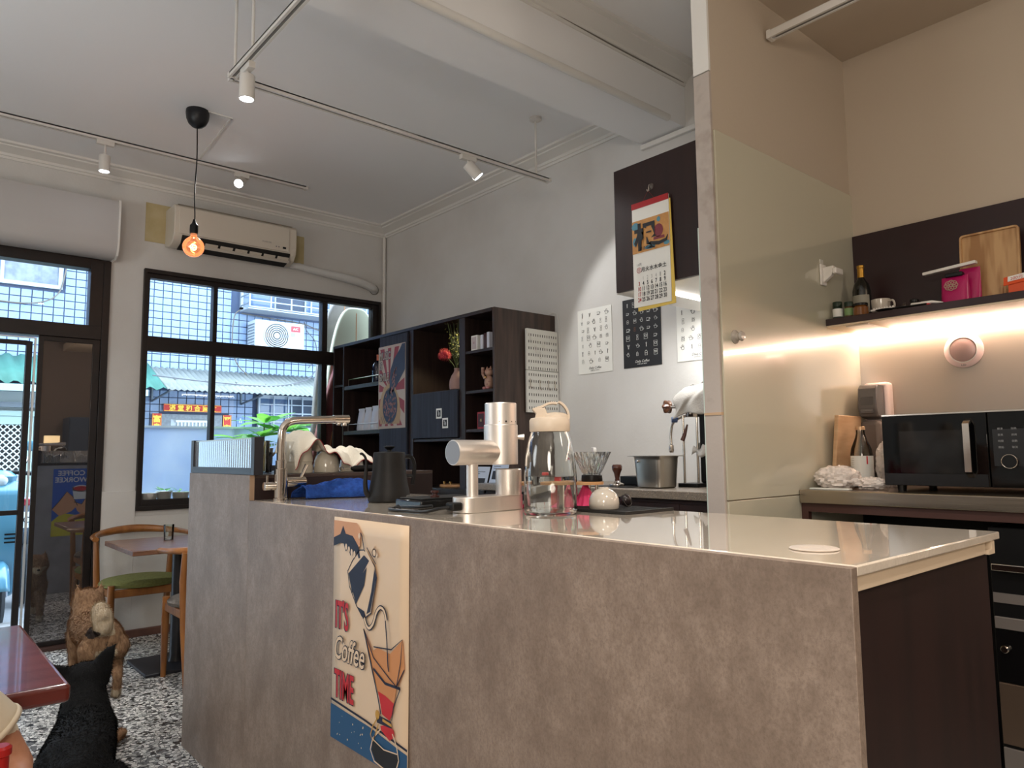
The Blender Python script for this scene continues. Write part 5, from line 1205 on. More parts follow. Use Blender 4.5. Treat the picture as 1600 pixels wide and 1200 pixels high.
part('cap', MB().lathe((bx, by, ZS+.235), [(.0185, -.006), (.0185, .006), (.017, .008)], 22), M('cap_gold', (204, 168, 130), .35, .4), t)
lb = part('label', MB().lathe((bx, by, ZS+.040), [(.0428, 0), (.0428, .085)], 24, cap=False, a0=PI*.72, ang=PI*.95), m_paper, t)
s = Sheet(t, (bx-.0445, by+.030, ZS+.042), (.25, -.968, 0), (0, 0, 1))
for k_, c_ in enumerate('黑蔴油雞湯'): s.text(c_, .048, .066-.014*k_, .013, m_ink)
s.poly([(.056, .05), (.068, .05), (.068, .082), (.056, .082)], m_red, 'panel_print', 1)
for j in range(7): s.line([(.008, .074-.009*j), (.034, .074-.009*j)], .0016, grey, 'text_print', 1)
s.done()
m_film = bpy.data.materials.new('plastic_film'); m_film.use_nodes = True
_b = m_film.node_tree.nodes['Principled BSDF']; _b.inputs['Base Color'].default_value = lin((250, 242, 236)); _b.inputs['Roughness'].default_value = .25; _b.inputs['Alpha'].default_value = .7
from mathutils import noise as mn
def crumple(c, r, seed, n=46, h=26, amp=.34):
    mb = MB(); vs = []; fs = []; so = Vector((seed*3.7, seed*1.3, seed*2.1))
    for i in range(h+1):
        for j in range(n):
            t_ = PI*i/h; a = 2*PI*j/n; d = Vector((math.sin(t_)*math.cos(a), math.sin(t_)*math.sin(a), -math.cos(t_)))
            k_ = 1+amp*(1-2*abs(mn.noise(d*2.1+so)))*.8-amp*.5+amp*.55*(.5-abs(mn.noise(d*5.3+so)))+amp*.25*(.5-abs(mn.noise(d*11+so)))
            vs.append((c[0]+r[0]*d.x*k_, c[1]+r[1]*d.y*k_, c[2]+max(.0005, (r[2]*d.z*k_+r[2])*.95)))
    for i in range(h):
        for j in range(n): fs.append((i*n+j, i*n+(j+1) % n, (i+1)*n+(j+1) % n, (i+1)*n+j))
    return mb.add(vs, fs)
single('plastic_bag', 'crumpled white plastic bag at the glass-wall end of the steel worktop', 'bag', crumple((2.80, 1.325, ZS), (.075, .075, .045), 3), m_film, ang=22)
single('plastic_bag', 'flat white plastic bag lying in front of the glass bottle', 'bag', crumple((2.80, 1.200, ZS), (.055, .055, .024), 8), m_film, ang=22)
single('plastic_bag', 'upright translucent plastic bag between glass bottle and microwave', 'bag', crumple((3.02, 1.215, ZS), (.040, .048, .095), 21), m_film, ang=22)
single('paper_packet', 'flat folded paper packet under the crumpled plastic bag', 'packet', MB().box(2.70, 2.735, 1.24, 1.39, ZS, ZS+.006), m_paper, bevel=.002)
# ring-shaped push light
t = thing('round_wall_light', 'round pinkish-white battery light stuck on the kitchen splashback', 'wall light', (3.24, 1.0, 1.52))
rc = (3.2515, 1.000, 1.592)
part('rim', MB().lathe(rc, [(.070, 0), (.071, -.006), (.066, -.012), (.052, -.016), (.049, -.012)], 44, 'x'), M('rim_pinkwhite', (232, 208, 204), .3), t)
part('ring', MB().tube([(rc[0]-.0155, rc[1]+.050*math.cos(i*PI/24), rc[2]+.050*math.sin(i*PI/24)) for i in range(48)], .002, 8, closed=True), m_white, t)
part('lens', MB().lathe((rc[0]-.008, rc[1], rc[2]), [(.048, 0), (.046, -.008), (.03, -.014), (.001, -.016)], 36, 'x'), M('lens_grey', (176, 150, 146), .3), t)
part('lettering', text_mb('LED', (rc[0]-.0145, rc[1], rc[2]-.064), (0, -1, 0), (0, 0, 1), .010), m_ink, t, smooth=False)
# on the glass wall
t = thing('wall_hook', 'white plastic adhesive bracket on the green glass wall', 'bracket', (2.95, 1.40, 1.90))
part('plate', MB().box(2.915, 2.965, 1.404, 1.4118, 1.885, 1.975), m_white, t, bevel=.006)
part('arm', MB().prism([(0, 0), (-.035, .025), (-.045, .05), (-.045, .065), (0, .065)], (2.93, 1.404, 1.895), (0, 1, 0), (0, 0, 1), (.022, 0, 0)), m_white, t, bevel=.003)
part('clip', MB().box(2.925, 2.990, 1.345, 1.362, 1.925, 1.950), m_white, t, bevel=.004)
part('tape_tab', MB().box(2.925, 2.95, 1.409, 1.4118, 1.976, 1.995), M('tab_clear', (206, 204, 196), .2), t)
single('suction_hook', 'small greyish round suction hook on the green glass wall near the partition edge', 'hook', MB().lathe((2.262, 1.4118, 1.602), [(.025, 0), (.025, -.003), (.014, -.008), (.013, -.018), (.018, -.026), (.014, -.034), (.001, -.036)], 26, 'y'), M('knob_grey', (176, 168, 158), .2, coat=.5))
# on the shelf
ZH = 1.7422
def jar(x, y, r, h, lab, body, cap, label=None, hc=.02):
    t = thing('spice_jar', lab, 'jar', (x, y, ZH))
    part('jar', MB().lathe((x, y, ZH), [(r*.92, 0), (r, .003), (r, h-hc-.008), (r*.8, h-hc)], 24), body, t)
    part('lid', MB().lathe((x, y, ZH+h-hc), [(r*.95, 0), (r*.95, hc-.002), (r*.88, hc)], 24), cap, t)
    if label: part('label', MB().lathe((x, y, ZH+h*.15), [(r*1.02, 0), (r*1.02, h*.45)], 24, cap=False), label, t)
m_lidg = M('lid_green', (26, 44, 30), .35); m_spice = M('spice_brown', (90, 60, 34), .5); m_honey = M('jar_amber', (110, 66, 24), .15, coat=.5)
jar(3.0, 1.382, .020, .075, 'spice jar with a dark green lid at the very end of the shelf', m_lidg, m_lidg, m_paper)
jar(3.0, 1.335, .018, .068, 'smaller green-labelled spice jar, second from the shelf end', m_spice, m_lidg, M('label_green', (120, 150, 96), .5))
jar(2.99, 1.283, .030, .052, 'squat amber glass jar with dark lid on the shelf', m_honey, m_black, None, .01)
t = thing('wine_bottle', 'dark bottle with gold foil neck standing at the back of the shelf', 'bottle', (3.12, 1.33, ZH))
part('body', MB().lathe((3.13, 1.335, ZH), [(.034, 0), (.037, .004), (.037, .13), (.030, .16), (.014, .185), (.0125, .19)], 28), M('bottle_black', (14, 16, 12), .1, coat=.6), t)
part('foil', MB().lathe((3.13, 1.335, ZH+.19), [(.014, 0), (.0135, .04), (.015, .042), (.015, .052)], 20), M('gold_foil', (176, 130, 50), .3, .7), t)
part('label', MB().lathe((3.13, 1.335, ZH+.035), [(.0375, 0), (.0375, .075)], 24, cap=False, a0=PI*.6, ang=PI*.8), M('label_grey', (150, 146, 132), .6), t)
t = thing('mug', 'white mug standing on the shelf beside the gold-necked bottle', 'mug', (3.07, 1.24, ZH))
part('cup', MB().lathe((3.07, 1.235, ZH), [(.028, 0), (.034, .01), (.036, .07), (.034, .07), (.032, .012), (.001, .008)], 30, cap=False), m_milk, t)
part('handle', MB().tube(curve_pts([(3.06, 1.199, ZH+.058), (3.055, 1.182, ZH+.058), (3.055, 1.176, ZH+.04), (3.057, 1.184, ZH+.02), (3.06, 1.199, ZH+.018)], 4), .0042, 8), m_milk, t)
t = thing('white_rack', 'low white plastic rack lying on the shelf behind the black spoon', 'rack', (3.0, 1.22, ZH))
part('bar', MB().box(2.99, 3.02, 1.155, 1.245, ZH+.012, ZH+.020).box(2.99, 3.02, 1.155, 1.245, ZH, ZH+.005), m_white, t, bevel=.002)
for i in range(8): part('slat', MB().box(3.0, 3.005, 1.16+.0105*i, 1.165+.0105*i, ZH+.020, ZH+.026), m_white, t)
t = thing('ladle', 'black ladle lying along the front of the shelf', 'ladle', (2.975, 1.12, ZH))
part('bowl', MB().lathe((2.978, 1.185, ZH), [(.001, .0005), (.016, .003), (.024, .011), (.022, .011), (.014, .005), (.001, .003)], 24, sy=1.5, cap=False), m_black, t)
part('handle', MB().tube([(2.976, 1.155, ZH+.010), (2.974, 1.10, ZH+.008), (2.972, 1.03, ZH+.007)], .004, 8), m_black, t)
single('pan_handle', 'round black pot knob among the small things on the shelf', 'knob', MB().lathe((3.05, 1.10, ZH), [(.018, 0), (.018, .01), (.010, .014), (.010, .028), (.016, .034), (.016, .044), (.008, .048)], 20), m_black)
single('bottle_cap', 'small dark glass dropper bottle on the shelf', 'bottle', MB().lathe((3.02, 1.125, ZH), [(.011, 0), (.012, .002), (.012, .022), (.006, .028), (.006, .034)], 16), M('smoke_glass', (60, 50, 46), .1))
t = thing('peeler', 'white and red kitchen peeler lying across the shelf edge', 'peeler', (2.99, 1.04, ZH))
part('head', MB().obox((2.99, 1.065, ZH+.012), (.2, 1, .1), (1, -.2, 0), (0, -.1, 1), .026, .012, .008), m_white, t, bevel=.005)
part('handle', MB().tube([(2.99, 1.055, ZH+.014), (3.0, 1.02, ZH+.017), (3.01, .985, ZH+.010)], [.008, .006, .003], 10), m_white, t)
part('grip', MB().obox((2.985, 1.042, ZH+.006), (.1, 1, 0), (1, -.1, 0), (0, 0, 1), .020, .010, .004), m_red, t, bevel=.003)
t = thing('snack_pouch', 'magenta snack pouch with a printed flower and black clip', 'pouch', (3.10, .96, ZH))
m_mag = M('pouch_magenta', (176, 18, 92), .3, bump=.2, bscale=18)
def pch(a, b):
    w_ = .052*(1-.12*b); d_ = .026*(1-b)**.5+.003
    ang_ = 2*PI*a; return (3.09+d_*math.sin(ang_), .965+w_*math.copysign(abs(math.cos(ang_))**.6, math.cos(ang_)), ZH+.118*b)
part('pouch', MB().grid(pch, 24, 8), m_mag, t)
part('clip', MB().box(3.075, 3.105, .935, .995, ZH+.116, ZH+.132), m_black, t, bevel=.003)
s = Sheet(t, (3.058, 1.005, ZH+.045), (0, -1, 0), (0.1, 0, .995))
m_fp = M('print_taupe', (176, 150, 130), .5)
for i in range(8):
    a = i*PI/4; s.ring(.035+.014*math.cos(a), .035+.012*math.sin(a), .010, .0025, m_fp, 'flower_print', 4, .008, 10)
s.done()
single('snack_pouch', 'tall magenta pouch leaning between clip pouch and wooden tray', 'pouch', MB().grid(lambda a, b: (3.13+(.022*(1-b)+.003)*math.sin(2*PI*a), .925+.036*math.cos(2*PI*a), ZH+.15*b), 20, 6), m_mag)
t = thing('drawer_rail', 'white plastic bar lying on top of the magenta pouches', 'bar', (3.1, .95, ZH+.15))
part('bar', MB().obox((3.10, .985, ZH+.156), (.05, 1, -.06), (1, -.05, 0), (0, .06, 1), .095, .012, .006), m_white, t, bevel=.002)
part('bracket', MB().box(3.095, 3.115, .90, .95, ZH+.160, ZH+.166), M('bracket_steel', (130, 120, 115), .3, .9), t)
# wooden tray
t = thing('wooden_tray', 'rectangular light ash wood tray standing upright on the shelf', 'tray', (3.19, .86, ZH))
m_ash = M('ash_wood', (196, 158, 112), .5, col2=(160, 118, 76), scale=3.2, stretch=(6, 8, 1.1), detail=2, lo=.42, hi=.58)
tl = Vector((.10, 0, .995)); tn = Vector((-.995, 0, .10)); ty = Vector((0, 1, 0)); tc_ = Vector((3.180, .868, ZH+.148))
def rrect(w, h, r, n=5):
    return [(sx*(w-r)+r*math.cos(a0+k_*PI/2/n), sy*(h-r)+r*math.sin(a0+k_*PI/2/n)) for sx, sy, a0 in ((1, 1, 0), (-1, 1, PI/2), (-1, -1, PI), (1, -1, 1.5*PI)) for k_ in range(n+1)]
part('base', MB().prism(rrect(.100, .146, .014), tc_, ty, tl, tn*.006), m_ash, t)
rm = MB(); oc = rrect(.100, .146, .014); ic = rrect(.093, .139, .009); n = len(oc)
pt_ = lambda p, d_: tc_+ty*p[0]+tl*p[1]+tn*d_
rm.add([pt_(p, .006) for p in oc]+[pt_(p, .016) for p in oc]+[pt_(p, .016) for p in ic]+[pt_(p, .006) for p in ic],
       [(k_*n+i, k_*n+(i+1) % n, (k_+1)*n+(i+1) % n, (k_+1)*n+i) for k_ in range(3) for i in range(n)])
part('rim', rm, m_ash, t)
for i, (y, h) in enumerate(((.932, .05), (.922, .055), (.828, .07), (.818, .06))):
    single('wood_stick', ['short wooden stick at the pouch side of the tray', 'second short wooden stick at the pouch side', 'tall wooden stick near the orange carton', 'wooden stick closest to the orange carton'][i], 'stick', MB().obox((3.145, y, ZH+h/2+.0005), (1, 0, 0), (0, 1, .04), (0, -.04, 1), .003, .0035, h/2), m_wood)
t = thing('orange_carton', 'small orange carton with a white price sticker on the shelf', 'carton', (3.03, .745, ZH))
m_ora = M('carton_orange', (222, 84, 36), .5)
part('carton', MB().box(3.02, 3.07, .70, .775, ZH, ZH+.045), m_ora, t, bevel=.001)
part('flap', MB().obox((3.02, .745, ZH+.058), (0, 1, -.12), (.25, 0, 1), (1, 0, -.25), .043, .016, .0015), m_ora, t)
s = Sheet(t, Vector((3.0155, .780, ZH+.043)), (0, -1, .12), (.25, 0, .97))
s.poly([(.006, .006), (.062, .006), (.062, .026), (.006, .026)], m_paper, 'sticker', 4); s.text('200元', .034, .009, .016, m_red, lv=6); s.done()
# ================================================================ small table and chairs by the window
m_tt = M('table_walnut', (122, 86, 66), .35, col2=(92, 60, 46), scale=5, stretch=(1, 8, 8), coat=.2)
t = thing('cafe_table', 'small square walnut cafe table on a black column by the window', 'table', (1.36, 4.62, 0))
part('tabletop', MB().box(1.03, 1.72, 4.30, 4.95, .672, .70), m_tt, t, bevel=.004)
part('column', MB().lathe((1.355, 4.60, .02), [(.045, 0), (.038, .03), (.038, .64)], 24), M('column_black', (24, 24, 28), .4), t)
part('base_plate', MB().box(1.14, 1.58, 4.40, 4.80, 0, .018), M('cast_black', (38, 38, 44), .45), t, bevel=.004)
part('top_bracket', MB().box(1.22, 1.50, 4.48, 4.74, .655, .672), m_black, t)
single('water_glass', 'clear water glass standing on the small walnut table', 'glass', MB().lathe((1.325, 4.72, .7005), [(.024, 0), (.026, .002), (.030, .092), (.0285, .092), (.025, .008), (.001, .006)], 26, cap=False), m_thin)
m_oak = M('chair_teak', (154, 100, 50), .35, col2=(130, 80, 38), scale=8, stretch=(3, 3, .6), coat=.2)
def elbow_chair(label, x, y, rz, seatmat, grp='round-backed teak chairs at the walnut table'):
    """faces local +y; back rail behind at -y"""
    t = thing('elbow_chair', label, 'chair', (x, y, 0), rz, grp)
    def a(n, mb, m, **k): return part(n, mb, m, t, local=True, **k)
    pr = [(1e-4, .452), (.15, .450), (.205, .440), (.222, .425), (.218, .408), (.18, .400), (1e-4, .400)]
    a('seat', MB().lathe((0, .02, 0), pr, 36, sx=1.08, sy=.95, cap=False), seatmat)
    fr = MB()
    for y0, y1 in ((-.175, -.15), (.17, .195)): fr.box(-.20, .20, y0, y1, .355, .402)
    for x0, x1 in ((-.215, -.19), (.19, .215)): fr.box(x0, x1, -.16, .18, .355, .402)
    a('seat_frame', fr, m_oak, bevel=.006)
    for sx in (-1, 1):
        a('leg', MB().tube([(sx*.205, .19, .0), (sx*.205, .185, .25), (sx*.205, .18, .43)], [.014, .021, .020], 12), m_oak)
        a('leg', MB().tube([(sx*.205, -.21, .0), (sx*.21, -.17, .30), (sx*.222, -.165, .55), (sx*.225, -.19, .705)], [.014, .021, .019, .014], 12), m_oak)
    arc = curve_pts([(-.275, .06, .700), (-.262, -.06, .705), (-.20, -.175, .712), (-.10, -.235, .722), (0, -.25, .726), (.10, -.235, .722), (.20, -.175, .712), (.262, -.06, .705), (.275, .06, .700)], 5)
    k = len(arc); rs = [.019+.016*math.sin(PI*i/(k-1))**2 for i in range(k)]
    a('back_rail', MB().tube(arc, rs, 14, flat=.75, up=(0, 0, 1)), m_oak)
    return t
m_green = M('fabric_green', (116, 118, 66), .9, col2=(100, 104, 54), scale=70, bump=.3, bscale=300)
m_fgrey = M('fabric_grey', (116, 108, 100), .9, col2=(96, 90, 84), scale=90, bump=.3, bscale=300)
elbow_chair('teak chair with a green seat pad behind the walnut table', 1.28, 5.13, PI, m_green)
elbow_chair('teak chair with a grey seat pad on the camera side of the table', 1.43, 4.19, 0, m_fgrey)

# red lacquered table
t = thing('lacquered_table', 'glossy red-brown lacquered table jutting in beside the seated person', 'table', (-.1, 2.3, 0))
m_lac = M('red_lacquer', (112, 34, 22), .25, col2=(84, 24, 16), scale=3, stretch=(.7, 9, 1), coat=.4, detail=3)
part('tabletop', MB().box(-.55, .335, 1.865, 2.62, .672, .712), m_lac, t, bevel=.010, seg=3)
part('apron', MB().box(-.48, .24, 1.95, 2.54, .61, .672), m_lac, t)
for x in (-.46, .20):
    for y in (1.97, 2.50): part('leg', MB().box(x, x+.045, y, y+.045, 0, .61), m_lac, t, bevel=.004)

# ================================================================ dogs
def fur(name, col, col2, sc=90):
    m = M(name, col, .9, col2=col2, scale=sc, stretch=(1, 1, .35), bump=.6, bscale=sc*2.2, sheen=0, lo=.3, hi=.7); return m
f_red = fur('fur_red', (176, 140, 106), (124, 92, 66)); f_cream = fur('fur_cream', (206, 190, 164), (178, 156, 126)); f_dark = fur('fur_dark', (62, 46, 38), (40, 30, 26))
f_blk = fur('fur_black', (10, 10, 11), (5, 5, 6), 70); f_tan = fur('fur_tan', (190, 150, 112), (168, 126, 90))
def paint(me, rules):
    for p in me.polygons:
        c = p.center
        for i, fn in rules:
            if fn(c): p.material_index = i
# standing red dog, seen from behind, head towards the door (+y)
mb = MB(); dx, dy = .885, 4.18
D = lambda x, y, z: (dx+x, dy+y, z)
capsule(mb, [D(.005, .02, .290), D(0, .14, .295), D(-.01, .28, .300), D(-.02, .36, .315)], [.092, .098, .095, .080], 18)
mb.ball(D(.0, .015, .275), (.088, .075, .090), 18, 12)
capsule(mb, [D(-.01, .34, .33), D(-.005, .38, .385), D(-.0, .39, .415)], [.082, .074, .066], 16)
mb.ball(D(-.0, .40, .425), (.078, .078, .066), 20, 14)
mb.ball(D(-.045, .40, .405), (.036, .04, .040), 12, 10); mb.ball(D(.045, .40, .405), (.034, .04, .038), 12, 10)
capsule(mb, [D(-.0, .44, .405), D(-.0, .505, .392)], [.034, .022], 12)
for sgn in (-1, 1):
    ex = sgn*.050
    mb.add([D(ex-.024, .375, .462), D(ex+.024, .375, .462), D(ex+.02, .402, .462), D(ex-.02, .402, .462), D(ex+sgn*.012, .385, .528)], [(0, 3, 2, 1), (0, 1, 4), (1, 2, 4), (2, 3, 4), (3, 0, 4)])
    hx = sgn*.056
    capsule(mb, [D(hx, .005, .25), D(hx*1.08, .045, .165), D(hx*1.08, -.040, .105), D(hx*1.08, -.025, .02)], [.064, .040, .022, .019], 14)
    mb.ball(D(hx*1.08, -.008, .016), (.022, .034, .016), 12, 8)
    capsule(mb, [D(hx-.01, .33, .27), D(hx-.01, .35, .15), D(hx-.01, .345, .02)], [.045, .026, .020], 14)
    mb.ball(D(hx-.01, .36, .016), (.022, .034, .016), 12, 8)
# curled tail standing over the rump
capsule(mb, [D(-.015, -.035, .330), D(-.022, -.078, .370), D(-.028, -.075, .420), D(-.03, -.035, .445), D(-.03, .005, .415)], [.030, .044, .046, .040, .030], 16)
def hairs(me, n, ln, flow, seed, root, name, w=.0011, lift=.45):
    q_ = random.Random(seed); P_ = me.polygons; V_ = me.vertices; ar = []; s_ = 0
    for p in P_: s_ += p.area; ar.append(s_)
    import bisect
    bk = {}
    for _ in range(n):
        p = P_[min(len(P_)-1, bisect.bisect(ar, q_.random()*s_))]; vs = [V_[i].co for i in p.vertices]
        a, b = q_.random(), q_.random(); c = vs[0].lerp(vs[1], a).lerp(vs[-1].lerp(vs[2], a) if len(vs) > 3 else vs[2], b)
        nn = p.normal; f_ = Vector(flow(c)); f_ = f_-nn*f_.dot(nn)
        if f_.length < .05: f_ = nn.orthogonal()
        f_.normalize(); d = (f_+nn*lift*q_.uniform(.5, 1.4)+Vector((q_.gauss(0, .16), q_.gauss(0, .16), q_.gauss(0, .16)))).normalized()
        sd = d.cross(nn).normalized()*w; l_ = ln*q_.uniform(.6, 1.25)
        bk.setdefault(p.material_index, MB()).add([c-sd, c+sd, c+d*l_], [(0, 1, 2)])
    for k_, mb_ in bk.items():
        part(name, mb_.mesh(name, me.materials[k_], fix=False, smooth=False), None, root, kind='stuff')
t = thing('brown_dog', 'red-brown dog standing with its back to us, cream tail curled up', 'dog', (dx, dy+.18, 0))
me = fuse(mb, [f_red, f_cream, f_dark], .0085, 4, _root[t.name].inverted())
def rel(c): return (c[0], c[1]+.18, c[2])
paint(me, [(1, lambda c: rel(c)[1] < -.012 and c[2] > .322 and abs(c[0]+.025) < .06), (1, lambda c: rel(c)[1] < -.02 and c[2] < .25 and abs(c[0]) < .045 and c[2] > .14), (1, lambda c: c[2] < .05),
           (2, lambda c: (c[0]+.062)**2+(c[2]-.335)**2 < .00055 and rel(c)[1] < .02), (2, lambda c: abs(c[0]) < .008 and rel(c)[1] < -.02 and abs(c[2]-.285) < .010),
           (1, lambda c: rel(c)[1] > .45 and c[2] < .41)])
part('body', me, None, t)
hairs(me, 26000, .017, lambda c: (0, -1, -.35 if c[2] < .4 else .1), 1, t, 'fur')
part('nose', MB().ball(D(-.0, .526, .398), (.010, .007, .008), 10, 8), m_black, t)
for sgn in (-1, 1): part('eye', MB().ball(D(sgn*.028, .462, .435), .008, 10, 8), M('eye_dark', (14, 10, 8), .05), t)
part('whisker_tuft', MB().ball(D(-.035, .505, .380), (.014, .012, .008), 10, 8), f_cream, t) if False else None
# black dog lying, seen from behind
mb = MB(); bx_, by_ = .66, 3.30
D = lambda x, y, z: (bx_+x, by_+y, z)
capsule(mb, [D(-.13, -.42, .10), D(-.10, -.28, .115), D(-.045, -.10, .125), D(.0, .06, .145), D(.0, .14, .175)], [.105, .125, .118, .104, .085], 20)
mb.ball(D(-.185, -.36, .075), (.075, .12, .075), 16, 10); mb.ball(D(-.02, -.38, .075), (.08, .12, .075), 16, 10)
capsule(mb, [D(.0, .08, .19), D(.005, .13, .245), D(.008, .16, .285)], [.090, .078, .072], 18)
mb.ball(D(.008, .17, .303), (.083, .078, .064), 22, 14)
mb.ball(D(-.045, .17, .280), (.036, .04, .036), 12, 8); mb.ball(D(.060, .17, .280), (.036, .04, .036), 12, 8)
capsule(mb, [D(.01, .22, .29), D(.01, .29, .278)], [.036, .024], 12)
# ears: one pricked high, one turned out low
mb.add([D(.012, .13, .335), D(.094, .13, .275), D(.090, .19, .275), D(.016, .19, .335), D(.122, .145, .436), D(.088, .150, .430)], [(0, 3, 2, 1), (0, 1, 4, 5), (1, 2, 4), (2, 3, 5, 4), (3, 0, 5)])
mb.add([D(-.020, .14, .348), D(-.086, .14, .275), D(-.080, .19, .275), D(-.024, .19, .345), D(-.142, .14, .382), D(-.118, .15, .392)], [(0, 1, 2, 3), (0, 5, 4, 1), (1, 4, 2), (2, 4, 5, 3), (3, 5, 0)])
# forelegs
capsule(mb, [D(.070, .08, .12), D(.085, .10, .05), D(.118, .175, .028), D(.168, .255, .022)], [.050, .034, .024, .022], 14)
mb.ball(D(.178, .272, .019), (.024, .032, .018), 14, 8)
for k_ in (-1, 0, 1): mb.ball(D(.186+k_*.010, .298-k_*.006, .014), (.008, .012, .011), 8, 6)
capsule(mb, [D(-.065, .08, .12), D(-.07, .12, .045), D(-.06, .24, .024)], [.048, .032, .022], 14); mb.ball(D(-.058, .262, .019), (.024, .030, .018), 12, 8)
capsule(mb, [D(-.10, -.50, .10), D(-.16, -.56, .13), D(-.20, -.52, .17)], [.035, .035, .025], 12)
capsule(mb, [D(.045, -.42, .035), D(.06, -.28, .026), D(.07, -.24, .022)], [.032, .024, .022], 12); capsule(mb, [D(-.25, -.36, .035), D(-.26, -.24, .026)], [.032, .024], 12)
t = thing('black_dog', 'black dog lying on the terrazzo with its back to us, one tan paw out', 'dog', (bx_, by_, 0))
me = fuse(mb, [f_blk, f_tan], .0085, 3, _root[t.name].inverted())
paint(me, [(1, lambda c: c[1] > .125 and c[2] < .07 and abs(c[0]) > .03), (1, lambda c: c[1] > .22 and c[2] < .285), (1, lambda c: c[1] < -.2 and c[1] > -.3 and c[2] < .05 and c[0] > .06)])
part('body', me, None, t)
hairs(me, 26000, .014, lambda c: (-.1, -1, -.3), 2, t, 'fur')
part('nose', MB().ball(D(.01, .312, .283), (.011, .007, .009), 10, 8), m_black, t)
for sgn in (-1, 1): part('eye', MB().ball(D(.01+sgn*.03, .236, .312), .008, 10, 8), _mc['eye_dark'], t)
ra = random.Random(5)

# ================================================================ seated person on a red chair (mostly outside the picture)
m_skin = M('skin', (176, 126, 98), .55, col2=(164, 112, 86), scale=30, bump=.05, bscale=200)
m_shirt = M('shirt_beige', (206, 194, 172), .9, bump=.3, bscale=30); m_trs = M('trousers_khaki', (176, 156, 128), .9, bump=.25, bscale=40)
t = thing('person', 'person in a beige short-sleeved shirt and khaki trousers seated on a red chair', 'person', (.02, 1.62, 0))
mb = MB(); hipz = .52
capsule(mb, [(-.16, 1.69, .56), (-.175, 1.70, .68), (-.18, 1.705, .84), (-.18, 1.705, .92)], [.135, .125, .140, .10], 20)
mb.ball((-.18, 1.705, .93), (.17, .09, .07), 18, 10); capsule(mb, [(-.18, 1.73, .95), (-.18, 1.72, 1.03)], [.055, .05], 14)
mb.ball((-.18, 1.69, 1.12), (.075, .092, .11), 22, 16); mb.ball((-.18, 1.612, 1.105), (.012, .016, .018), 10, 8)
for sgn in (-1, 1): mb.ball((-.18+sgn*.074, 1.71, 1.11), (.010, .02, .028), 10, 8)
# near arm: shoulder, elbow, wrist on the lap
capsule(mb, [(-.015, 1.715, .905), (.08, 1.755, .79), (.190, 1.775, .675), (.226, 1.77, .600), (.222, 1.70, .575), (.185, 1.58, .63), (.15, 1.50, .655)], [.050, .044, .038, .034, .032, .026, .021], 16)
capsule(mb, [(-.345, 1.745, .915), (-.40, 1.76, .78), (-.41, 1.75, .66), (-.32, 1.60, .65), (-.24, 1.50, .65)], [.050, .044, .037, .030, .022], 16)
def hand(px, py, pz, sx):
    mb.ball((px, py-.035, pz), (.036, .042, .014), 14, 8)
    for i, (o_, l_) in enumerate(((-.026, .055), (-.009, .066), (.009, .062), (.025, .048))):
        capsule(mb, [(px+o_, py-.062, pz), (px+o_*1.1, py-.062-l_*.5, pz-.002), (px+o_*1.1, py-.062-l_, pz-.016)], [.0085, .008, .007], 8)
    capsule(mb, [(px-sx*.03, py-.012, pz), (px-sx*.052, py-.04, pz-.004), (px-sx*.054, py-.066, pz-.008)], [.011, .009, .008], 8)
hand(.145, 1.49, .660, 1); hand(-.235, 1.49, .655, -1)
# legs: thigh forward, shin down, foot
for x0, x1 in ((-.29, -.26), (.05, .25)):
    capsule(mb, [(x0, 1.74, .54), (x0*.25+x1*.75, 1.64, .55), (x1, 1.30, .53), (x1+.005, 1.27, .44), (x1+.005, 1.29, .25), (x1, 1.31, .08)], [.098, .086, .064, .058, .055, .040], 18)
    capsule(mb, [(x1, 1.33, .05), (x1, 1.22, .035), (x1+.005, 1.12, .03)], [.042, .040, .030], 14)
me = fuse(mb, [m_skin, m_shirt, m_trs, M('shoe_dark', (40, 36, 34), .6)], .0095, 5, _root[t.name].inverted())
paint(me, [(1, lambda c: c[2] > .56 and c[2] < .99 and abs(c[0]+.20) < .20 and c[1] > .02), (1, lambda c: c[2] > .668 and c[1] > .0 and c[2] < .99),
           (2, lambda c: c[2] < .668 and c[1] < .17 and abs(c[0]+.15) < .25 and c[1] > -.34 and c[2] < .66 and (c[0] < .14 or c[1] < -.02 or c[2] < .57 or c[0] > .255)), (2, lambda c: c[2] < .60 and not (c[0] > .165 and c[0] < .24 and c[1] > .08)), (3, lambda c: c[2] < .085)])
part('body', me, None, t)
# sleeve
sl = MB().tube(curve_pts([(-.03, 1.710, .915), (.05, 1.745, .82), (.125, 1.762, .745), (.190, 1.777, .672)], 4), [.056, .056, .057, .056, .056, .056, .055, .055, .055, .055, .055, .054, .054], 20, cap=False)
part('sleeve', sl, m_shirt, t, solid=.003)
part('sleeve_hem', MB().tube([(.186, 1.7765, .677), (.193, 1.7772, .669)], [.0565, .0562], 20, cap=False), m_shirt, t, solid=.004)
hr = MB().lathe((-.18, 1.715, 1.145), [(.001, .098), (.045, .085), (.078, .045), (.088, 0), (.086, -.05), (.07, -.075)], 22, sy=1.12, cap=False, a0=-.2, ang=PI+.4)
part('hair', hr, M('hair_black', (22, 18, 16), .5), t, solid=.008)
for sgn in (-1, 1): part('eye', MB().ball((-.18+sgn*.028, 1.622, 1.125), .009, 10, 8), _mc['eye_dark'], t)
part('mouth', MB().ball((-.18, 1.612, 1.072), (.020, .006, .004), 12, 6), M('lips', (150, 84, 76), .5), t)
t = thing('red_chair', 'red metal-framed chair under the seated person, only its post showing', 'chair', (.0, 1.70, 0))
m_rc = M('chair_red', (168, 28, 26), .3)
part('seat', MB().box(-.34, .17, 1.50, 1.84, .43, .455), m_rc, t, bevel=.008)
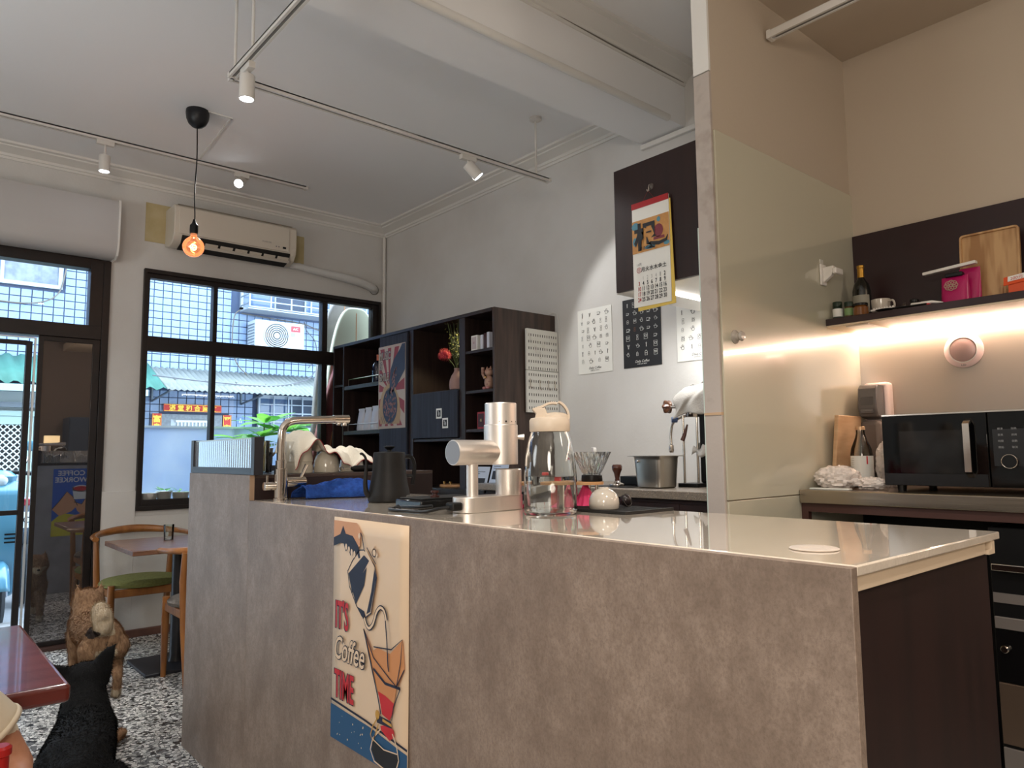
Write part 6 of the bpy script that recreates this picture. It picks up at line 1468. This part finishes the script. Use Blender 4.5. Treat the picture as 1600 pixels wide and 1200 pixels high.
for x in (-.36, .178):
    part('arm_post', MB().tube([(x, 1.565, 0), (x, 1.565, .690)], .0145, 14), m_rc, t)
    part('post_cap', MB().lathe((x, 1.565, .690), [(.0145, 0), (.018, .003), (.018, .014), (.014, .018)], 16), m_rc, t)
    part('leg', MB().tube([(x, 1.845, 0), (x, 1.845, .66)], .0125, 12), m_rc, t)
    part('side_bar', MB().tube([(x, 1.565, .40), (x, 1.845, .40)], .010, 10), m_rc, t)
part('back_bar', MB().tube([(-.36, 1.845, .65), (.178, 1.845, .65)], .0125, 12), m_rc, t)

# things of the room seen only mirrored in the dark door glass
t = thing('floor_lamp', 'floor lamp with a glowing cream drum shade seen mirrored in the door glass', 'lamp', (1.86, -1.6, 0))
part('shade', MB().lathe((1.86, -1.6, 1.41), [(.10, 0), (.10, .12)], 28, cap=False), M('shade_glow', (255, 226, 170), .8, emit=1.2), t)
part('shade_rim', MB().lathe((1.86, -1.6, 1.525), [(.103, 0), (.103, .018), (.01, .02)], 28), m_black, t)
part('pole', MB().tube([(1.86, -1.6, .02), (1.86, -1.6, 1.53)], .012, 10), m_black, t); part('foot', MB().lathe((1.86, -1.6, 0), [(.14, 0), (.14, .015), (.02, .025)], 28), m_black, t)
t = thing('tall_cabinet', 'tall slate-blue cabinet at the back of the room seen mirrored in door glass', 'cabinet', (2.6, -2.6, 0))
part('body', MB().box(2.22, 3.02, -3.05, -2.5, 0, 1.85), M('cab_blue', (66, 84, 106), .4), t, bevel=.004)
part('door', MB().box(2.23, 2.61, -2.5, -2.482, .02, 1.83), _mc['cab_blue'], t, bevel=.002); part('door', MB().box(2.63, 3.01, -2.5, -2.482, .02, 1.83), _mc['cab_blue'], t, bevel=.002)
# ================================================================ the street
struct('street_ground', MB().box(-9, 16, 5.62, 12, -.16, -.10), M('street_concrete', (126, 128, 132), .8, col2=(110, 113, 117), scale=3), smooth=False)
struct('porch_floor', MB().box(-3.3, 3.6, 5.62, 6.7, -.11, -.02), M('porch_tile', (150, 150, 150), .6, col2=(135, 135, 135), scale=6), smooth=False)
m_grout = M('facade_grout', (56, 68, 92), .9); m_tile = M('facade_tile', (118, 138, 168), .35, col2=(112, 132, 162), scale=3)
FYY = 11.0
fac = struct('facade', MB().box(-6, 14, FYY+.006, FYY+.35, -.16, 5.0), m_grout, smooth=False)
# tiles: .121 x .102 m pitch, 300 in view as parts, the rest joined
tile_me = None; rest = MB()
px_, pz_ = .121, .102
holes = [(3.98, 6.6, 3.40, 3.90), (.2, 1.62, 3.42, 4.6), (4.27, 6.4, 1.62, 2.14), (2.90, 3.77, -.1, 1.82), (-.8, 1.45, -.1, 2.34)]
cnt = 0
tm = MB().box(-.054, .054, -.006, .006, -.0445, .0445).mesh('tile', m_tile)
cand = []
for i in range(-20, 62):
    for j in range(8, 47):
        x, z = .06+i*px_, .05+j*pz_
        if x < -.9 or x > 7.3 or any(a-.05 < x < b+.05 and c-.04 < z < d+.04 for a, b, c, d in holes): continue
        if 2.14 < z < 2.47 and x > 1.2: continue
        vis = (2.72 < x < 6.2 and 1.75 < z < 3.95) or (.95 < x < 1.98 and 2.9 < z < 3.8)
        d = abs(x-3.2)+abs(z-2.9)*.6
        cand.append((0 if vis else 1, d, x, z))
cand.sort()
for k_, (vv, d, x, z) in enumerate(cand):
    if k_ < 300:
        o = bpy.data.objects.new('tile', tm); COL.objects.link(o); o.parent = fac; o.location = (x, FYY, z)
    else: rest.add([(x-.054, FYY-.006, z-.0445), (x+.054, FYY-.006, z-.0445), (x+.054, FYY-.006, z+.0445), (x-.054, FYY-.006, z+.0445), (x-.054, FYY+.006, z-.0445), (x+.054, FYY+.006, z-.0445), (x+.054, FYY+.006, z+.0445), (x-.054, FYY+.006, z+.0445)],
                    [(0, 1, 2, 3), (0, 4, 5, 1), (1, 5, 6, 2), (2, 6, 7, 3), (3, 7, 4, 0)])
ro = part('tile_field', rest, m_tile, fac, kind='stuff', smooth=False, fix=False)
# corrugated awnings
def corr(x0, x1, y0, z0, y1, z1, pitch, amp):
    n = int((x1-x0)/pitch*4); return MB().grid(lambda a, b: (x0+(x1-x0)*a, y0+(y1-y0)*b, z0+(z1-z0)*b+amp*math.sin(2*PI*(x1-x0)*a/pitch)), n, 1)
m_corr = sheer('awning_white', (160, 164, 160), (146, 150, 148), .4); m_brk = M('bracket_grey', (110, 118, 126), .5, .4)
t = thing('awning', 'white corrugated sheet awning across the tiled house over the street', 'awning', (4.2, 10.5, 2.05))
part('sheet', corr(2.75, 6.4, 10.99, 2.46, 10.05, 2.07, .075, .012), m_corr, t, solid=.004, fix=False)
for x in (2.8, 4.05, 5.3): part('bracket', MB().tube([(x, 10.98, 1.98), (x, 10.12, 2.065)], .016, 6).tube([(x, 10.98, 2.36), (x, 10.98, 1.98)], .014, 6), m_brk, t)
for i in range(8): part('screw_cap', MB().ball((2.95+i*.42, 10.48, 2.262), .018, 8, 6), m_corr, t)
m_gr = sheer('awning_green', (66, 120, 110), (76, 132, 122), .3)
t = thing('awning', 'green corrugated sheet awning over the doorway opposite the entrance', 'awning', (1.2, 10.2, 2.0))
part('sheet', corr(-1.5, 2.735, 10.99, 2.50, 10.05, 2.075, .16, .022), m_gr, t, solid=.004, fix=False)
part('gutter', MB().box(-1.5, 2.5, 9.98, 10.05, 1.97, 2.05), M('gutter', (150, 176, 176), .5), t)
part('rail', MB().box(-1.5, 1.62, 10.30, 10.36, 1.80, 1.86), m_brk, t)
# outdoor AC unit
t = thing('outdoor_unit', 'white outdoor air conditioner unit hung on the tiled wall', 'air conditioner', (4.6, 10.75, 2.8))
m_ow = M('unit_white', (160, 166, 172), .4)
part('casing', MB().box(4.10, 4.88, 10.62, 10.93, 2.80, 3.24), m_ow, t, bevel=.015)
part('fan_well', MB().lathe((4.43, 10.617, 3.015), [(.001, 0), (.19, 0), (.195, -.003)], 36, 'y', cap=False), M('fan_dark', (52, 58, 66), .6), t)
for r_ in (.19, .16, .13, .10, .07): part('fan_guard', MB().tube([(4.43+r_*math.cos(i*PI/16), 10.605, 3.015+r_*math.sin(i*PI/16)) for i in range(32)], .009, 6, closed=True), m_ow, t)
part('fan_hub', MB().lathe((4.43, 10.60, 3.015), [(.045, 0), (.045, .015)], 20, 'y'), m_ow, t)
for i in range(8): part('fin', MB().box(4.092, 4.1, 10.64, 10.91, 2.85+i*.045, 2.868+i*.045), m_brk, t)
s = Sheet(t, (4.66, 10.619, 3.10), (1, 0, 0), (0, 0, 1)); s.poly([(0, 0), (.15, 0), (.15, .09), (0, .09)], M('label_red', (206, 44, 54), .5), 'sticker', 2)
s.text('A/C', .075, .03, .05, m_inkw, lv=4); s.poly([(.0, -.07), (.07, -.07), (.07, -.015), (0, -.015)], M('label_blue', (120, 160, 210), .5), 'sticker', 2)
for j in range(3): s.line([(.0, -.12-.045*j), (.15, -.12-.045*j)], .006, m_brk, 'groove_print', 2)
s.done()
part('bracket', MB().box(4.18, 4.22, 10.62, 10.99, 2.765, 2.80).box(4.72, 4.76, 10.62, 10.99, 2.765, 2.80), m_brk, t)
# upper barred window
m_alu2 = M('alu_pale', (140, 148, 158), .4, .3); m_wing = M('far_glass_blue', (74, 96, 128), .12, coat=.5); m_cur = M('far_dark', (60, 70, 88), .7)
def barwin(label, x0, x1, z0, z1, nx, nz, box=.0, name='barred_window'):
    t = thing(name, label, 'window', ((x0+x1)/2, 10.9, z0))
    part('frame', MB().box(x0, x1, 10.96, 11.02, z0, z0+.04).box(x0, x1, 10.96, 11.02, z1-.04, z1).box(x0, x0+.04, 10.96, 11.02, z0, z1).box(x1-.04, x1, 10.96, 11.02, z0, z1), m_alu2, t)
    n = max(2, int((x1-x0)/.45))
    for i in range(n):
        a = x0+.04+(x1-x0-.08)*i/n; b = x0+.04+(x1-x0-.08)*(i+1)/n
        part('pane', MB().box(a+.012, b-.012, 10.985, 10.995, z0+.04, z1-.04), m_wing if i % 2 == 0 else m_cur, t, smooth=False)
        part('mullion', MB().box(b-.012, b+.012, 10.965, 10.99, z0+.04, z1-.04), m_alu2, t)
    y = 10.955-box
    for i in range(nx+1): part('bar', MB().box(x0+(x1-x0)*i/nx-.010, x0+(x1-x0)*i/nx+.010, y-.012, y+.008, z0, z1), m_alu2, t)
    for i in range(nz+1): part('rail', MB().box(x0, x1, y-.008, y+.008, z0+(z1-z0)*i/nz-.008, z0+(z1-z0)*i/nz+.008), m_alu2, t)
    return t
t = barwin('caged upper-floor window over the outdoor air conditioner', 4.0, 6.6, 3.42, 4.1, 8, 7, .35, 'caged_window')
sl_ = MB()
for i in range(12): sl_.box(3.98, 6.6, 10.60+i*.03, 10.618+i*.03, 3.385, 3.40)
part('cage_floor', sl_, m_alu2, t, kind='stuff')
for i in range(4): part('side_bar', MB().box(3.99, 4.01, 10.60, 10.96, 3.47+i*.14, 3.485+i*.14), m_alu2, t)
barwin('barred ground-floor window under the white corrugated awning', 4.30, 6.4, 1.45, 2.12, 9, 5, .04)
t = thing('far_window', 'blue-curtained window on the tiled wall seen through the door transom', 'window', (.9, 10.95, 3.42))
part('frame', MB().box(.1, 1.66, 10.955, 11.02, 3.40, 3.45).box(1.61, 1.66, 10.955, 11.02, 3.45, 4.5).box(.98, 1.02, 10.96, 11.0, 3.45, 4.5), m_alu2, t)
part('pane', MB().box(.1, .98, 10.98, 10.99, 3.45, 4.5), M('curtain_blue', (72, 88, 126), .5, col2=(96, 112, 150), scale=6, stretch=(6, 1, .2)), t)
part('pane', MB().box(1.02, 1.61, 10.98, 10.99, 3.45, 4.5), M('frosted_grey', (84, 92, 108), .4, col2=(112, 120, 134), scale=12), t)
# doorway opposite with red new-year papers
t = thing('stone_doorway', 'grey stone doorway with a small white window grille across the street', 'doorway', (3.33, 10.95, 0))
m_gst = M('grey_stone', (128, 134, 140), .7, col2=(112, 118, 124), scale=30)
part('surround', MB().box(2.92, 3.05, 10.94, 11.03, -.1, 1.80).box(3.62, 3.76, 10.94, 11.03, -.1, 1.80).box(3.05, 3.62, 10.94, 11.03, 1.73, 1.80), m_gst, t)
part('door_panel', MB().box(3.05, 3.62, 10.98, 11.02, -.1, 1.73), M('door_pale', (176, 182, 186), .5), t)
for i in range(9): part('bar', MB().box(3.14+i*.05, 3.155+i*.05, 10.955, 10.97, 1.30, 1.70), M('grille_white', (222, 226, 228), .5), t)
part('rail', MB().box(3.12, 3.56, 10.950, 10.965, 1.69, 1.715).box(3.12, 3.56, 10.950, 10.965, 1.60, 1.615), _mc['grille_white'], t)
m_cr = M('couplet_red', (190, 34, 30), .6); m_yel = M('couplet_gold', (250, 206, 60), .5)
def couplet(label, x, z, w, h, txt, vert):
    t, s = paper('couplet', label, 'banner', (x, 10.935, z), (1, 0, 0), (0, 0, 1), w, h, m_cr)
    s.line([(.01, .008), (w-.01, .008), (w-.01, h-.008), (.01, h-.008)], .006, m_yel, 'border_print', 2, True)
    if vert:
        for i, c in enumerate(txt): s.text(c, w/2, h-.115*(i+1)-.0, .105, m_yel, bold=.003)
    else:
        for i, c in enumerate(txt): s.text(c, .06+(w-.12)*(i+.5)/len(txt), .018, h*.82, m_yel, bold=.003)
    s.done()
couplet('red and gold paper banner with characters over the stone doorway', 2.945, 1.84, .80, .105, '滿堂和合家歡', False)
couplet('vertical red paper strip beside the doorway, nearer the entrance side', 2.80, 1.05, .125, .755, '富貴吉祥', True)
couplet('vertical red paper strip on the plant side of the doorway', 3.77, 1.05, .125, .755, '平安如意', True)
t, s = paper('house_number', 'small blue house number plate on the tiled wall', 'plate', (3.99, 10.99, 1.68), (1, 0, 0), (0, 0, 1), .12, .10, M('plate_blue', (96, 126, 166), .5))
s.text('44', .06, .012, .055, m_inkw); s.text('巷', .06, .062, .03, m_inkw); s.done()
# loose cables on the facade
m_cab = M('cable_dark', (84, 84, 90), .6); m_cab2 = M('cable_pale', (92, 84, 76), .6)
for lab, pts, m_ in (('cable sagging across the white awning', [(2.6, 10.2, 2.26), (3.4, 10.3, 2.22), (4.3, 10.4, 2.22), (4.9, 10.6, 2.36), (5.2, 10.9, 2.55)], m_cab),
                 ('dark cable looping beside the outdoor unit on the tiled wall', [(5.02, 10.94, 3.34), (5.06, 10.93, 3.2), (5.2, 10.93, 3.05), (5.24, 10.93, 2.8), (5.1, 10.93, 2.6)], m_cab),
                 ('pale looping cable at the window side of the outdoor unit', [(4.0, 10.94, 3.42), (3.9, 10.94, 3.3), (3.88, 10.94, 2.9), (3.95, 10.94, 2.6), (4.1, 10.9, 2.42)], m_cab2),
                 ('pale cable running under the curtained window in the transom', [(.4, 10.94, 3.25), (.9, 10.94, 3.17), (1.35, 10.94, 3.18), (1.6, 10.94, 3.32), (1.68, 10.94, 3.62), (1.70, 10.94, 3.8)], m_cab2),
                 ('cable hanging along the top of the tiled wall', [(4.0, 10.92, 3.36), (4.5, 10.92, 3.33), (5.0, 10.92, 3.30), (5.3, 10.92, 3.22), (5.5, 10.92, 3.3)], m_cab2)):
    single('cable', lab, 'cable', MB().tube(curve_pts(pts, 8), .009, 5), m_)
# mesh gate opposite the entrance
t = thing('mesh_gate', 'pale green gate with diamond wire mesh opposite the entrance', 'gate', (.9, 10.3, 0))

m_gg = M('gate_green', (150, 172, 168), .5)
part('post', MB().box(1.36, 1.46, 10.35, 10.45, -.1, 1.86), m_gg, t); part('post', MB().box(1.48, 1.62, 10.37, 10.45, -.1, 1.86), M('gate_beige', (176, 172, 150), .6), t)
part('frame', MB().box(.2, 1.34, 10.37, 10.42, 1.60, 1.70).box(1.28, 1.34, 10.37, 10.42, -.05, 1.60).box(.2, 1.28, 10.37, 10.42, .0, .10).box(.2, .26, 10.37, 10.42, .1, 1.6), m_gg, t)
part('header', MB().box(-.8, 1.62, 10.35, 10.45, 1.70, 1.76), m_gg, t)
part('dark_board', MB().box(.26, 1.28, 10.44, 10.45, .1, 1.6), M('gate_dark', (44, 48, 50), .8), t)
wm = MB(); st_ = .072
for i in range(-24, 30):
    for sg in (1, -1):
        x0 = .26+i*st_; pts = []
        for z in (.1, 1.6):
            pass
        xa, za, xb, zb = x0, .1, x0+1.5, 1.6
        if sg < 0: xa, xb = x0+1.5, x0
        dx_ = xb-xa
        if xa < .26 or xa > 1.28 or xb < .26 or xb > 1.28:
            def cl_(x, z):
                xx = min(1.28, max(.26, x)); return xx, z+(xx-x)*((zb-za)/dx_)
            xa2, za2 = cl_(xa, za); xb2, zb2 = cl_(xb, zb)
        else: xa2, za2, xb2, zb2 = xa, za, xb, zb
        if zb2 <= za2+.01 or za2 > 1.6 or zb2 < .1 or abs(xa2-xb2) < .01: continue
        wm.tube([(xa2, 10.395, za2), (xb2, 10.395, zb2)], .0065, 4)
part('wire_mesh', wm, M('mesh_white', (206, 214, 212), .5), t, kind='stuff')
struct('house_wall', MB().box(-6, 1.62, 10.5, 10.6, -.16, 2.0), M('house_grey', (168, 176, 178), .7), smooth=False)
# low pale wall / banner right outside the windows
m_ban = sheer('vinyl_pale', (176, 194, 220), (214, 222, 232), .6, .4, scale=1.6)
t = thing('vinyl_board', 'pale blue-white vinyl board standing outside under the window', 'board', (2.2, 6.35, 0))
part('panel', MB().box(1.2, 3.35, 6.33, 6.35, -.02, 1.435), m_ban, t)
part('top_rail', MB().box(1.2, 3.35, 6.322, 6.358, 1.435, 1.452), M('rail_pale', (206, 216, 226), .4), t)
for x in (1.22, 2.3, 3.33): part('post', MB().box(x-.015, x+.015, 6.351, 6.38, -.02, 1.435), m_alu2, t)
# surfboards leaning outside the right end of the window
def board(label, x, y, w, h, lean, mat, tip=1.0, group=None, stripe=None):
    t = thing('surfboard', label, 'surfboard', (x, y, -.02), group=None)
    out = [(w/2*s_*math.sin(PI*min(1, max(0, v)))**(.42*tip)*(1 if v < .9 else 1), h*v) for s_ in (1,) for v in [.5-.5*math.cos(PI*i/36) for i in range(37)]]
    poly = [(u, v) for u, v in out]+[(-u, v) for u, v in reversed(out[1:-1])]
    U_, V_ = Vector((1, 0, 0)), Vector((lean, -.02, 1)).normalized()
    part('board', MB().prism(poly, (x, y, -.01), U_, V_, (0, .05, 0)), mat, t, bevel=.015, seg=3)
    part('stringer', MB().prism([(-.004, h*.02), (.004, h*.02), (.004, h*.98), (-.004, h*.98)], (x, y-.001, -.01), U_, V_, (0, .002, 0)), stripe or m_tan, t)
    part('fin', MB().prism([(-.01, .12), (.08, .10), (.03, .26), (-.02, .28)], (x, y-.001, -.01), U_, V_, (0, -.006, 0)), m_black, t) if False else None
board('greyish tall surfboard leaning behind the cream one outside the window', 3.04, 5.90, .54, 2.60, .01, M('board_grey', (150, 142, 138), .6, col2=(132, 126, 124), scale=8), .8)
board('cream surfboard with rounded nose leaning outside beside the bookcase', 3.11, 5.76, .58, 2.51, .0, M('board_cream', (214, 214, 190), .4), .75)
board('dark red wooden-look surfboard showing under the cream one', 2.64, 5.70, .30, 2.16, .165, M('board_red', (126, 58, 60), .5, col2=(150, 96, 84), scale=5, stretch=(3, 1, .6)), 1.2)
board('purple-pink narrow board next to the bookcase end outside', 3.06, 5.68, .10, 1.8, .03, M('board_purple', (150, 90, 150), .4), 1.2)
# leafy plant outside
t = thing('potted_plant', 'leafy bright green plant in a pot just outside the window', 'plant', (2.44, 6.05, -.02))
part('pot', MB().lathe((2.44, 6.05, -.02), [(.13, 0), (.16, .28), (.17, .30), (.15, .30)], 28), M('pot_grey', (120, 116, 110), .7), t)
rq = random.Random(21)
m_pl = sheer('leaf_green', (110, 176, 60), (130, 190, 80), .55, .4); m_pl2 = sheer('leaf_green_dark', (62, 130, 50), (90, 156, 66), .45, .4)
leaf_a = None
def leafmesh(mat):
    mb = MB(); L_ = 1.0; vs = []
    prof = [(0, .0), (.15, .10), (.35, .19), (.6, .20), (.82, .11), (1, 0)]
    for u, w in prof: vs += [(u, -w, .10*w*5*.2-.18*u*u), (u, 0, -.18*u*u), (u, w, .10*w*5*.2-.18*u*u)]
    return mb.add(vs, [(3*i+k_, 3*i+3+k_, 3*i+4+k_, 3*i+1+k_) for i in range(5) for k_ in (0, 1)]).mesh('leaf', mat, fix=False)
lm_ = [leafmesh(m_pl), leafmesh(m_pl2)]
cw_ = _root[t.name].inverted(); nst = 0
for (sx, sy, sz, spread) in ((2.38, 5.98, 1.36, 1), (2.22, 6.04, 1.34, .9), (2.58, 6.02, 1.40, 1), (2.70, 6.06, 1.44, .9), (2.46, 6.12, 1.48, 1), (2.30, 6.00, 1.26, .8), (2.74, 5.96, 1.28, .8), (2.44, 6.10, 1.22, .8)):
    part('stalk', MB().tube(curve_pts([(2.44+rq.uniform(-.05, .05), 6.05, .25), (2.44+(sx-2.44)*.5, 6.05+(sy-6.05)*.5, sz*.6), (sx, sy, sz)], 5), .007, 7), m_st, t)
    for k_ in range(9):
        a = 2*PI*k_/9+rq.uniform(-.3, .3); L_ = rq.uniform(.20, .31)*spread
        el = rq.uniform(.0, .55)
        o = bpy.data.objects.new('leaf', lm_[0 if rq.random() < .62 else 1]); COL.objects.link(o); o.parent = t
        o.matrix_parent_inverse = Matrix.Identity(4)
        o.location = cw_ @ Vector((sx+.02*math.cos(a), sy+.02*math.sin(a), sz)); o.rotation_euler = (rq.uniform(-.3, .3), -el, a); o.scale = (L_, L_, L_)
# sill pots
def pot(label, x, r, h, body, leaves, tall=False):
    y, z = 5.56, .8625
    t = thing('flower_pot', label, 'pot', (x, y, z))
    part('pot', MB().lathe((x, y, z), [(r*.62, 0), (r*.75, h*.15), (r*.98, h*.8), (r, h), (r*.9, h), (r*.85, h*.85), (.001, h*.82)], 28, cap=False) if not tall else MB().lathe((x, y, z), [(r*.72, 0), (r*.95, h*.9), (r*1.06, h*.9), (r*1.06, h), (r*.9, h), (.001, h*.9)], 28, cap=False), body, t)
    for i in range(leaves):
        a = rq.uniform(0, 2*PI); L_ = rq.uniform(.04, .07)
        o = bpy.data.objects.new('leaf', lm_[1]); COL.objects.link(o); o.parent = t
        o.location = (r*.3*math.cos(a), r*.3*math.sin(a), h*.95+rq.uniform(0, .012)); o.rotation_euler = (0, -rq.uniform(.1, .9), a); o.scale = (L_, L_*1.2, L_)
m_pw = M('pot_white', (206, 206, 202), .4)
pot('pale bowl-shaped pot on the sill nearest the window frame', 1.415, .062, .085, m_pw, 0)
pot('small ribbed white pot with leafy cutting, middle of the sill', 1.520, .052, .095, m_pw, 9, True)
pot('pale round pot with one upright leaf, next to the bar end', 1.632, .058, .085, m_pw, 4)
single('pebble', 'dark round stone leaning behind the pots on the sill', 'stone', MB().ball((1.655, 5.585, .975), (.04, .02, .06), 18, 12), M('stone_dark', (72, 74, 82), .8)) if False else None
# scooter parked outside
t = thing('scooter', 'light blue scooter parked outside the open door', 'scooter', (.55, 7.0, -.10))
m_sc = M('scooter_blue', (88, 146, 172), .25, coat=.6); m_rub = M('tyre', (40, 42, 46), .8)
sx0, sy0 = .69, 6.85
def wheel(x, y):
    w = part('wheel', MB().lathe((x, y, .14), [(.12, -.045), (.20, -.05), (.235, -.025), (.24, 0), (.235, .025), (.20, .05), (.12, .045)], 32, 'x'), m_rub, t)
    part('rim', MB().lathe((x, y, .14), [(.03, -.05), (.12, -.04), (.13, 0), (.12, .04), (.03, .05)], 24, 'x'), m_alu2, w)
wheel(sx0, sy0); wheel(sx0-.15, sy0+1.25)
part('front_fender', MB().lathe((sx0, sy0, .15), [(.25, -.07), (.275, -.04), (.28, 0), (.275, .04), (.25, .07)], 24, 'x', a0=.2, ang=PI*.85), m_sc, t, solid=.006)
part('leg_shield', MB().prism([(-.04, .30), (-.12, .62), (-.08, .95), (.02, 1.04), (.10, .92), (.10, .55), (.14, .28), (.10, .12), (.02, .16)], (sx0-.13, sy0+.02, 0), (0, 1, 0), (0, 0, 1), (.26, 0, 0)), m_sc, t, bevel=.03, seg=3)
part('headset', MB().lathe((sx0, sy0+.08, .98), [(.05, 0), (.09, .04), (.10, .08), (.06, .12), (.001, .13)], 22, sx=1.2), m_sc, t)
part('headlight', MB().ball((sx0, sy0-.0, 1.03), (.05, .03, .045), 16, 10), M('lamp_clear', (220, 228, 232), .1, coat=.6), t)
part('side_lamp', MB().ball((sx0+.12, sy0-.03, .72), (.03, .03, .07), 14, 10), _mc['lamp_clear'], t)
part('handlebar', MB().tube([(sx0-.30, sy0+.14, 1.07), (sx0-.1, sy0+.08, 1.09), (sx0+.1, sy0+.08, 1.09), (sx0+.27, sy0+.14, 1.07)], .017, 10), m_black, t)
mr = part('mirror_stem', MB().tube(curve_pts([(sx0+.13, sy0+.09, 1.09), (sx0+.17, sy0+.06, 1.17), (sx0+.19, sy0+.04, 1.26)], 4), .006, 7), m_chrome, t)
part('mirror', MB().ball((sx0+.20, sy0+.03, 1.30), (.065, .015, .045), 18, 10), m_sc, mr)
part('seat', MB().prism([(0, .70), (.55, .72), (.62, .78), (.30, .80), (0, .78)], (sx0-.22, sy0+.55, 0), (0, 1, 0), (0, 0, 1), (.24, 0, 0)), m_black, t, bevel=.02)
part('rear_body', MB().prism([(.0, .25), (.45, .22), (.75, .45), (.66, .71), (.0, .69), (-.05, .4)], (sx0-.25, sy0+.55, 0), (0, 1, 0), (0, 0, 1), (.28, 0, 0)), m_sc, t, bevel=.03, seg=3)
part('footboard', MB().box(sx0-.25, sx0+.03, sy0+.10, sy0+.6, .20, .25), m_sc, t, bevel=.01)
part('fork', MB().tube([(sx0+.07, sy0+.0, .14), (sx0+.07, sy0+.05, .45)], .014, 10), m_alu2, t)
for k_ in range(3): part('slot', MB().box(sx0+.03, sx0+.12, sy0-.125, sy0-.115, .56+.03*k_, .572+.03*k_), m_black, t)
t = thing('motorbike', 'grey motorbike with a number plate standing behind the blue scooter', 'motorbike', (1.08, 7.9, -.1))
w = part('wheel', MB().lathe((1.0, 7.9, .17), [(.14, -.05), (.24, -.05), (.27, 0), (.24, .05), (.14, .05)], 28, 'x'), m_rub, t); part('rim', MB().lathe((1.0, 7.9, .17), [(.02, -.04), (.14, -.03), (.14, .03), (.02, .04)], 20, 'x'), m_alu2, w)
w = part('wheel', MB().lathe((1.02, 9.0, .17), [(.14, -.05), (.24, -.05), (.27, 0), (.24, .05), (.14, .05)], 28, 'x'), m_rub, t); part('rim', MB().lathe((1.02, 9.0, .17), [(.02, -.04), (.14, -.03), (.14, .03), (.02, .04)], 20, 'x'), m_alu2, w)
part('tail', MB().prism([(-.10, .55), (-.05, .85), (.6, .88), (.9, .80), (1.0, 1.05), (1.1, .95), (1.1, .35), (.3, .25)], (.90, 7.9, 0), (0, 1, 0), (0, 0, 1), (.2, 0, 0)), M('bike_grey', (120, 126, 136), .35, coat=.4), t, bevel=.03, seg=3)
part('tail_lamp', MB().box(.92, 1.08, 7.77, 7.81, .78, .84), M('lamp_red', (150, 40, 50), .2), t, bevel=.008)
tp = part('number_plate', MB().box(.85, 1.15, 7.765, 7.775, .585, .725), m_paper, t)
part('lettering', text_mb('NAC-128', (1.00, 7.764, .63), (1, 0, 0), (0, 0, 1), .075), m_ink, t, smooth=False)
